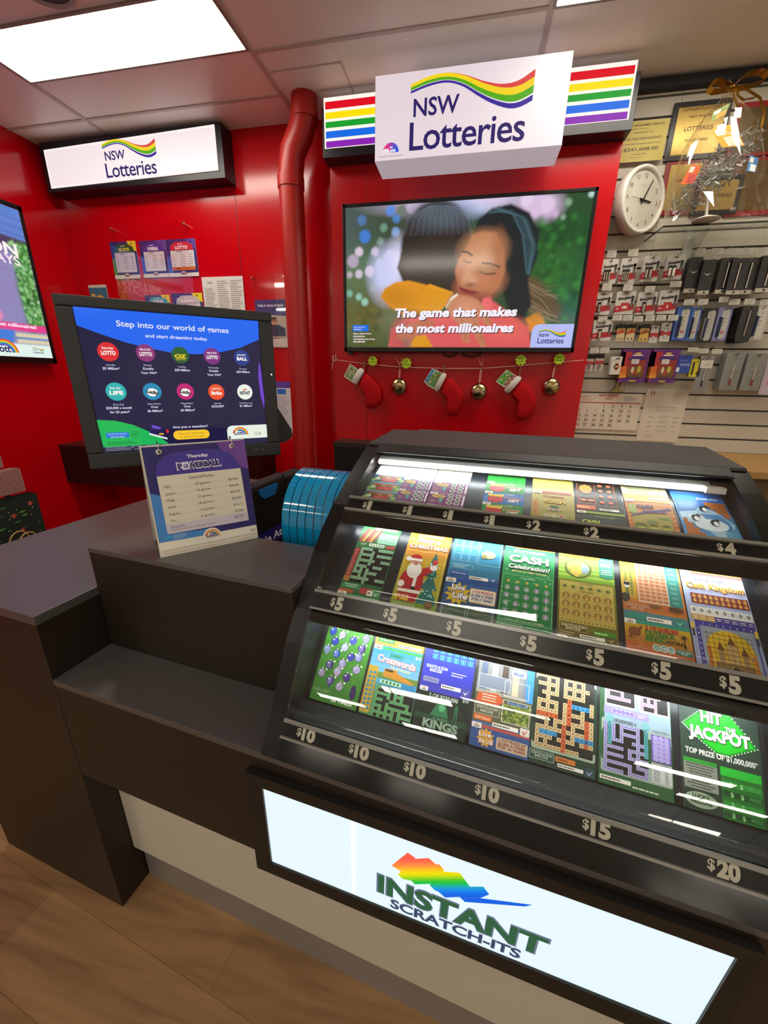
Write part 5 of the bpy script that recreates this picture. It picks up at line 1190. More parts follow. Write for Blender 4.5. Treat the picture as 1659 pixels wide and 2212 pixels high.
def t_bigx(s, w, h):
    s.rect(0, 0, w, h, '#203a2c', 1); s.rrect(w * .02, h * .155, w * .985, h * 1.0, .004, '#9fae98', 2); s.rect(w * .06, h * .18, w * .95, h, '#1a1a18', 3)
    on = crossword(s, w * .06, h * .18, w * .95, h * .99, 13, 17, '#1a1a18', '#d8bf92', '#9a7a48', 12, 3)
    du, dv = w * .89 / 13, h * .81 / 17
    def word(c, r, txt, vert, col):
        for i, ch in enumerate(txt):
            a, b2 = w * .06 + (c + (0 if vert else i)) * du, h * .99 - (r + (i if vert else 0) + 1) * dv; s.rect(a, b2, a + du, b2 + dv, col, 6); s.text(ch, a + du / 2, b2 + dv * .2, dv * .55, '#3a2a1a' if col != '#3a8fc4' else '#12304a', 7, bold=.02)
    word(7, 5, 'AROMATIC'[:6], True, '#c25a32'); word(8, 6, 'ARIA', False, '#3a8fc4'); word(0, 9, 'DIRTHY'[:5], False, '#c25a32'); word(11, 9, 'STOVES', True, '#c25a32'); word(1, 13, 'PRION'[:4], False, '#3a8fc4'); word(9, 13, 'GAZE', False, '#3a8fc4'); word(6, 11, 'TODAYS', True, '#c25a32')
    s.rrect(w * .0, h * .05, w * .38, h * .14, .002, '#1f4a3a', 3); s.frame(w * .0, h * .05, w * .38, h * .14, .0006, '#c8d8c4', 4); s.text('SCRATCH & SCAN', w * .19, h * .10, .0042, '#dfe8d8', 5, fit=w * .32); s.text('BARCODE', w * .19, h * .07, .0042, '#dfe8d8', 5, fit=w * .2); s.rect(w * .4, h * .08, w * .70, h * .13, '#c4762a', 3); s.lines(w * .43, h * .085, w * .67, h * .125, 1, '#7a3a1a', 4, .4); barcode_row(s, w * .44, h * .03, w * .82, h * .065); tick(s, w * .91, h * .05, .006, '#a89ad8', 4, '#2a4a52')
def t_mauve(s, w, h):
    s.rect(0, 0, w, h, '#2a5a34', 1); s.rrect(w * .03, h * .12, w * .99, h * .66, .004, '#9fb0a4', 2)
    s.rect(w * .07, h * .62, w * .99, h, '#98b0c0', 2); s.rrect(w * .08, h * .80, w * .52, h, .003, '#dcd0d8', 3); s.rrect(w * .56, h * .80, w * .98, h, .003, '#dcd0d8', 3)
    crossword(s, w * .10, h * .82, w * .5, h, 8, 4, '#1c1a1c', '#dcb8cc', '#b8789c', 4, 4); crossword(s, w * .58, h * .82, w * .96, h, 8, 4, '#1c1a1c', '#dcb8cc', '#b8789c', 5, 4)
    s.rrect(w * .06, h * .71, w * .7, h * .79, .003, '#9a90c4', 3); s.rrect(w * .17, h * .725, w * .5, h * .775, .004, '#d8d4e8', 4); dots(s, w * .18, h * .725, w * .49, h * .775, 5, 1, '#8a7ac0', .0036, 5); s.lines(w * .54, h * .73, w * .68, h * .775, 2, '#e8e4f0', 4, .4)
    s.text('CROSSWORD 4', w * .36, h * .635, .0055, '#3f3f52', 4, bold=.02, fit=w * .32)
    crossword(s, w * .06, h * .135, w * .68, h * .62, 11, 13, '#16161a', '#b9b4d8', '#7a70b8', 15, 3)
    for a, b2 in ((.12, .40), (.62, .34)): s.rect(w * a, h * b2, w * (a + .055), h * .63, '#4f9aa0', 6); [s.text('RUSTIC'[j], w * (a + .027), h * (.59 - .037 * j), .0045, '#1c4a52', 7) for j in range(6 if a > .5 else 5)]; s.ell(w * (a + .027), h * .655, .006, .009, '#7ab0b4', 6, 10)
    s.text('YOUR LETTERS 4', w * .85, h * .62, .0038, '#3a4a3c', 4, fit=w * .22); s.rect(w * .72, h * .34, w * .98, h * .60, '#6f5aa8', 4); dots(s, w * .74, h * .35, w * .96, h * .59, 3, 6, '#a89ad4', .0042, 5); s.rect(w * .72, h * .14, w * .98, h * .33, '#c8ccc8', 4); s.text('PRIZE LEGEND 4', w * .85, h * .305, .0036, '#3a3a52', 5, fit=w * .22); s.lines(w * .74, h * .15, w * .84, h * .295, 8, '#5a5a72', 5, .35, 2); s.lines(w * .89, h * .15, w * .95, h * .295, 8, '#5a5a72', 5, .35, 3)
    barcode_row(s, w * .02, h * .045, w * .44, h * .085); s.lines(w * .46, h * .02, w * .98, h * .06, 1, '#cfdcc4', 4, .4)
def t_jackpot(s, w, h):
    bg(s, w, h, '#20382c', '#33493e', 4); gr = '#1fc42a'
    s.poly([(w * .03, h * .80), (w * .30, h * .98), (w * .66, h * .98), (w * .97, h * .70), (w * .60, h * .565), (w * .45, h * .565), (w * .18, h * .70)], '#158a28', 2); s.poly([(w * .07, h * .80), (w * .32, h * .965), (w * .66, h * .965), (w * .93, h * .70), (w * .60, h * .585), (w * .46, h * .585), (w * .2, h * .70)], gr, 3)
    R = [(.03, .80), (.30, .98), (.66, .98), (.97, .70), (.60, .565), (.45, .565), (.18, .70), (.03, .80)]
    for (a, b2), (c, d) in zip(R[:-1], R[1:]):
        for i in range(9): s.ell(w * (a + (c - a) * i / 9), h * (b2 + (d - b2) * i / 9), .0011, .0011, '#e4f4e0', 4, 6)
    s.text('HIT', w * .42, h * .855, .017, '#16301e', 4, bold=.08, fit=w * .30); s.text('HIT', w * .417, h * .858, .0165, '#eef2ea', 5, bold=.05, fit=w * .28); s.text('THE', w * .65, h * .80, .008, '#16301e', 5, bold=.08, fit=w * .15); s.text('THE', w * .65, h * .80, .0078, '#eef2ea', 6, bold=.045, fit=w * .14)
    s.text('JACKPOT', w * .50, h * .685, .0175, '#16301e', 5, bold=.08, fit=w * .80); s.text('JACKPOT', w * .497, h * .689, .0168, '#eef2ea', 6, bold=.055, fit=w * .78); s.text('TOP PRIZE OF $1,000,000*', w * .5, h * .52, .0075, '#e4e8de', 5, bold=.04, fit=w * .9)
    s.rect(w * .02, h * .19, w * .44, h * .46, '#8f948a', 3); s.lines(w * .05, h * .2, w * .41, h * .43, 9, '#3c423a', 4, .35, 3, 'c'); s.rect(w * .02, h * .43, w * .44, h * .47, '#2f9a34', 4); s.ell(w * .22, h * .10, w * .20, h * .07, '#9fb09a', 4, 24); s.text('LUCKY', w * .22, h * .11, .006, '#2a5a34', 5, bold=.05, fit=w * .22); s.text('MILLIONS', w * .22, h * .065, .006, '#2a5a34', 5, bold=.05, fit=w * .26)
    s.rrect(w * .48, h * .0, w * .97, h * .46, .003, '#1f7a2c', 3); s.rect(w * .48, h * .38, w * .97, h * .46, '#28c236', 4)
    for j in range(4):
        s.rect(w * .49, h * (.02 + .09 * j), w * .96, h * (.07 + .09 * j), '#2a9a38' if j % 2 else '#174f24', 4); s.text('$', w * .60, h * (.025 + .09 * j), .006, '#9fe0a0', 5, bold=.03); s.text('$', w * .72, h * (.025 + .09 * j), .006, '#9fe0a0', 5, bold=.03); s.text('PRIZE', w * .87, h * (.03 + .09 * j), .005, '#4fb05a', 5, bold=.02, fit=w * .13)

ticket(0, (778, 1075), (850, 1088), 'green and red ticket strip, first from the left in the top tier', t_red)
ticket(0, (859, 1070), (923, 1080), 'purple ticket strip, second from the left in the top tier', t_purple(True))
ticket(0, (925, 1080), (1003, 1090), 'purple ticket strip beside the empty slot in the top tier', t_purple(False))
ticket(0, (1043, 1085), (1130, 1095), 'green and red Christmas gift ticket strip right of the empty top slot', t_xgift)
ticket(0, (1147, 1095), (1240, 1105), 'gold Christmas ticket with a small tree of baubles, top tier', t_xcash)
ticket(0, (1242, 1100), (1346, 1112), 'black halloween ticket with orange pumpkin panel and lime lettering, top tier', t_spook)
ticket(0, (1350, 1105), (1455, 1118), 'orange ticket with three green cash towers, top tier', t_incline)
ticket(0, (1462, 1115), (1592, 1128), 'blue ticket with penguins on ice, far right of the top tier', t_penguin)
ticket(1, (752, 1225), (838, 1240), 'green and red crossword ticket, far left of the middle tier', t_xword)
ticket(1, (862, 1240), (956, 1255), 'orange Merry Christmas ticket with Santa, middle tier', t_santa)
ticket(1, (963, 1255), (1075, 1275), 'blue ticket strip with a yellow starburst, middle tier', t_life)
ticket(1, (1080, 1275), (1195, 1295), 'bright green ticket with big silver cash lettering, middle tier', t_cashcel)
ticket(1, (1204, 1295), (1330, 1315), 'gold and green ticket with rows of brown dollar signs, middle tier', t_gold)
ticket(1, (1345, 1320), (1483, 1340), 'orange desert bingo ticket with an emu and kangaroo, middle tier', t_outback)
ticket(1, (1487, 1345), (1632, 1365), 'lilac ticket with gridded castle arch, far right of the middle tier', t_kingdom)
ticket(2, (672, 1455), (785, 1470), 'green ticket covered in blue and mauve baubles, bottom tier', t_baubles)
ticket(2, (790, 1475), (900, 1490), 'crossword ticket with an orange train and yellow strip, bottom tier', t_jumbo)
ticket(2, (903, 1500), (1015, 1520), 'blue over dark green ticket with pale kings lettering, bottom tier', t_kings)
ticket(2, (1022, 1535), (1147, 1555), 'blue and red ticket with house photo and hedge, bottom tier', t_house)
ticket(2, (1148, 1560), (1288, 1580), 'big crossword ticket on black with orange and blue words, bottom tier', t_bigx)
ticket(2, (1293, 1595), (1450, 1615), 'mauve crossword ticket with purple letter panel, bottom tier', t_mauve)
ticket(2, (1470, 1635), (1655, 1655), 'dark ticket with glowing green diamond and jackpot lettering, bottom tier', t_jackpot)
# ------------------------------------------------------------------ lottery terminal on the rear counter
m_bez = noisy(mat('#2b2d2e', rough=.5), 300, .1, bump=.03); m_blk = mat('#0d0d0e', rough=.4); m_pr = noisy(mat('#161617', rough=.45), 200, .1)
ya = math.radians(48.4)
# the monitor's frame: local x along its width, y into the screen, z up, origin at the bottom centre
sM = .83; tl = np.array([-1.159, .792]) * sM; du = np.array([.367, .414]) / .5534
Wm, Hm = .5538 * sM, .4547 * sM
c0 = tl + du * Wm / 2
mon = cthing('customer_monitor', 'thick black customer monitor turned to the right, listing lottery games on a blue screen', 'monitor', float(c0[0]), float(c0[1]), 1.5 + .189 * sM - Hm, rz=ya)
hw = Wm / 2
Zo = homog([(25, 35), (1390, 145), (1470, 1035), (270, 1143)], Wm, Hm)
C4 = [Zo(*p) for p in ((168, 128), (1312, 190), (1385, 960), (345, 1035))]
sx0, sx1 = (C4[0][0] + C4[3][0]) / 2 - hw, (C4[1][0] + C4[2][0]) / 2 - hw; sz0, sz1 = (C4[2][1] + C4[3][1]) / 2, (C4[0][1] + C4[1][1]) / 2
g = G()
for a in ((-hw, 0, hw, sz0), (-hw, sz1, hw, Hm), (-hw, sz0, sx0, sz1), (sx1, sz0, hw, sz1)): g.box(a[0], 0, a[1], a[2], .02, a[3], m_bez)
g.build('bezel', mon, bevel=.004, seg=3)
G().box(-hw + .004, .018, .004, hw - .004, .060, Hm - .004, m_bez).build('back_shell', mon, bevel=.006)
G().disc((0, 0, 0), .002, mat('#f4f0c8', emit=2.), Matrix.Translation((hw - .012, -.0005, Hm * .59)) @ Matrix.Rotation(PI / 2, 4, 'X')).build('power_light', mon)
s = Sheet(rough=.6)
for u, t in ((.158, 'MENU'),): s.text(t, u, .019, .004, '#77797a', 1)
s.ell(.178, .021, .0035, .0035, '#4c4e4f', 1); s.ell(.135, .021, .002, .002, '#4c4e4f', 1)
o = s.build('controls', mon, (0, -.0004, 0)); o['kind'] = 'stuff'
s = Sheet(dh=.0003, rough=.10)
E1 = lambda h, k=1.: mat(h, rough=.10, emit=k)
Ws, Hs = sx1 - sx0, sz1 - sz0
Z = homog([(168, 128), (1312, 190), (1385, 960), (345, 1035)], Ws, Hs)
s.at(0, 0)
s.rect(0, 0, Ws, Hs, E1('#14103c'), 0)
arc_top = [(168, 128), (1312, 190)]; arc_bot = [(1318, 305), (1200, 360), (1080, 388), (930, 405), (780, 400), (640, 375), (480, 338), (330, 290), (185, 240)]
s.poly([Z(*p) for p in (arc_top + arc_bot)][::-1], E1('#1263ee'), 1)
gp = [Z(305, 826), Z(420, 830), Z(530, 855), Z(640, 900), Z(710, 940), Z(755, 972), Z(345, 1000)]
s.poly(gp[::-1], E1('#14b455'), 1)
s.poly([Z(*p) for p in ((1320, 440), (1330, 470), (1362, 700), (1358, 738), (1335, 660), (1318, 540))][::-1], E1('#7040c8'), 1)
TW = E1('#dfe2f6', .95)
def st(body, xa, ya_, xb, yb, size, c=None, l=3, **k):
    a, b2 = Z(xa, ya_), Z(xb, yb); s.text(body, (a[0] + b2[0]) / 2, (a[1] + b2[1]) / 2, size, c or TW, l, fit=abs(b2[0] - a[0]), **k)
st('Step into our world of games', 433, 240, 1128, 270, .0125, bold=.02)
st('and start dreaming today.', 610, 306, 998, 318, .0080, bold=.02)
game = [((380, 400), 65, '#d9252f', 'LOTTO', 'Saturday', 'Saturday', ['$5 Million*']), ((611, 403), 58, '#8a2f74', 'LOTTO', 'Mon & Wed', 'Monday', ['Double', 'Your Win*']), ((826, 412), 54, '#1f5a30', 'OZ', 'LOTTO', 'Tuesday', ['$30 Million']), ((1025, 415), 52, '#7c2a80', 'LOTTO', 'Mon & Wed', 'Wednesday', ['Double', 'Your Win*']), ((1212, 422), 48, '#1b3a8c', 'BALL', 'power', 'Thursday', ['$20 Million']),
        ((427, 647), 64, '#25b0b0', 'LIFE', 'Set for', 'Every Day', ['$20,000 a month', 'for 20 years*']), ((651, 643), 58, '#1487b4', 'Lucky', '', 'Super Jackpot', ['Over', '$6 Million*']), ((858, 640), 54, '#c01a72', 'Lucky', '', 'Mega Jackpot', ['Over', '$9 Million*']), ((1053, 640), 51, '#ea4c24', 'Strike', 'LOTTO', 'Saturday', ['$330,000*']), ((1234, 637), 48, '#e9efe6', 'INSTANT', '', 'Top Prizes up to', ['$1 Million*'])]
for (x, y), r, c, big, small, day, amt in game:
    u, v = Z(x, y); rr = Z(x + r, y + 2)[0] - u
    s.ell(u, v, rr, rr, E1(c), 3, 28)
    ink = E1('#f3ede8') if big not in ('INSTANT', 'OZ') else E1('#e6c81e' if big == 'OZ' else '#2f3440')
    if big == 'Lucky': s.ell(u, v - .002, rr * .62, rr * .50, E1('#f4f2ee'), 4, 9); s.text('Lucky', u, v - .005, rr * .42, E1('#141420'), 5, bold=.05, fit=rr * 1.3, rot=-.2)
    else:
        s.text(big, u, v - rr * .32, rr * .42, ink, 5, bold=.05, fit=rr * 1.35)
        if small: s.text(small, u, v + (rr * .28 if big != 'OZ' else -rr * .6), rr * .26, ink, 5, bold=.02, fit=rr * 1.1)
        if big == 'INSTANT': s.poly([(u - rr * .4, v + rr * .16), (u, v + rr * .45), (u + rr * .4, v + rr * .3), (u, v + rr * .22)], E1('#e2662a'), 5)
    y2 = v - rr - (.0075 if y < 500 else .0085)
    s.text(day, u, y2 - .002, .0038, TW, 3)
    for i, t in enumerate(amt): s.text(t, u, y2 - .0105 - .0095 * i, .0055, TW, 3, bold=.02)
st('Are you a member?', 780, 872, 1000, 865, .006, bold=.02)
a, b2 = Z(772, 938), Z(1022, 888); hh = .0115; um, vm = (a[0] + b2[0]) / 2, (a[1] + b2[1]) / 2
s.rrect(um - .043, vm - hh, um + .043, vm + hh, hh * .98, E1('#f6c32a'), 3); s.text('Scan your card now', um, vm + .002, .0045, E1('#6a5410'), 4, fit=.058); s.text('or chat to us to join', um, vm - .0065, .0045, E1('#6a5410'), 4, fit=.055)
a, b2 = Z(1130, 942), Z(1372, 842); rc_ = .012
s.poly([(a[0], a[1]), (Ws, a[1]), (Ws, b2[1]), (a[0] + rc_, b2[1]), (a[0] + rc_ * .3, b2[1] - rc_ * .3), (a[0], b2[1] - rc_)], E1('#e4efe2'), 3)
u, v = Z(1212, 910); lott_logo(s, u, v, .021, 4); wave_logo(s, Z(1300, 912)[0], Z(1300, 912)[1], .018, 4)
a, b2 = Z(366, 942), Z(502, 900); s.rect(a[0], a[1], b2[0], b2[1], E1('#1476d8'), 3); s.text('HAVE FUN & PLAY', (a[0] + b2[0]) / 2, (a[1] + b2[1]) / 2 + .001, .0036, TW, 4, fit=.040); s.text('RESPONSIBLY', (a[0] + b2[0]) / 2, (a[1] + b2[1]) / 2 - .006, .0036, TW, 4, fit=.030)
u, v = Z(543, 917); s.arc(u, v, .0075, .0083, 0, 360, E1('#0c4a22'), 3, 24); s.text('18+', u, v - .0022, .005, E1('#0c4a22'), 3, bold=.02)
a = Z(370, 965); s.lines(a[0], a[1] - .008, a[0] + .062, a[1], 2, E1('#0c6a2c'), 3, .4, 2)
s.poly([Z(*p) for p in ((645, 852), (710, 872), (745, 945), (632, 918))][::-1], E1('#1c1650'), 3); s.poly([Z(*p) for p in ((632, 905), (746, 935), (746, 946), (632, 917))][::-1], E1('#dfe6ea'), 4); s.poly([Z(*p) for p in ((645, 852), (708, 870), (690, 882), (650, 872))][::-1], E1('#6a4ad0'), 4)
u, v = Z(745, 893); s.ell(u, v, .0035, .0048, E1('#d8242f'), 4, 10); u, v = Z(708, 915); s.ell(u, v, .006, .004, E1('#e8b42a'), 4, 10, 0, 180)
a, b2 = Z(352, 1030), Z(1370, 945); s.lines(.006, .003, Ws - .006, .0135, 3, E1('#b9bdd8', .6), 3, .35, 5)
s.build('screen', mon, (sx0, .006, sz0))
# operator's own screen, leaning away behind it
G().prism([(-.10, .27), (hw - .03, .27), (hw + .004, .155), (hw + .058, .062), (hw + .058, .040), (hw + .035, .024), (-.10, .022)][::-1], .075, .105, m_bez, 'y').build('operator_screen', mon, bevel=.004)
G().prism([(.03, .0), (.03, -.075), (.15, -.10), (.17, -.10), (.17, .05), (.061, .04)], -.07, .13, m_blk, 'x').build('stand', mon, bevel=.006)
# ticket printer: long side faces right
pt = cthing('ticket_printer', 'black lottery ticket printer with a blue grip, below the customer monitor', 'printer', -.84, .93, .83)
prf = [(-.105, .225), (-.09, .25), (.10, .370), (.118, .362), (.120, .340), (.120, .205), (-.105, .205)]
g = G().prism(prf, 0.0, .175, m_pr, 'y'); g.prism([(a, b2 - (.006 if b2 > .3 else 0)) for a, b2 in prf], .179, .275, m_pr, 'y'); g.build('body', pt, bevel=.010, seg=3)
s = G(); pts = [(.055, .345), (.150, .345), (.150, .335), (.135, .312), (.075, .312), (.055, .330)]
s.prism([(y - .02, z) for y, z in pts], .116, .1235, mat('#1d6fb4', rough=.3), 'x'); s.build('grip', pt, bevel=.002)
G().disc((0, 0, 0), .004, m_blk, Matrix.Translation((.1212, .215, .30)) @ Matrix.Rotation(PI / 2, 4, 'Y')).build('lock', pt)
G().box(-.105, .0, .155, .115, .27, .203, mat('#15151a', rough=.5)).build('base', pt, bevel=.004)
mpx = lambda u, v, h: (.1155 + h, u, v)
s = Sheet(mpx, **KPAP); s.poly([(-.03, .150), (.16, .150), (.19, .203), (-.03, .203)], '#241a70', 1); s.poly([(.165, .150), (.225, .150), (.225, .203), (.195, .203)], '#2f8ac8', 1)
s.text('Available At', .148, .163, .026, '#e8e4f0', 2, 'r', bold=.03, fit=.24); s.build('sign_strip', pt)
G().box(-.10, .02, 0, .10, .25, .153, m_blk).build('pedestal', pt)
# row of glossy blue curved bands
bb = cthing('ticket_holder', 'row of glossy blue curved plastic bands between the printer and the ticket case', 'ticket holder', -.548, .86, .83)
m_band = mat('#0e8fc6', rough=.07, spec=.6, coat=.4); m_band2 = mat('#123a9a', rough=.07, spec=.6, coat=.4)
prof = [(0, 0.20)] + [(.13 - .13 * math.cos(t), .285 + .135 * math.sin(t)) for t in [PI / 2 * i / 12 for i in range(13)]]
for i in range(7):
    x = -.03 + .024 * i
    G().band([(y, z) for y, z in prof[::-1]], .002, x + .0012, x + .0226, m_band).build('band', bb)
    G().band([(y + .004, z - .004) for y, z in prof[::-1]], .002, x - .0008, x + .0012, m_band2).build('band_edge', bb)
G().box(-.035, .003, 0, .145, .13, .20, mat('#2a2c2d', rough=.5)).build('base', bb, bevel=.003)
# flip calendar with the price list
f0, f1 = PC(347, 1205, 2, 1.104), PC(558, 1161, 2, 1.104)
ff = math.atan2(f1[1] - f0[1], f1[0] - f0[0]); Wf = math.hypot(f1[1] - f0[1], f1[0] - f0[0])
fc = cthing('flip_calendar', 'white ring-bound desk easel with a purple Thursday price list on the raised box', 'desk easel', float(f0[0]), float(f0[1]), 1.104, rz=ff)
Hf = .246
m_wh = mat('#d8d3c6', rough=.55)
ln = .045
g = G(); g.add([(0, 0, 0), (Wf, 0, 0), (Wf, ln, Hf), (0, ln, Hf), (0, .004, 0), (Wf, .004, 0), (Wf, ln + .003, Hf), (0, ln + .003, Hf)], [(0, 1, 2, 3), (5, 4, 7, 6), (0, 4, 5, 1), (1, 5, 6, 2), (2, 6, 7, 3), (3, 7, 4, 0)], m_wh)
g.add([(0, .12, 0), (Wf, .12, 0), (Wf, ln + .004, Hf - .004), (0, ln + .004, Hf - .004)], [(1, 0, 3, 2)], m_wh); g.build('easel_board', fc)
fm = lambda u, v, h: (u, ln * v / Hf - .003 - h, v + .1 * h)
s = Sheet(fm, dh=.0003, **KPAP)
Z = homog([(85, 285), (1462, 180), (1590, 1370), (340, 1628)], Wf, Hf)
pg = [Z(105, 295), Z(1462, 185), Z(1605, 1298), Z(330, 1450)]
P0, P1, Q0, Q1 = .003, Wf - .001, Z(330, 1550)[1], Hf - .002
s.rect(P0, Q0, P1, Q1, '#e0dbcd', 0)
vt = Z(330, 1448)[1]; s.rect(P0, vt, P1, Q1, '#241c66', 1)
s.poly([Z(*p) for p in ((1090, 216), (1462, 185), (1500, 548), (1400, 520), (1280, 400), (1150, 300))][::-1], '#6b3f94', 2)
s.poly([Z(*p) for p in ((215, 860), (345, 880), (440, 1345), (880, 1280), (1010, 1256), (890, 1352), (330, 1448))][::-1], '#3f7fc8', 2)
s.poly([Z(*p) for p in ((302, 650), (300, 560), (330, 470), (420, 390), (560, 345), (760, 318), (960, 303), (1130, 305), (1260, 345), (1350, 430), (1395, 535))][::-1], '#3d2f92', 3)
s.poly([Z(*p) for p in ((308, 652), (1395, 530), (1475, 1160), (435, 1345))][::-1], '#d5d0bf', 3)
s.poly([Z(*p) for p in ((412, 1232), (1455, 1062), (1475, 1160), (435, 1345))][::-1], '#c3bccb', 4)
def ft(body, xa, ya_, xb, yb, size, c, l=5, **k):
    a, b2 = Z(xa, ya_), Z(xb, yb); s.text(body, (a[0] + b2[0]) / 2, (a[1] + b2[1]) / 2, size, c, l, fit=abs(b2[0] - a[0]), **k)
ft('Thursday', 706, 415, 985, 390, .0072, '#e9e6f2', bold=.03)
ft('POWERBALL', 572, 565, 1152, 502, .0152, '#d9d6ea', bold=.09); ft('POWERBALL', 585, 553, 1140, 495, .0115, '#221a60', 6, bold=.05)
a = Z(690, 515); s.ell(a[0], a[1], .0085, .0085, '#d9d6ea', 7, 16); s.ell(a[0], a[1], .005, .005, '#5a54a0', 8, 10); s.ell(a[0] - .001, a[1] + .001, .002, .002, '#d9d6ea', 9, 8)
ft('QuickPicks', 724, 672, 1045, 638, .0068, '#4f4c52')
rows = [('Maxi', 400, 790, 492, '50 games', '$67.40'), ('Jumbo', 415, 872, 556, '36 games', '$48.60'), ('Mega', 430, 952, 537, '25 games', '$33.70'), ('Super', 445, 1030, 560, '18 games', '$24.25'), ('Regular', 460, 1112, 605, '12 games', '$16.15'), ('Mini', 473, 1195, 550, '8 games', '$10.80')]
for i, (nm, x0, y0, x1, gm, pr) in enumerate(rows):
    ft(nm, x0, y0, x1, y0 - 8, .0056, '#5c5860'); y = 742 + 77 * i; ft(gm, 805 + 13 * i, y, 995 + 10 * i, y - 20, .0056, '#5c5860'); y = 690 + 75 * i; ft(pr, 1233 + 14 * i, y, 1350 + 12 * i, y - 16, .0056, '#5c5860')
    a, b2 = Z(330 + 16 * i, 815 + 80 * i), Z(1410 + 10 * i, 640 + 80 * i); s.line(a[0], a[1], b2[0], b2[1], .0004, '#a8a298', 5)
ft('$26.95', 1296, 1140, 1410, 1118, .0056, '#5c5860'); ft('PowerHit', 486, 1272, 664, 1245, .0055, '#4f4c62'); ft('Guarantees the winning number', 490, 1300, 1060, 1205, .0042, '#6a6672')
a = Z(1000, 1330); s.ell(a[0], a[1] - .006, .021, .021, '#e0dbcd', 5, 16, 0, 180); lott_logo(s, a[0] + .001, a[1] - .006, .017, 6, e=KPAP)
wave_logo(s, Z(1490, 1290)[0], Z(1490, 1290)[1], .011, 6, e=KPAP)
a = Z(398, 1405); s.rect(a[0], a[1], a[0] + .018, a[1] + .006, '#2f9ad0', 5); a = Z(515, 1395); s.lines(a[0], a[1] - .002, a[0] + .03, a[1] + .010, 4, '#a8c8e8', 5, .35)
s.build('price_page', fc)
s = Sheet(fm, dh=.0003, **KPAP); s.rect(.008, .006, Wf - .002, Q0 + .02, '#d2ccbd', -4); s.build('page_stack', fc)
for x, y in ((340, 345), (1293, 262)):
    u, v = Z(x, y)
    gr = G(); gr.tube([(u + .0015 * math.sin(t * 2), ln * v / Hf + .002 + .017 * math.cos(t), v + .006 + .016 * math.sin(t)) for t in [2 * PI * i / 20 for i in range(20)]], .0012, mat('#b9b7b2', rough=.2, metal=1.), 8, closed=True)
    gr.build('binder_ring', fc)
    s = Sheet(fm, **KPAP); s.ell(u, v, .0062, .0058, '#cfcac0', 8, 14); s.ell(u + .0008, v, .003, .003, '#3a3650', 9, 10); s.build('eyelet', fc)
# ------------------------------------------------------------------ red alcove: shelf, posters, bags
t = thing('wall_shelf', 'deep dark box shelf fixed along the red alcove wall behind the monitor', 'shelf', (XL + .002, YB - .001, .74))
m_dk = mat('#201214', rough=.4)
G().box(0, -.40, 0, 1.45, 0, .255, m_dk).build('box', t); G().box(0, -.402, .255, 1.455, 0, .272, mat('#2c1a1c', rough=.4)).build('top', t)
m_acr = glass((1., .97, .97), .03, 1., 'acrylic', .05)
def poster(name, label, cat, px0, py0, px1, py1, draw, y=2.692, holder=None, th=.003, group=None):
    """flat print on the wall, from its top-left to its bottom-right photo point"""
    a, b2 = PW(px0, py0, y), PW(px1, py1, y); w, h = b2[0] - a[0], a[1] - b2[1]
    t = thing(name, label, cat, (a[0], y + th, b2[1]), group=group)
    s = Sheet(lambda u, v, hh: (u, -th - hh, v), **KPAP); s.add([(0, 0, 0), (w, 0, 0), (w, 0, h), (0, 0, h), (0, -th, 0), (w, -th, 0), (w, -th, h), (0, -th, h)], [(3, 2, 1, 0), (0, 1, 5, 4), (1, 2, 6, 5), (2, 3, 7, 6), (3, 0, 4, 7), (4, 5, 6, 7)], mat('#d8d4c8', **KPAP))
    draw(s, w, h); s.build('print', t)
    return t, w, h
def price_poster(head, tab, side, title, foot=None, mini=None):
    def f(s, w, h):
        s.rect(0, 0, w, h, '#2c2470', 1); s.poly([(w * .66, h), (w, h), (w, h * .72), (w * .8, h * .8)], tab, 2); s.ell(w * .84, h * .92, w * .025, w * .025, '#1c184c', 3, 8); s.poly([(0, h * .1), (w * .14, h * .1), (w * .14, h * .55), (0, h * .55)], side, 2)
        s.poly([(w * .13, h * .70), (w * .16, h * .84), (w * .34, h * .93), (w * .7, h * .93), (w * .88, h * .84), (w * .92, h * .70)], head, 3); s.text(title, w * .52, h * .74, h * .085, '#ece8f0' if title != 'OZ LOTTO' else '#e6d02a', 4, bold=.05, fit=w * .42); s.lines(w * .4, h * .85, w * .64, h * .89, 1, '#e0dcec', 4, .5)
        s.rrect(w * .13, h * .17, w * .92, h * .71, w * .02, '#cfccd2', 3); s.lines(w * .35, h * .64, w * .65, h * .69, 1, '#6a6870', 4, .5)
        for i in range(6): y = h * (.58 - .062 * i); s.rect(w * .18, y, w * .26, y + h * .016, '#8a8790', 4); s.rect(w * .44, y, w * .62, y + h * .016, '#8a8790', 4); s.rect(w * .74, y, w * .86, y + h * .016, '#8a8790', 4)
        if foot: s.rect(w * .13, h * .17, w * .92, h * .26, foot, 4); s.rect(w * .22, h * .20, w * .42, h * .225, '#4a2a1a', 5)
        s.rect(0, 0, w, h * .10, '#d8d6d2', 4); s.ell(w * .5, h * .06, w * .10, h * .085, '#d8d6d2', 4, 12, 0, 180); lott_logo(s, w * .5, h * .055, w * .075, 5, e=KPAP)
    return f
def wq(px, py, zx=180, zy=460, k=.2893): return zx + px * k, zy + py * k
a, b2 = wq(193, 218), wq(408, 490)
poster('price_poster', 'green-headed price poster with yellow corner, left of three in the clear wall holder', 'poster', 236, 523, 304, 601, price_poster('#1f5a34', '#e6d21e', '#4f8a3a', 'OZ LOTTO'))
poster('price_poster', 'plain purple price poster, middle of three in the clear wall holder', 'poster', 299, 521, 366, 598, price_poster('#3d2f92', '#5a3f9c', '#3f5cb8', 'POWERBALL'))
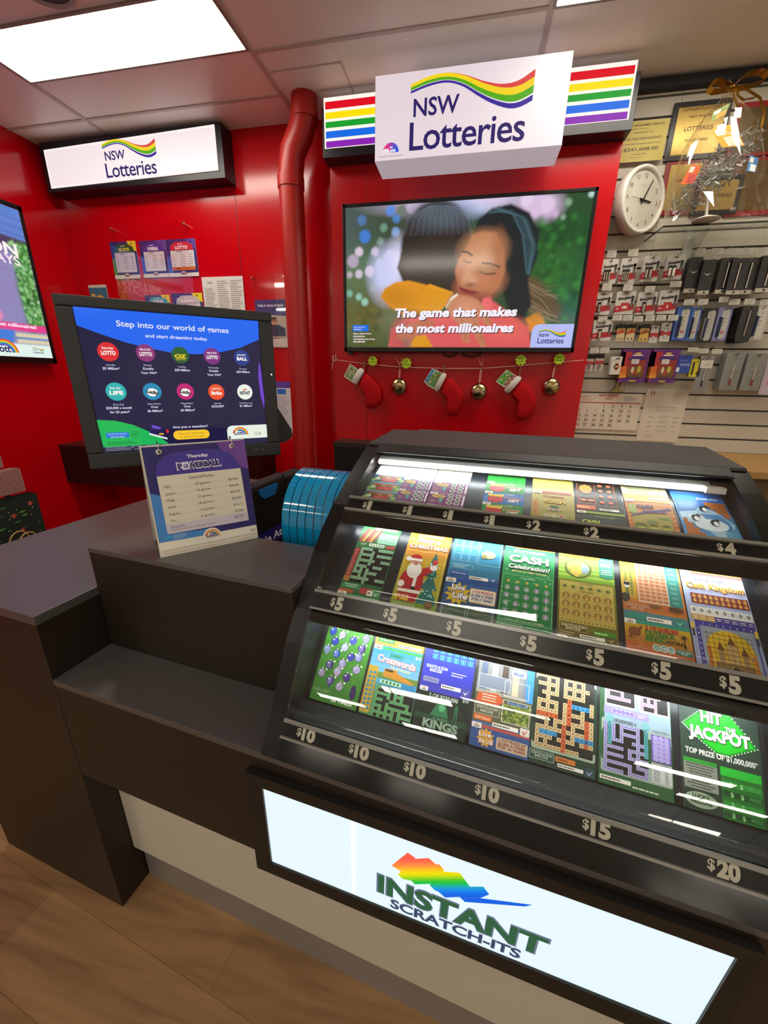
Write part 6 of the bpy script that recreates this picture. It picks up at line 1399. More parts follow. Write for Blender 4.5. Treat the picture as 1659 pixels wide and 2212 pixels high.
poster('price_poster', 'red-headed price poster with orange strip, right of three in the clear wall holder', 'poster', 356, 518, 430, 596, price_poster('#c21f34', '#5a3f9c', '#3f5cb8', 'LOTTO', foot='#c8642a'))
poster('game_poster', 'purple poster with a turquoise hump just showing above the monitor', 'poster', 312, 638, 374, 700, price_poster('#3aa0b4', '#e6d21e', '#3f5cb8', 'SET FOR LIFE'))
poster('game_poster', 'purple poster with a pale hump and handwriting just above the monitor', 'poster', 370, 634, 444, 705, price_poster('#c4c0c4', '#e6d21e', '#3f5cb8', 'Lucky'))
def holder(label, px0, py0, px1, py1, y=2.655):
    a, b2 = PW(px0, py0, y), PW(px1, py1, y)
    t = thing('poster_holder', label, 'poster holder', (a[0], y, b2[1])); w, h = b2[0] - a[0], a[1] - b2[1]
    G().box(0, 0, 0, w, .003, h, m_acr).build('clear_panel', t)
    for x, z in ((.02, h - .02), (w - .02, h - .02)): G().tube([(x, -.002, z), (x, YB - y, z)], .006, mat('#b8b4b0', rough=.2, metal=1.), 10).build('standoff', t)
holder('tall clear acrylic sheet on standoffs over the posters in the alcove', 230, 486, 428, 705)
holder('clear acrylic sheet beside the white notice, in front of the help poster', 536, 592, 627, 752)
def leaflet(s, w, h): s.rect(0, 0, w, h, '#3a6a86', 1); s.ell(w * .55, h * .45, w * .38, h * .3, '#d8962a', 2); s.rect(w * .1, h * .62, w * .3, h * .78, '#d8b04a', 3); s.rect(0, h * .93, w, h, '#c8c4b4', 2)
poster('leaflet', 'blue and orange leaflet at the left above the monitor', 'leaflet', 190, 616, 244, 700, leaflet)
def notice(s, w, h):
    s.rect(0, 0, w, h, '#d4d0cc', 1); s.text('NSW', w * .2, h * .9, h * .03, '#5a5a5a', 2, bold=.03)
    for i in range(3): s.lines(w * (.05 + .32 * i), h * .03, w * (.33 + .32 * i), h * (.84 if i == 0 else .95), 30, '#84807c', 2, .42, 40 + i)
poster('notice', 'white sheet of fine print in three columns on the red wall', 'notice', 435, 599, 536, 740, notice)
def helpp(s, w, h):
    s.rect(0, h * .40, w, h, '#c9c4bc', 1); s.rect(0, h * .66, w, h, '#2b3a7c', 2); s.text('Help is close at hand', w * .5, h * .86, h * .055, '#e0e2f0', 3, bold=.03, fit=w * .82)
    s.poly([(0, h * .70), (w, h * .66), (w, h * .20), (0, h * .16)], '#b9b2a6', 3); s.poly([(w * .25, h * .22), (w * .95, h * .24), (w * .95, h * .40), (w * .75, h * .48), (w * .45, h * .48), (w * .28, h * .38)], '#2c3e5c', 4); s.ell(w * .58, h * .56, w * .13, h * .075, '#c49074', 5); s.ell(w * .58, h * .615, w * .12, h * .03, '#8a7a6c', 5); s.rect(w * .46, h * .555, w * .70, h * .572, '#4a3a34', 6)
    s.rect(0, 0, w, h * .2, '#d8d4cc', 3); s.lines(w * .1, h * .1, w * .5, h * .14, 1, '#6a6a78', 4, .5)
poster('help_poster', 'dark blue help poster with a man in a navy jumper, right of the monitor', 'poster', 550, 648, 622, 750, helpp)
def lowp(s, w, h): s.rect(0, 0, w, h, '#d0cdd0', 1); s.rect(0, h * .88, w, h, '#5a3f9c', 2); s.rect(w * .3, h * .76, w * .75, h * .86, '#1f6ac8', 3); s.lines(w * .1, h * .3, w * .9, h * .72, 9, '#9c98a0', 3, .35)
poster('help_leaflet', 'white leaflet with purple top edge, low on the wall right of the monitor', 'leaflet', 585, 824, 633, 935, lowp)
# gift bags on a stand, cut by the left edge
st_ = thing('bag_stand', 'black display stand pole leaning behind the gift bags at the left edge', 'display stand', (-2.19, 1.42, .62))
m_pole = mat('#141114', rough=.4)
G().tube([(0, .030, .375), (0, .088, .07)], .0125, m_pole, 10).build('leg', st_); G().tube([(-.20, -.06, .375), (0, .03, .375)], .011, m_pole, 8).build('top_bar', st_); G().tube([(-.22, .0, .075), (0, .088, .07)], .0125, m_pole, 8).build('foot_bar', st_)
G().tube([(-.2, -.06, .375), (-.22, 0, .075)], .0125, m_pole, 10).build('leg', st_)
def bag(label, y0, y1, z0, z1, x, base, draw, handle=True):
    t = thing('gift_bag', label, 'gift bag', (x, (y0 + y1) / 2, z0)); w = y1 - y0; h = z1 - z0; d = .05
    g = G(); m = mat(base, rough=.6)
    g.add([(0, -w / 2, 0), (0, w / 2, 0), (0, w / 2, h), (0, -w / 2, h), (-d, -w / 2, 0), (-d, w / 2, 0), (-d, w / 2, h), (-d, -w / 2, h)], [(0, 1, 2, 3), (5, 4, 7, 6), (1, 5, 6, 2), (4, 0, 3, 7), (1, 0, 4, 5)], m)
    s = Sheet(lambda u, v, hh: (hh, u - w / 2, v), rough=.6); s.v, s.f, s.m, s.sm, s.mats = g.v, g.f, g.m, g.sm, g.mats
    draw(s, w, h); s.build('bag_body', t)
    if handle:
        for k, dx in ((0, .002), (1, -d)):
            G().tube([(dx + .006 * math.sin(a), -w * .22 + w * .22 * (1 - math.cos(a)), h + .055 * math.sin(a)) for a in [PI * i / 10 for i in range(11)]], .0028, mat('#c2a25a', rough=.7), 8).build('handle', t)
def ging(s, w, h):
    n = 15
    for i in range(n): s.rect(w * i / n, 0, w * (i + .5) / n, h, '#a8706c', 1)
    for i in range(n): s.rect(0, h * i / n, w, h * (i + .5) / n, '#8f5c5a', 2)
    for i in range(n):
        for j in range(n): s.rect(w * (i + .55) / n, h * (j + .55) / n, w * (i + .98) / n, h * (j + .98) / n, '#d8b8b0', 3)
def xmas(s, w, h):
    s.rect(0, 0, w, h, '#232c26', 1); R = random.Random(w)
    for i in range(26): s.ell(w * R.uniform(.05, .95), h * R.uniform(.05, .95), .003 * R.uniform(.5, 1.2), .003 * R.uniform(.5, 1.2), '#cfd4c4', 3, 8)
    for i in range(10): u, v = w * R.uniform(.1, .9), h * R.uniform(.1, .9); s.poly([(u - .018, v), (u, v + .006), (u + .018, v + .002), (u, v - .005)], R.choice(['#3a7a42', '#2f5a36', '#5a9a4a']), 2)
    for u, v in ((.2, .4), (.55, .62), (.62, .25), (.85, .8)): s.poly([(w * u - .012, h * v), (w * u, h * v + .014), (w * u + .016, h * v + .004), (w * u + .004, h * v - .012)], '#a83a34', 4); s.line(w * u - .003, h * v - .006, w * u + .004, h * v + .009, .004, '#d89a8a', 5)
bag('small pink gingham gift bag, upper one at the left edge', 1.30, 1.425, 1.075, 1.155, -2.10, '#c49a94', ging, False)
bag('pink gingham gift bag with a folded top, lower one at the left edge', 1.29, 1.462, .955, 1.066, -2.06, '#c49a94', ging, False)
bag('dark green Christmas gift bag with red parcels under the gingham bags', 1.20, 1.475, .735, .945, -2.02, '#24302a', xmas, False)
bag('dark green Christmas gift bag with yellow twine handles, front one at the left edge', 1.20, 1.40, .56, .762, -1.90, '#2a3028', xmas)
# back counter against the red board
t = thing('back_counter', 'dark low counter against the red board, mostly hidden behind the ticket case', 'counter', (-.82, YP - .001, 0))
G().box(0, -.155, 0, 1.4, 0, 1.08, mat('#0c0b0c', rough=.5)).build('body', t); G().box(-.004, -.16, 1.08, 1.4, 0, 1.107, mat('#2a2222', rough=.4)).build('top', t)
t = thing('cardboard_box', 'small tan cardboard box low beside the foot of the rain pipe', 'box', (-1.12, 2.50, .0)); p = PW(690, 1024, 2.5)
t.location = (p[0] - .02, 2.47, 0.0); G().box(0, 0, 0, .075, .06, p[1] + .02, mat('#b08a52', rough=.7)).build('carton', t)

# ------------------------------------------------------------------ Christmas string under the television
YS = YP - .03
pts = [PW(*q, YS) for q in ((724, 777), (760, 782), (800, 787), (865, 793), (960, 796), (1040, 796), (1120, 790), (1200, 783), (1262, 778))]
sg_ = thing('string_line', 'thin white string sagging across the red board, holding stockings and baubles', 'string', (pts[0][0], YS, pts[0][1]))
R0 = lambda p, dy=0.: (p[0] - pts[0][0], dy, p[1] - pts[0][1])
m_str = mat('#d8b8a8', rough=.7)
G().tube([R0(p) for p in pts], .0018, m_str, 6).build('string', sg_)
h0 = [PW(*q, YS) for q in ((719, 768), (720, 780), (726, 779), (725, 766))]
G().tube([R0(p) for p in h0], .003, mat('#d8d0c8', rough=.4), 6).build('hook', sg_); G().tube([R0(PW(719, 780, YS)), R0(PW(718, 798, YS))], .0015, m_str, 6).build('loose_end', sg_)
zpx = lambda x, y: (720 + x * .3255, 740 + y * .3255)
m_velvet = noisy(mat('#b80812', rough=.85, spec=.2), 120, .35, bump=.4); m_fur = noisy(mat('#d8d2ca', rough=.95), 160, .2, bump=.8)
m_peg = mat('#7a4a34', rough=.6)
def L2(p): return PW(*zpx(*p), YS)
def stocking(label, cuff, spine, rad, cards, peg):
    c = L2(spine[0]); t = thing('christmas_stocking', label, 'stocking', (c[0], YS, c[1]), group='stockings on the string')
    k = L2((100, 0))[0] - L2((0, 0))[0]; k /= 100
    P = [(L2(q)[0] - c[0], L2(q)[1] - c[1]) for q in spine]; n = len(P); g = G()
    mx, mz = sum(p[0] for p in P) / n, sum(p[1] for p in P) / n; v = []; fs = []
    RS = [(1, 1), (.93, 1), (.82, 1), (.66, 1), (.5, 1), (.93, -1), (.82, -1), (.66, -1), (.5, -1)]
    for sc, sd in RS: v += [(mx + (p[0] - mx) * sc, -.002 - sd * .027 * math.sqrt(1 - ((sc - .5) / .5) ** 2), mz + (p[1] - mz) * sc) for p in P]
    for ra, rb_, flip in ((0, 1, 0), (1, 2, 0), (2, 3, 0), (3, 4, 0), (0, 5, 1), (5, 6, 1), (6, 7, 1), (7, 8, 1)):
        for j in range(n):
            q4 = (ra * n + j, rb_ * n + j, rb_ * n + (j + 1) % n, ra * n + (j + 1) % n); fs.append(q4 if flip else q4[::-1])
    fs += [tuple(range(4 * n, 5 * n))[::-1], tuple(range(8 * n, 9 * n))]
    g.add(v, fs, m_velvet, True); so = g.build('sock', t, subsurf=1)
    bm = bmesh.new(); bm.from_mesh(so.data); bmesh.ops.recalc_face_normals(bm, faces=bm.faces); bm.to_mesh(so.data); bm.free()
    q = [(L2(p)[0] - c[0], L2(p)[1] - c[1]) for p in cuff]
    g = G(); rings = []
    for f, w in ((0, .8), (.12, 1.), (.5, 1.04), (.88, 1.), (1, .8)):
        A = [q[0][i] * (1 - f) + q[1][i] * f for i in (0, 1)]; B = [q[3][i] * (1 - f) + q[2][i] * f for i in (0, 1)]
        mx, mz = (A[0] + B[0]) / 2, (A[1] + B[1]) / 2; hx, hz = (B[0] - A[0]) / 2 * w, (B[1] - A[1]) / 2 * w
        rings.append([(mx + hx * math.cos(a), -.004 + .026 * w * math.sin(a), mz + hz * math.cos(a)) for a in [2 * PI * j / 20 for j in range(20)]])
    v = [p for r in rings for p in r]; g.add(v, [(i * 20 + j, i * 20 + (j + 1) % 20, (i + 1) * 20 + (j + 1) % 20, (i + 1) * 20 + j) for i in range(4) for j in range(20)], m_fur, True); g.add(rings[0], [tuple(range(20))], m_fur); g.add(rings[-1], [tuple(range(20))[::-1]], m_fur)
    g.build('cuff', t, subsurf=1)
    a, b2 = L2(peg[0]), L2(peg[1])
    pg = thing('clothes_peg', 'small wooden peg clipping %s' % peg[2], 'peg', (a[0], YS - .006, a[1]))
    G().box(-.004, -.004, b2[1] - a[1], .004, .008, 0, m_peg).build('peg_body', pg); G().box(-.004, -.012, b2[1] - a[1], .004, -.006, 0, m_peg).build('peg_arm', pg)
    G().tube([(a[0] - c[0], -.004, b2[1] + .004 - c[1]), (a[0] - c[0] + .002, -.004, b2[1] - .05 - c[1])], .003, m_velvet, 6).build('hanging_loop', t)
    for i, (cd, c1, c2, lb) in enumerate(cards):
        Q = [L2(p) for p in cd]; o = Q[3]; y = -.006 - .005 * i
        s = Sheet(lambda u, v, h: (u, y - h, v), **KPAP); F = lambda u, v: tuple((Q[3][j] * (1 - u) + Q[2][j] * u) * (1 - v) + (Q[0][j] * (1 - u) + Q[1][j] * u) * v - o[j] for j in (0, 1))
        s.poly([F(0, 0), F(1, 0), F(1, 1), F(0, 1)], '#d4d2c4', 0); s.poly([F(1, 0), F(0, 0), F(0, 1), F(1, 1)], '#d4d2c4', -4); s.poly([F(.04, .06), F(1, .06), F(1, .96), F(.04, .96)], c1, 1)
        R = random.Random(i + len(label))
        for n in range(14): u, v = R.uniform(.1, .85), R.uniform(.12, .8); s.poly([F(u, v), F(u + .12, v), F(u + .12, v + .1), F(u, v + .1)], R.choice([c2, '#e0dcc8', '#8a3a30', '#caa84a', '#3f6a3a']), 2)
        o_ = s.build('scratch_ticket', None, (o[0], YS, o[1])); tag(o_, lb, 'scratch ticket')
stocking('red velvet Christmas stocking hanging at the left end of the string', [(180, 163), (212, 184), (152, 288), (122, 258)], [(205, 183), (240, 215), (300, 270), (325, 330), (322, 375), (304, 415), (272, 442), (236, 441), (214, 425), (210, 395), (216, 350), (190, 312), (158, 285)], None,
         [([(112, 140), (160, 172), (120, 258), (70, 225)], '#7f8a5a', '#a8a070', 'scratch ticket with pale print sticking out of the leftmost stocking, rear card'), ([(140, 165), (180, 190), (135, 268), (100, 240)], '#6a8a5a', '#c8b878', 'green scratch ticket in the leftmost stocking, front card')], ((206, 124), (206, 165), 'the left stocking'))
stocking('red velvet Christmas stocking hanging between the left and middle baubles', [(726, 196), (757, 210), (694, 332), (664, 314)], [(755, 212), (800, 250), (845, 290), (870, 345), (862, 385), (842, 425), (828, 465), (805, 490), (770, 488), (750, 468), (748, 420), (752, 375), (735, 340), (694, 331)], None,
         [([(655, 172), (700, 185), (648, 290), (602, 262)], '#3f86b8', '#7ab0c8', 'blue-topped scratch ticket in the middle stocking, rear card'), ([(672, 185), (722, 200), (664, 308), (620, 280)], '#5a8a4a', '#c8c08a', 'green scratch ticket in the middle stocking, front card')], ((739, 146), (739, 196), 'the middle stocking'))
stocking('red velvet Christmas stocking hanging between the middle and right baubles', [(1224, 214), (1254, 236), (1160, 342), (1128, 318)], [(1253, 236), (1300, 285), (1335, 330), (1352, 385), (1345, 430), (1322, 472), (1292, 505), (1256, 522), (1226, 515), (1212, 488), (1215, 430), (1222, 390), (1202, 356), (1160, 342)], None,
         [([(1150, 178), (1205, 215), (1135, 300), (1078, 258)], '#4f9a3a', '#8aba5a', 'green scratch ticket in the right stocking, rear card'), ([(1185, 205), (1222, 226), (1165, 305), (1120, 285)], '#8a5a4a', '#d8c8b0', 'red and white scratch ticket in the right stocking, front card')], ((1242, 140), (1240, 222), 'the right stocking'))
m_ball = glass((.98, .96, .92), .02, 1., 'bauble', .08); m_gold = noisy(mat('#c4ae74', rough=.25, metal=1.), 45, .75, bump=1.0)
for i, (x, y, r, top, lb) in enumerate(((437, 292, 55, 160, 'clear bauble filled with gold foil, left one on the string'), (965, 326, 59, 160, 'clear bauble filled with gold foil, middle one on the string'), (1446, 293, 62, 150, 'clear bauble filled with gold foil, right one on the string'))):
    c, e = L2((x, y)), L2((x + r, y)); rr = e[0] - c[0]; t = thing('christmas_bauble', lb, 'bauble', (c[0], YS - .004, c[1]), group='baubles on the string')
    sp = [(rr * math.sin(PI * j / 16), -rr * math.cos(PI * j / 16)) for j in range(17)]; sp[0] = (.0004, -rr); sp[-1] = (.0004, rr)
    Q = Matrix.Scale(.62, 4, (0, 1, 0))
    G().lathe(sp, m_ball, 32, Q).build('clear_shell', t)
    g = G(); R = random.Random(i); g.lathe([(a * .95 * (1 + R.uniform(-.03, .03)), b3 * .95) for a, b3 in sp], m_gold, 18, Q); 
    g.v = [(x_ * R.uniform(.93, 1.03), y_ * R.uniform(.93, 1.03), z_ * R.uniform(.95, 1.02)) for x_, y_, z_ in g.v]; g.build('gold_foil', t)
    tp = L2((x + 4, top))[1] - c[1]; m_rib = mat('#d8a8a0', rough=.6)
    G().lathe([(.0005, rr + .012), (.006, rr + .010), (.006, rr - .002)], m_ball, 12).build('cap', t)
    G().tube([(-.001, 0, rr + .004), (-.003, 0, (rr + tp) / 2), (.004, -.002, tp)], .0018, m_rib, 6).build('ribbon', t); G().tube([(.002, 0, rr + .004), (.005, 0, (rr + tp) / 2), (.004, -.002, tp)], .0018, m_rib, 6).build('ribbon', t)
    if i < 2:
        for dx, dz in ((-.026, .05), (.006, .045), (-.012, .03)): G().tube([(.004, -.002, tp), (.004 + dx, -.006, tp + dz)], .0014, m_rib, 6).build('ribbon_tail', t)
    pg = thing('clothes_peg', 'small peg clipping %s' % ('the left bauble', 'the middle bauble', 'the right bauble')[i], 'peg', (c[0] + .004, YS - .006, c[1] + tp + .008)); G().box(-.003, -.003, -.022, .003, .006, 0, m_peg).build('peg_body', pg)
for i, (x, y, r, wd, lb) in enumerate(((265, 122, 34, 'Stocking', 'yellow-green star price tag beside the left stocking'), (487, 138, 37, 'Bauble', 'yellow-green star price tag beside the left bauble'), (1243, 118, 40, 'Stocking', 'yellow-green star price tag above the right stocking'), (1496, 110, 41, 'Bauble', 'yellow-green star price tag above the right bauble'))):
    c, e = L2((x, y)), L2((x + r, y)); rr = e[0] - c[0]
    s = Sheet(lambda u, v, h: (u, -h, v), rough=.6); pt_ = [(rr * (1 if j % 2 == 0 else .74) * math.cos(PI * j / 9 + .2), rr * (1 if j % 2 == 0 else .74) * math.sin(PI * j / 9 + .2)) for j in range(18)]
    s.poly(pt_, '#a8c81e', 1); s.poly(pt_[::-1], '#a8c81e', -2); s.text('$10' if i % 2 else '$20', -rr * .1, rr * .15, rr * .32, '#2a3408', 2, bold=.02); s.text(wd, 0, -rr * .3, rr * .26, '#2a3408', 2, bold=.02, fit=rr * 1.1)
    o = s.build('price_star', None, (c[0], YS - .014, c[1])); tag(o, lb, 'price tag', 'star price tags')
# ------------------------------------------------------------------ slatwall stock
YW = 2.686
KP = dict(rough=.5)
m_wire = mat('#8f8b86', rough=.3, metal=.9)
ORD = ['first', 'second', 'third', 'fourth', 'fifth', 'sixth', 'seventh', 'eighth', 'ninth']
def sheet3(w, h): return Sheet(lambda u, v, hh: (u - w / 2, -hh, v), dh=.0004, **KP)
def card(s, w, h, c, r=.004, th=.0015):
    s.rrect(-0, 0, w, h, r, c, 1); p = []
    s.add([(-w / 2, th, 0), (w / 2, th, 0), (w / 2, th, h), (-w / 2, th, h)], [(3, 2, 1, 0)], s.col(c))
    s.add([(-w / 2, 0, .003), (-w / 2, th, .003), (-w / 2, th, h - .003), (-w / 2, 0, h - .003), (w / 2, 0, .003), (w / 2, th, .003), (w / 2, th, h - .003), (w / 2, 0, h - .003)], [(0, 3, 2, 1), (4, 5, 6, 7)], s.col(c))
m_cell = mat('#9c9488', rough=.25, metal=.8); m_cell2 = mat('#c4beb4', rough=.15, metal=.9); m_blis = glass((1, 1, 1), .05, .8, 'blister', .05)
def battery(n=3, txt=True, kind='tube', red=True):
    def f(t, w, h):
        s = sheet3(w, h); card(s, w, h, '#c4beb6')
        s.poly([(0, h * .20), (w, h * .34), (w, h * .14), (0, h * .0)], '#b9b3aa', 2)
        if red: s.poly([(0, h * .36), (w, h * .46), (w, h * .20), (0, h * .08)], '#a81f26', 3); s.text('10', w * .14, h * .20, h * .09, '#e0c0b8', 4, bold=.03, fit=w * .14)
        s.text('Energizer', w * .47, h * .66, h * .11, '#1f1c20', 4, bold=.05, fit=w * .74, shear=.25, rot=.12)
        s.rrect(w * .36, h * .90, w * .62, h * .945, .002, '#6f6a66', 3)
        s.rrect(w * .80, h * .30, w * .94, h * .78, .003, '#2a2728', 4); s.ell(w * .87, h * .74, w * .085, h * .06, '#2a2728', 4, 12); s.rect(w * .84, h * .32, w * .90, h * .55, '#7a7672', 5)
        if not txt: s.rect(w * .3, h * .15, w * .72, h * .50, '#b0282c', 4); s.text(n, w * .51, h * .25, h * .12, '#e8dcd4', 5, bold=.05)
        s.build('card', t)
        if txt:
            g = G(); cw = w * .46 / max(n, 2)
            for i in range(n): x = w * (-.14) + (i - (n - 1) / 2) * cw * 1.02; g.tube([(x, -.008, h * .13), (x, -.008, h * .46)], cw * .46, m_cell2 if kind == 'bright' else m_cell, 10); g.tube([(x, -.008, h * .46), (x, -.008, h * .56)], cw * .46, mat('#1c1a1c', rough=.3), 10)
            g.build('batteries', t)
    return f
def coin(k=1):
    def f(t, w, h):
        s = sheet3(w, h); card(s, w, h, '#c0b9b0'); s.rect(0, h * .32, w, h * .58, '#a5282c', 2); s.rrect(w * .3, h * .86, w * .7, h * .92, .002, '#3a3634', 2)
        for v in ((.28, .62) if k == 2 else (.30,)): s.ell(w * .5, h * v, w * .24, w * .24, '#8f8a84', 3, 18); s.ell(w * .5, h * v, w * .18, w * .18, '#b4afa8', 4, 16)
        s.build('card', t)
    return f
def hearing(top='#1c1716', mid='#b8421e', low='#c8b088'):
    def f(t, w, h):
        s = sheet3(w, h); card(s, w, h, low); s.rect(0, h * .76, w, h, top, 2); s.poly([(0, h * .42), (w, h * .60), (w, h * .76), (0, h * .76)], '#c8a05a', 2); s.poly([(0, h * .50), (w * .5, h * .68), (w, h * .60), (w, h * .52), (0, h * .40)], mid, 3)
        for u in (.28, .72): s.ell(w * u, h * .14, w * .12, w * .12, '#6f6a62', 3, 12)
        s.build('card', t)
    return f
def small_bat(t, w, h):
    s = sheet3(w, h); card(s, w, h, '#b8b0a8'); s.rect(0, h * .74, w, h, '#1f1b1c', 2); s.rect(0, h * .40, w, h * .60, '#a5262a', 2); s.build('card', t)
    g = G(); [g.tube([(x, -.006, h * .15), (x, -.006, h * .46)], w * .10, m_cell2, 8) for x in (-w * .13, w * .13)]; g.build('batteries', t)
def playing(t, w, h):
    s = sheet3(w, h); card(s, w, h, '#d4cec2'); s.frame(w * .16, h * .08, w * .84, h * .80, .0006, '#3a3a6a', 2); s.rect(w * .3, h * .84, w * .7, h * .9, '#3a3436', 2)
    for sx_, v in ((1, .60), (-1, .28)): s.ell(w * .5, h * v, w * .16, h * .07, '#c8a23a', 3, 10); s.poly([(w * .3, h * (v - .13 * sx_)), (w * .7, h * (v - .13 * sx_)), (w * .62, h * v), (w * .38, h * v)], '#a83a34', 3); s.ell(w * .5, h * (v + .03 * sx_), w * .07, h * .04, '#d8b090', 4, 10)
    s.ell(w * .33, h * .44, w * .1, h * .07, '#3a7a4a', 4, 10); s.ell(w * .67, h * .44, w * .1, h * .07, '#b8862a', 4, 10); s.text('K', w * .25, h * .72, h * .06, '#b0282c', 4, bold=.03); s.build('card', t)
def purple(t, w, h):
    s = sheet3(w, h); card(s, w, h, '#5a2270', .006); s.rect(0, h * .14, w * .34, h * .92, '#a82430', 2); s.poly([(0, h * .12), (w * .3, h * .16), (w * .3, h * .5), (0, h * .48)], '#c8641e', 3)
    for i in range(7): s.poly([(w * .04 * i, h * .14), (w * .04 * i + .006, h * .14), (w * .04 * i + .002, h * (.3 + .02 * (i % 3)))], '#e09a2a', 4)
    s.rect(w * .46, h * .84, w * .66, h * .90, '#c8aa4a', 3); s.rect(w * .38, h * .80, w * .74, h * .835, '#dccfc0', 3); s.rrect(w * .24, h * .14, w * .92, h * .76, .005, '#8a2a24', 4); s.rect(w * .24, h * .68, w * .88, h * .76, '#3a1f68', 5)
    s.poly([(w * .3, h * .18), (w * .86, h * .18), (w * .9, h * .36), (w * .6, h * .5), (w * .28, h * .36)], '#6a4a2a', 5); s.ell(w * .46, h * .38, w * .055, h * .10, '#c8c0a0', 6, 10); s.ell(w * .70, h * .40, w * .075, h * .11, '#b0a040', 6, 10); s.ell(w * .57, h * .30, w * .08, h * .06, '#a83a24', 6, 10); s.rect(w * .28, h * .14, w * .9, h * .2, '#5a3a2c', 6)
    s.rrect(w * .36, h * .56, w * .64, h * .70, .002, '#cfcac4', 7); s.lines(w * .39, h * .58, w * .61, h * .68, 3, '#8a8680', 8, .4); s.rect(w * .4, h * .02, w * .66, h * .07, '#b09a3a', 3); s.rect(0, 0, w * .1, h, '#7a2a6a', 2); s.build('card', t)
def pen_black(light='#b4ae9c', v=False):
    def f(t, w, h):
        d = .016; G().box(-w / 2, 0, h * .10, w / 2, d, h, mat('#1d1c1b', rough=.3)).build('box', t)
        s = sheet3(w, h); s.rect(w * .04, h * .12, w * .96, h * .985, '#2b2a28', 1); s.rrect(w * .3, h * .92, w * .7, h * .95, .002, '#5a5752', 2); s.rect(w * .05, 0, w * .95, h * .115, light, 1); s.ell(w * .55, h * .06, w * .09, h * .03, '#2a2826', 2, 10)
        if v: s.poly([(w * .2, h * .62), (w * .5, h * .55), (w * .8, h * .62), (w * .5, h * .58)], '#e0dccc', 3)
        s.build('front', t)
        if not v: G().tube([(0, -.004, h * .16), (0, -.006, h * .86)], w * .06, mat('#b8b2a6', rough=.15, metal=.9), 8).build('pen', t)
    return f
def gel(back, body, stripe=None):
    def f(t, w, h):
        s = sheet3(w, h); card(s, w, h, back, .005); s.rrect(w * .34, h * .06, w * .86, h * .94, w * .2, body, 2); s.rrect(w * .18, h * .1, w * .42, h * .72, w * .08, '#3a3f58' if back != '#1c1b1a' else '#8a867c', 3)
        if stripe: s.ell(w * .62, h * .26, w * .17, w * .17, '#c8bcc4', 4, 16); s.ell(w * .62, h * .26, w * .12, w * .12, stripe, 5, 14); s.ell(w * .62, h * .26, w * .05, w * .05, '#e4d8d8', 6, 8)
        s.lines(w * .5, h * .4, w * .7, h * .85, 4, '#9a9a94', 4, .3); s.build('card', t)
        G().tube([(-w * .18, -.006, h * .12), (-w * .16, -.008, h * .70)], w * .075, mat('#26304a', rough=.3), 8).build('pen', t)
    return f
def grey(pen='#8a1f2a', lab=False):
    def f(t, w, h):
        s = sheet3(w, h); card(s, w, h, '#7e7d78', .003); s.rrect(w * .38, h * .93, w * .62, h * .955, .002, '#3f3e3a', 2)
        if lab: s.rect(w * .1, h * .66, w * .98, h * .88, '#cac4b8', 2); s.line(w * .4, h * .73, w * .8, h * .77, .002, '#2a2826', 3); s.text('Custom', w * .5, h * .905, h * .022, '#d8d4cc', 3)
        s.build('card', t)
        if not lab: G().prism([(-w * .24, h * .06), (w * .2, h * .06), (w * .26, h * .82), (w * .05, h * .88), (-w * .12, h * .82)], -.010, 0, m_blis, 'y').build('blister', t)
        g = G().tube([(0, -.006, h * .14), (0, -.006, h * .30)], w * .055, mat(pen, rough=.3), 8); g.tube([(0, -.006, h * .30), (w * .02, -.006, h * .66)], w * .04, mat('#d0ccc4', rough=.2, metal=.6), 8)
        if not lab: g.box(-w * .2, -.0065, h * .575, w * .22, -.0055, h * .585, mat('#dcd8d0', rough=.2, metal=.5))
        g.build('pen', t)
    return f
def whitebox(t, w, h):
    G().box(-w / 2, 0, 0, w / 2, .018, h * .84, mat('#223a8c', rough=.5)).build('carton', t)
    s = sheet3(w, h); s.rect(0, 0, w, h, '#2a4396', 1); s.poly([(0, h * .84), (w, h * .84), (w * .8, h), (w * .2, h)], '#24397f', 2); s.text('WHITE', w * .52, h * .40, h * .13, '#a8b4d8', 2, bold=.02, fit=w * .7); s.text('8', w * .1, h * .08, h * .24, '#dce0e8', 3, bold=.06); s.rect(w * .15, h * .68, w * .7, h * .7, '#8a9ac8', 2); s.build('front', t)
def yellow(t, w, h):
    s = sheet3(w, h); card(s, w, h, '#c4b418', .002); s.rect(w * .2, h * .1, w * .38, h * .85, '#2a2a20', 2); s.ell(w * .8, h * .2, w * .16, h * .12, '#2a2a20', 2, 12); s.rect(0, 0, w * .08, h, '#6a6a14', 2); s.build('card', t)
def pinkcard(t, w, h): s = sheet3(w, h); card(s, w, h, '#b8a8b4', .003); s.rect(w * .3, h * .3, w * .9, h * .5, '#c87a84', 2); s.build('card', t)
def hook(x, z, y1):
    pass
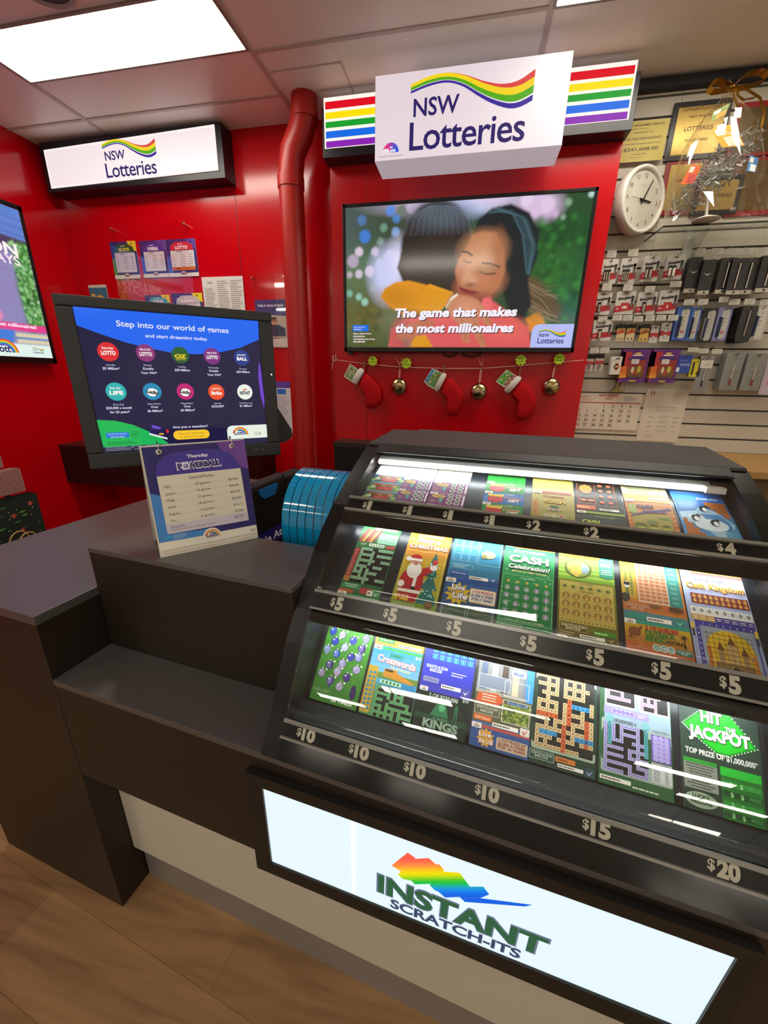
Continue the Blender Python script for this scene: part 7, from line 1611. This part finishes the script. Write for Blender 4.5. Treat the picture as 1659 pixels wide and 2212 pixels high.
def pack(name, label, cat, px0, py0, px1, py1, draw, y=2.615, behind=0, group=None, wpx=None, hookrod=True):
    """blister pack hanging from a wire hook; photo box of its front face (top-left, bottom-right)"""
    xm = (px0 + px1) / 2; sh = (py1 - py0) * .12
    tp, bt = PW(xm, py0, y), PW(xm, py1, y); xc = (tp[0] + bt[0]) / 2
    w = (PW(px1, (py0 + py1) / 2, y)[0] - PW(px0, (py0 + py1) / 2, y)[0]); w -= .12 * (tp[1] - bt[1]); h = tp[1] - bt[1]
    if wpx: w = wpx
    t = thing(name, label, cat, (xc, y, bt[1]), group=group); draw(t, w, h)
    for i in range(behind):
        c = copy_thing(t, label=' '.join(label.replace(',', '').split()[:10]) + ' - one behind the front'); c.location = (xc + .001 * (i % 2), y + (.019 if 'box' in name else .014) * (i + 1), bt[1])
        c['group'] = 'spares behind the ' + ' '.join(label.replace(',', '').split()[:10])
    if hookrod:
        k = thing('wall_hook', 'wire hook holding the ' + ' '.join(label.split()[:12]), 'hook', (xc, YW, bt[1] + h - .012))
        G().tube([(0, 0, .004), (0, y - YW - .012, .0), (0, y - YW - .018, .010)], .0022, m_wire, 6).build('rod', k); G().box(-.012, -.004, -.008, .012, 0, .014, mat('#3a3836', rough=.5)).build('plate', k)
    return t
GB, GP = 'battery packs on the slatwall', 'pens on the slatwall'
pack('battery_pack', 'grey battery pack half hidden by the red board, top row', 'battery pack', 1296, 560, 1336, 612, battery(3), behind=1, group=GB)
pack('battery_pack', 'dim grey battery pack second from the red board, top row', 'battery pack', 1336, 558, 1377, 613, battery(4), y=2.64, group=GB)
pack('battery_pack', 'battery pack with two fat cells and red corner, third in the top row', 'battery pack', 1385, 553, 1427, 608, battery(2), behind=2, group=GB)
pack('battery_pack', 'battery pack with two shiny silver cells, fourth in the top row', 'battery pack', 1434, 551, 1479, 604, battery(2, kind='bright'), behind=1, group=GB, y=2.6)
pack('battery_pack', 'red and white battery pack cut off by the red board, second row', 'battery pack', 1278, 632, 1322, 680, battery(1), behind=1, group=GB)
pack('battery_pack', 'battery pack with a wide red panel, second from left in the second row', 'battery pack', 1327, 629, 1373, 679, battery('100', False), behind=1, group=GB)
pack('battery_pack', 'battery pack with one thin cell on red, second row', 'battery pack', 1373, 631, 1420, 680, battery(1), behind=1, group=GB)
pack('battery_pack', 'battery pack with a short red panel, right end of the second row', 'battery pack', 1419, 627, 1466, 678, battery('3', False), behind=1, group=GB)
pack('battery_pack', 'bright white battery pack with one square cell, left end of the third row', 'battery pack', 1278, 692, 1324, 736, battery(1, kind='bright'), behind=1, group=GB, y=2.6)
pack('hearing_battery_pack', 'left one of a pair of black topped red and cream packs, third row', 'battery pack', 1330, 700, 1352, 737, hearing(), group=GB)
pack('hearing_battery_pack', 'right one of a pair of black topped red and cream packs, third row', 'battery pack', 1351, 700, 1374, 737, hearing(), group=GB)
pack('hearing_battery_pack', 'black topped yellow and brown pack in the middle of the third row', 'battery pack', 1380, 700, 1404, 738, hearing(mid='#8a4a24', low='#c8a04a'), group=GB)
pack('coin_cell_pack', 'grey and red card with one coin cell, third row', 'battery pack', 1402, 703, 1424, 741, coin(1), group=GB)
pack('coin_cell_pack', 'grey and red card with two coin cells, right end of the battery rows', 'battery pack', 1425, 698, 1451, 738, coin(2), behind=1, group=GB)
pack('battery_pack', 'small battery card touching the red board, bottom row', 'battery pack', 1263, 765, 1284, 803, small_bat, group=GB)
pack('battery_pack', 'small black topped battery card beside the playing cards', 'battery pack', 1284, 764, 1306, 802, small_bat, group=GB)
pack('playing_cards', 'pack of playing cards showing a king, hanging in the bottom row', 'playing cards', 1317, 770, 1347, 809, playing, behind=3, group='playing card packs')
pack('toy_pack', 'left one of two purple and red toy cards with price stickers', 'toy pack', 1337, 754, 1403, 826, purple, behind=3, group='purple toy cards')
pack('toy_pack', 'right one of two purple and red toy cards with price stickers', 'toy pack', 1402, 754, 1468, 827, purple, behind=3, group='purple toy cards')
pack('pen_box', 'black pen box with a small bright V, left end of the top pen row', 'pen', 1478, 556, 1516, 632, pen_black(v=True), behind=1, group=GP)
pack('pen_box', 'black pen box with rounded top, second in the top pen row', 'pen', 1508, 561, 1545, 636, pen_black(v=True), y=2.59, behind=1, group=GP)
for i, (a, b2, c, d, lb) in enumerate(((1546, 557, 1588, 634, 'third'), (1570, 558, 1613, 636, 'fourth'), (1594, 557, 1639, 635, 'fifth'), (1634, 552, 1681, 631, 'last'))): pack('pen_box', '%s black pen box in the top pen row, pale foot and silver pen' % lb, 'pen', a, b2, c, d, pen_black(), y=(2.60, 2.582, 2.60, 2.582)[i], behind=2 if i in (0, 3) else 0, group=GP)
pack('gel_pen_pack', 'blue gel pen card with red dot, left end of the second pen row', 'pen', 1453, 662, 1493, 735, gel('#3f5ca4', '#b9b7a8', '#8a2a3a'), behind=2, group=GP)
pack('gel_pen_pack', 'narrow blue gel pen card with red dot, second in the second pen row', 'pen', 1482, 665, 1514, 736, gel('#3f62a8', '#b4b2a4', '#8a2a3a'), group=GP)
pack('gel_pen_pack', 'black and clear gel pen pack in the second pen row', 'pen', 1508, 666, 1549, 740, gel('#1c1b1a', '#a8a69e'), group=GP)
pack('gel_pen_pack', 'pale violet gel pen card with red dot beside the black stack', 'pen', 1540, 664, 1580, 736, gel('#7478a8', '#b8b5ac', '#8a2a3a'), group=GP)
pack('pen_box', 'deep stack of black pen cards with a silver pen, second pen row', 'pen', 1590, 661, 1634, 739, pen_black('#2a2826'), y=2.59, behind=4, group=GP)
pack('gel_pen_pack', 'off white pen card with a black band, second pen row', 'pen', 1616, 661, 1660, 734, gel('#b4b0a4', '#c4c0b4'), y=2.6, group=GP)
pack('correction_tape_box', 'dark blue carton reading white with a big 8', 'stationery', 1461, 767, 1496, 806, whitebox, group=None)
pack('sharpener_card', 'yellow and black stationery card beside the dark blue carton', 'stationery', 1487, 776, 1517, 814, yellow, behind=1)
pack('pen_card', 'grey pen card with a cream label, lower pen row', 'pen', 1500, 769, 1540, 845, grey('#23233a', True), group=GP)
pack('pen_card', 'left one of two deep stacks of grey blister pen cards', 'pen', 1556, 761, 1606, 843, grey(), behind=4, y=2.60, group=GP)
pack('pen_card', 'right one of two deep stacks of grey blister pen cards', 'pen', 1602, 763, 1655, 844, grey(), behind=4, y=2.60, group=GP)
pack('stationery_card', 'pinkish card at the right edge beside the grey pen cards', 'stationery', 1642, 786, 1690, 852, pinkcard, behind=1)
# shelf price tickets in clear holders
def tags(row, boxes, y=2.60):
    for i, (a, b2, c, d) in enumerate(boxes):
        p, q = PW(a, b2, y), PW(c, d, y); w, h = q[0] - p[0], p[1] - q[1]
        t = thing('price_ticket', 'white shelf price ticket, %s from the left %s' % (ORD[i], row), 'price tag', (p[0], y, q[1]), group='shelf price tickets')
        s = Sheet(lambda u, v, hh: (u, -hh, v), **KP); s.rect(0, 0, w, h, '#c4c0b2', 1); s.add([(0, .0006, 0), (w, .0006, 0), (w, .0006, h), (0, .0006, h)], [(3, 2, 1, 0)], s.col('#c4c0b2')); s.lines(w * .08, h * .1, w * .92, h * .9, 3, '#8d897e', 2, .4, i); s.build('ticket', t)
        G().tube([(w / 2, .001, h + .002), (w / 2, YW - y, h + .012)], .0016, m_wire, 6).build('arm', t)
z12 = lambda bx, x0, y0, k: [(x0 + a * k, y0 + b2 * k, x0 + c * k, y0 + d * k) for a, b2, c, d in bx]
tags('above the top battery row', z12([(400, 160, 530, 270), (745, 140, 885, 245), (1120, 180, 1255, 260)], 1260, 520, .1326), y=2.64)
tags('above the top pen row', z12([(465, 130, 620, 215), (750, 125, 910, 215), (1010, 125, 1165, 220), (1245, 120, 1405, 210), (1485, 120, 1640, 215)], 1440, 520, .132), y=2.65)
tags('above the second battery row', z12([(320, 700, 455, 805), (665, 710, 795, 810), (1020, 740, 1155, 845), (1425, 660, 1590, 750)], 1260, 520, .1326))
tags('above the third battery row', z12([(250, 1235, 385, 1320), (485, 1212, 625, 1300), (655, 1212, 795, 1300), (830, 1230, 965, 1318), (1022, 1215, 1158, 1305), (1200, 1212, 1340, 1300), (1390, 1210, 1535, 1300)], 1260, 520, .1326), y=2.59)
tags('above the second pen row', z12([(295, 960, 445, 1048), (525, 955, 668, 1043), (868, 918, 1008, 1003), (1038, 955, 1188, 1045), (1285, 950, 1435, 1043), (1550, 960, 1659, 1050)], 1440, 520, .132))
tags('above the bottom battery row', z12([(270, 460, 398, 548), (432, 460, 565, 548)], 1240, 690, .1326))
tags('above the lower pen row', z12([(358, 460, 518, 532), (542, 475, 678, 552), (752, 485, 898, 560)], 1440, 690, .132), y=2.62)
# calendar on a bulldog clip
p0, p1 = PW(1243, 848, YW), PW(1372, 930, YW)
cx_, w, h = p0[0], p1[0] - p0[0], p0[1] - p1[1]
cal = thing('wall_calendar', 'November 2023 wall calendar tucked behind the edge of the red board', 'calendar', (cx_, YW - .002, p1[1]))
s = Sheet(lambda u, v, hh: (u, -.004 - hh, v), dh=.0003, **KP); G().box(0, -.004, 0, w, 0, h, mat('#c8bfae', rough=.6)).build('pad', cal)
s.rect(0, 0, w - .004, h * .99, '#d2c6b6', 1); s.rect(0, h * .73, w - .004, h * .755, '#a83a3c', 2); s.text('NOVEMBER', w * .51, h * .91, h * .075, '#b04a3a', 2, bold=.03, fit=w * .30); s.text('2023', w * .51, h * .83, h * .065, '#b04a3a', 2, bold=.02, fit=w * .11)
s.lines(w * .1, h * .78, w * .30, h * .93, 5, '#c07a6a', 2, .4, 3); s.lines(w * .74, h * .78, w * .93, h * .93, 5, '#7a84b0', 2, .4, 4)
xs_ = [.105, .22, .345, .465, .595, .725, .85]
for n in range(1, 31):
    i = n + 2; r, c = divmod(i, 7); v = h * (.62 - .133 * r)
    s.text(str(n), w * xs_[c], v, h * .075, '#b8423c' if c == 0 else ('#2b2a2c' if n not in (6, 7) else '#8a8a8c'), 3, bold=.02)
    s.rect(w * xs_[c] - w * .05, v - h * .028, w * xs_[c] + w * .05, v - h * .022, '#b8a89a', 2)
s.build('page', cal)
bc = PW(1330, 846, YW); bt = PW(1333, 820, YW)
cl = thing('bulldog_clip', 'brass bulldog clip holding the November calendar', 'clip', (bc[0], YW - .008, bc[1]))
mbr = mat('#8a7a4c', rough=.3, metal=.8)
G().prism([(-.036, -.004), (.036, -.004), (.034, .006), (.014, .012), (.010, .035), (.014, .055), (-.004, .06), (-.012, .05), (-.008, .03), (-.018, .012), (-.034, .006)], -.010, .002, mbr, 'y').build('clip_body', cl, bevel=.002); G().tube([(.006, -.010, .03), (.016, -.02, .055), (.012, -.014, .075)], .003, mbr, 8).build('lever', cl)
def sheetnote(s, w, h):
    s.rect(0, 0, w, h, '#cbc1b2', 1); s.ell(w * .16, h * .91, w * .05, h * .045, '#8a3a44', 2, 10); s.poly([(w * .13, h * .88), (w * .19, h * .88), (w * .16, h * .96)], '#d8c8c4', 3); s.lines(w * .26, h * .86, w * .5, h * .95, 3, '#b0a69c', 2, .4); s.lines(w * .66, h * .72, w * .86, h * .96, 8, '#9a9088', 2, .25, 2)
    s.lines(w * .25, h * .56, w * .85, h * .68, 3, '#8f867c', 2, .25, 5, 'c')
    for i in range(4): s.lines(w * .18, h * (.44 - .09 * i), w * .3, h * (.49 - .09 * i), 1, '#8f867c', 2, .3, i); s.lines(w * .4, h * (.44 - .09 * i), w * .7, h * (.5 - .09 * i), 2, '#8f867c', 2, .3, i + 9, 'c'); s.lines(w * .78, h * (.44 - .09 * i), w * .92, h * (.49 - .09 * i), 1, '#8f867c', 2, .3, i + 5)
    s.lines(w * .15, h * .04, w * .5, h * .13, 3, '#9a9086', 2, .25, 7)
poster('notice', 'faint grey printed sheet in a clear sleeve right of the calendar', 'notice', 1398, 839, 1462, 955, sheetnote, y=2.683)
# timber ledge at the foot of the slatwall
zl = PW(1600, 979, YW)[1]; yf = float(hit(1640, 1019, 2, zl)[1])
t = thing('timber_ledge', 'pale timber counter ledge at the foot of the slatwall, right edge', 'ledge', (.70, YW - .002, zl))
m_tim = noisy(mat('#b58a4a', rough=.45), 6, .3, stretch=(1, 12, 12)); G().box(0, yf - YW, -.035, 2.2, 0, 0, m_tim).build('top', t, bevel=.003); G().box(.02, yf - YW + .05, -zl, 2.2, 0, -.035, mat('#5f4524', rough=.5)).build('cabinet', t)
# ---- clock, certificate, plaques
c = PW(1391, 431, 2.60); fr_ = math.radians(33)
ck = thing('wall_clock', 'round white wall clock turned to the right, showing about five past three', 'clock', (c[0], 2.60, c[1]), rz=fr_)
rr = .146; Mc = Matrix.Rotation(PI / 2, 4, 'X'); m_ck = mat('#d6d2c8', rough=.35)
G().lathe([(0, -.055), (rr * .9, -.055), (rr, -.045), (rr, -.012), (rr * .985, .002), (rr * .93, .005), (rr * .87, -.002), (rr * .86, -.012)], m_ck, 48, Mc).build('case', ck)
s = Sheet(lambda u, v, hh: (u, .010 - hh, v), rough=.4); s.ell(0, 0, rr * .865, rr * .865, '#cfcabb', 1, 48)
for i in range(1, 13): a = PI / 2 - PI * i / 6; s.text(str(i), rr * .70 * math.cos(a), rr * .70 * math.sin(a) - .0095, .019, '#33312e', 2, bold=.01)
s.text('Quartz', 0, -rr * .36, .005, '#6a665e', 2); s.lines(-.02, rr * .36, .02, rr * .46, 2, '#a8a294', 2, .3, 1, 'c'); s.build('dial', ck)
def hand(nm, ang, L, wd, y): a = math.radians(ang); d, n = (math.sin(a), math.cos(a)), (math.cos(a), -math.sin(a)); g = G(); q = [(-d[0] * .02 + n[0] * wd, -d[1] * .02 + n[1] * wd), (-d[0] * .02 - n[0] * wd, -d[1] * .02 - n[1] * wd), (d[0] * L - n[0] * wd * .5, d[1] * L - n[1] * wd * .5), (d[0] * L + n[0] * wd * .5, d[1] * L + n[1] * wd * .5)]; g.prism(q, y - .001, y, mat('#1c1a1a', rough=.4), 'y').build(nm, ck)
hand('minute_hand', 26, .095, .004, .004); hand('hour_hand', 92, .058, .006, .006); hand('second_hand', 271, .085, .0012, .002)
G().disc((0, 0, 0), rr * .88, glass((1, 1, 1), .02, .8, 'clock', .03), Matrix.Translation((0, -.001, 0)) @ Mc, 40).build('glass', ck)
G().tube([(0, .05, .06), (0, .09, .06)], .004, m_wire, 8).build('hanger', ck)
def cert(s, w, h):
    s.rect(0, 0, w, h, '#bfae58', 1); s.frame(w * .015, h * .015, w * .985, h * .985, .001, '#d8cc8a', 2)
    for t_, y, sz, f in (('LOTTO MANAGEMENT SERVICES', .87, .05, .82), ('PRESENTED TO', .70, .028, .4), ('MOSS VALE NEWSAGENCY', .54, .06, .82), ('AS THE SELLER OF A MAJOR PRIZE WORTH', .43, .026, .8), ('$241,608.00', .27, .085, .74), ('DRAWN 5/9/95', .17, .03, .28)): s.text(t_, w * .5, h * y, h * sz, '#4a4020', 3, bold=.02, fit=w * f)
    s.lines(w * .2, h * .78, w * .8, h * .83, 1, '#8a7c3c', 3, .3); s.lines(w * .3, h * .08, w * .7, h * .13, 1, '#8a7c3c', 3, .3)
poster('certificate', 'gold certificate reading $241,608.00 on the slatwall above the clock', 'certificate', 1343, 265, 1430, 345, cert, y=2.66)
def plaque(label, px0, py0, px1, py1, fcol, gcol, lines, y=2.67, bw=.022):
    a, b2 = PW(px0, py0, y), PW(px1, py1, y); w, h = b2[0] - a[0], a[1] - b2[1]
    t = thing('award_plaque', label, 'plaque', (a[0], y + .014, b2[1]), group=None)
    G().box(0, -.014, 0, w, 0, h, mat(fcol, rough=.3)).build('backboard', t, bevel=.002)
    s = Sheet(lambda u, v, hh: (u, -.0145 - hh, v), rough=.3, metal=.5); s.rect(bw, bw, w - bw, h - bw, gcol, 1)
    for tx, v, sz, f in lines: s.text(tx, w * .5, h * v, sz, '#4a3414', 2, bold=.02, fit=w * f)
    s.build('engraved_plate', t)
plaque('black framed gold plaque reading congratulations behind the gift hamper', 1459, 222, 1556, 340, '#17130f', '#a98d4a', [('CONGRATULATIONS', .84, .013, .66), ('LOTTERIES', .50, .018, .5), ('FIRST DIVISION', .72, .009, .4), ('SOLD HERE', .32, .010, .4)])
plaque('small gold plaque reading lotteries in a black frame, below the hamper tinsel', 1508, 382, 1590, 462, '#19130f', '#a58742', [('LOTTERIES', .45, .016, .62), ('NSW', .7, .014, .25)])
plaque('red framed gold plaque behind the lower left of the gift hamper', 1442, 346, 1506, 462, '#7c1016', '#9a8040', [('WINNER', .6, .012, .5)], y=2.675)
plaque('red framed brown plaque at the right edge behind the hamper', 1596, 222, 1690, 336, '#8f1218', '#5a4a2a', [('WINNERS', .8, .010, .5), ('FIRST PRIZE', .5, .010, .5)], y=2.675)
plaque('red framed brown plaque, lower one at the right edge behind the hamper', 1594, 338, 1690, 462, '#8f1218', '#6a5430', [('WINNERS', .7, .010, .5)], y=2.675)
# clear shelf on a bracket
za = 2.20; ya_ = float(hit(1433, 491, 2, za)[1]); xa_ = float(hit(1433, 491, 2, za)[0])
t = thing('acrylic_shelf', 'clear acrylic shelf with dark front edge on the slatwall under the hamper', 'shelf', (xa_, YW, za))
G().box(0, ya_ - YW, 0, 1.2, 0, .005, glass((.93, .95, .93), .04, 1., 'shelf', .06)).build('shelf_panel', t); G().box(0, ya_ - YW - .003, -.001, 1.2, ya_ - YW, .006, mat('#20221f', rough=.3)).box(-.003, ya_ - YW, -.001, 0, 0, .006, mat('#20221f', rough=.3)).build('edge_strip', t)
br = PW(1482, 540, YW)[0] - xa_; G().prism([(0, -.16), (-.03, -.15), (ya_ - YW + .03, -.012), (ya_ - YW + .03, -.001), (0, -.001)], br, br + .006, glass((.8, .82, .8), .1, 1., 'bracket', .12)).build('bracket', t); G().box(br - .02, -.012, -.19, br + .026, 0, -.001, mat('#b9b8b2', rough=.25, metal=.3)).build('bracket_plate', t)
# gift hamper: cellophane bag, tinsel, cards, bow
hy = 2.44; top = PW(1571, 196, hy); bot = PW(1548, 470, hy); hx = top[0]
ham = thing('gift_hamper', 'clear cellophane gift bag tied with a gold bow, full of silver tinsel and tickets', 'gift hamper', (hx, hy, za + .006))
H0 = lambda px, py, dy=0.: (PW(px, py, hy)[0] - hx, dy, PW(px, py, hy)[1] - za - .006)
m_cel = glass((.98, .98, .97), .03, 1., 'cello', .07)
prof = [((1571, 1571), 178, .012), ((1562, 1580), 190, .02), ((1566, 1576), 203, .014), ((1550, 1592), 222, .045), ((1515, 1622), 262, .085), ((1478, 1640), 320, .11), ((1452, 1648), 380, .12), ((1440, 1655), 440, .12), ((1432, 1660), 474, .12)]
R = random.Random(11); rings = []
for (xl_, xr_), py, d in prof:
    a, b2 = H0(xl_, py), H0(xr_, py); mx, hx2 = (a[0] + b2[0]) / 2, max((b2[0] - a[0]) / 2, .006); n = 30
    rings.append([(mx + hx2 * (1 + R.uniform(-.10, .04)) * math.cos(2 * PI * j / n), d * (1 + R.uniform(-.2, .1)) * math.sin(2 * PI * j / n), max(a[2], .002) + (R.uniform(-.008, .008) if a[2] > .05 else 0)) for j in range(n)])
g = G(); v = [p for r in rings for p in r]; g.add(v, [(i * 30 + j, (i + 1) * 30 + j, (i + 1) * 30 + (j + 1) % 30, i * 30 + (j + 1) % 30) for i in range(len(rings) - 1) for j in range(30)], m_cel, False); g.build('cellophane_wrap', ham)
m_tin = mat('#b4b6b4', rough=.42, metal=.75); g = G(); R = random.Random(5); cc = H0(1545, 375); 
for i in range(1500):
    a, b2, r = R.uniform(0, 2 * PI), R.uniform(-1, 1), R.random() ** .4; q = math.sqrt(1 - b2 * b2)
    p = Vector((cc[0] + .150 * r * q * math.cos(a), .075 * r * q * math.sin(a), cc[2] + .105 * r * b2 + .12 * (r * q * math.cos(a)))); d = Vector((R.uniform(-1, 1), R.uniform(-1, 1), R.uniform(-1, 1))).normalized() * R.uniform(.012, .03); n = d.orthogonal().normalized() * .0022
    g.add([p - n, p + n, p + d + n, p + d - n], [(0, 1, 2, 3)], m_tin)
o = g.build('tinsel', ham); o['kind'] = 'stuff'
a, b2 = H0(1524, 415), H0(1518, 484); G().tube([(a[0], -.02, a[2]), (b2[0], -.02, .012)], .006, mat('#c8c4bc', rough=.4), 10).build('stick', ham); G().lathe([(.001, .02), (.012, .018), (.05, .004), (.055, 0), (.001, 0)], mat('#c8c4b8', rough=.4), 20, Matrix.Translation((b2[0], -.02, 0))).build('foot', ham)
for lb, q, c1, c2 in (('green and orange scratch ticket near the top of the gift hamper', [(1522, 262), (1558, 243), (1548, 268), (1518, 283)], '#6a7a3a', '#c8842a'), ('yellow scratch ticket with pale lower half in the middle of the gift hamper', [(1516, 298), (1566, 286), (1588, 332), (1542, 336)], '#c8962a', '#c8c4b4'), ('orange edged scratch ticket at the left in the gift hamper', [(1478, 370), (1498, 374), (1482, 410), (1455, 412)], '#c85a24', '#b8423a'), ('blue and white scratch ticket at the right in the gift hamper', [(1600, 352), (1618, 358), (1610, 388), (1592, 384)], '#3f7ab0', '#d8e0e4')):
    Q = [H0(*p) for p in q]; o3 = Q[3]; s = Sheet(lambda u, v, hh: (u, -.125 - hh, v), **KP); F = lambda u, v: tuple((Q[3][j] * (1 - u) + Q[2][j] * u) * (1 - v) + (Q[0][j] * (1 - u) + Q[1][j] * u) * v - o3[j] for j in (0, 2))
    s.poly([F(0, 0), F(1, 0), F(1, 1), F(0, 1)], c1, 1); s.poly([F(0, 0), F(0, 1), F(1, 1), F(1, 0)], c1, 0); s.poly([F(.3, .05), F(.95, .05), F(.95, .5), F(.3, .5)], c2, 2); s.poly([F(.1, .6), F(.5, .6), F(.5, .9), F(.1, .9)], '#d8d0b8', 2)
    o = s.build('scratch_ticket', None, (hx + o3[0], hy + .06, za + .006 + o3[2])); tag(o, lb, 'scratch ticket')
m_bow = noisy(mat('#b8862a', rough=.2, metal=.9), 30, .4)
def loop(pts, w): 
    g = G(); P = [Vector(p) for p in pts]
    vs = []
    for p in P: vs += [p + Vector((0, -w, 0)), p + Vector((0, w, 0))]
    return g.add(vs, [(2 * i, 2 * i + 2, 2 * i + 3, 2 * i + 1) for i in range(len(P) - 1)], m_bow, True)
kn = H0(1571, 200, -.03)
G().lathe([(.001, -.012), (.012, -.008), (.014, 0), (.012, .008), (.001, .012)], m_bow, 12, Matrix.Translation(kn)).build('bow_knot', ham)
for pts in ([(1571, 200), (1540, 186), (1526, 190), (1522, 203), (1534, 209), (1571, 203)], [(1573, 198), (1600, 172), (1630, 166), (1646, 172), (1640, 186), (1608, 198), (1573, 203)]): loop([H0(x, y, -.03) for x, y in pts], .022).build('bow_loop', ham)
for pts in ([(1573, 203), (1580, 225), (1590, 232), (1612, 228), (1622, 222)], [(1573, 203), (1600, 212), (1625, 228), (1634, 258), (1628, 290), (1614, 322)], [(1571, 204), (1569, 225), (1580, 248)]): loop([H0(x, y, -.05) for x, y in pts], .008).build('ribbon_tail', ham)
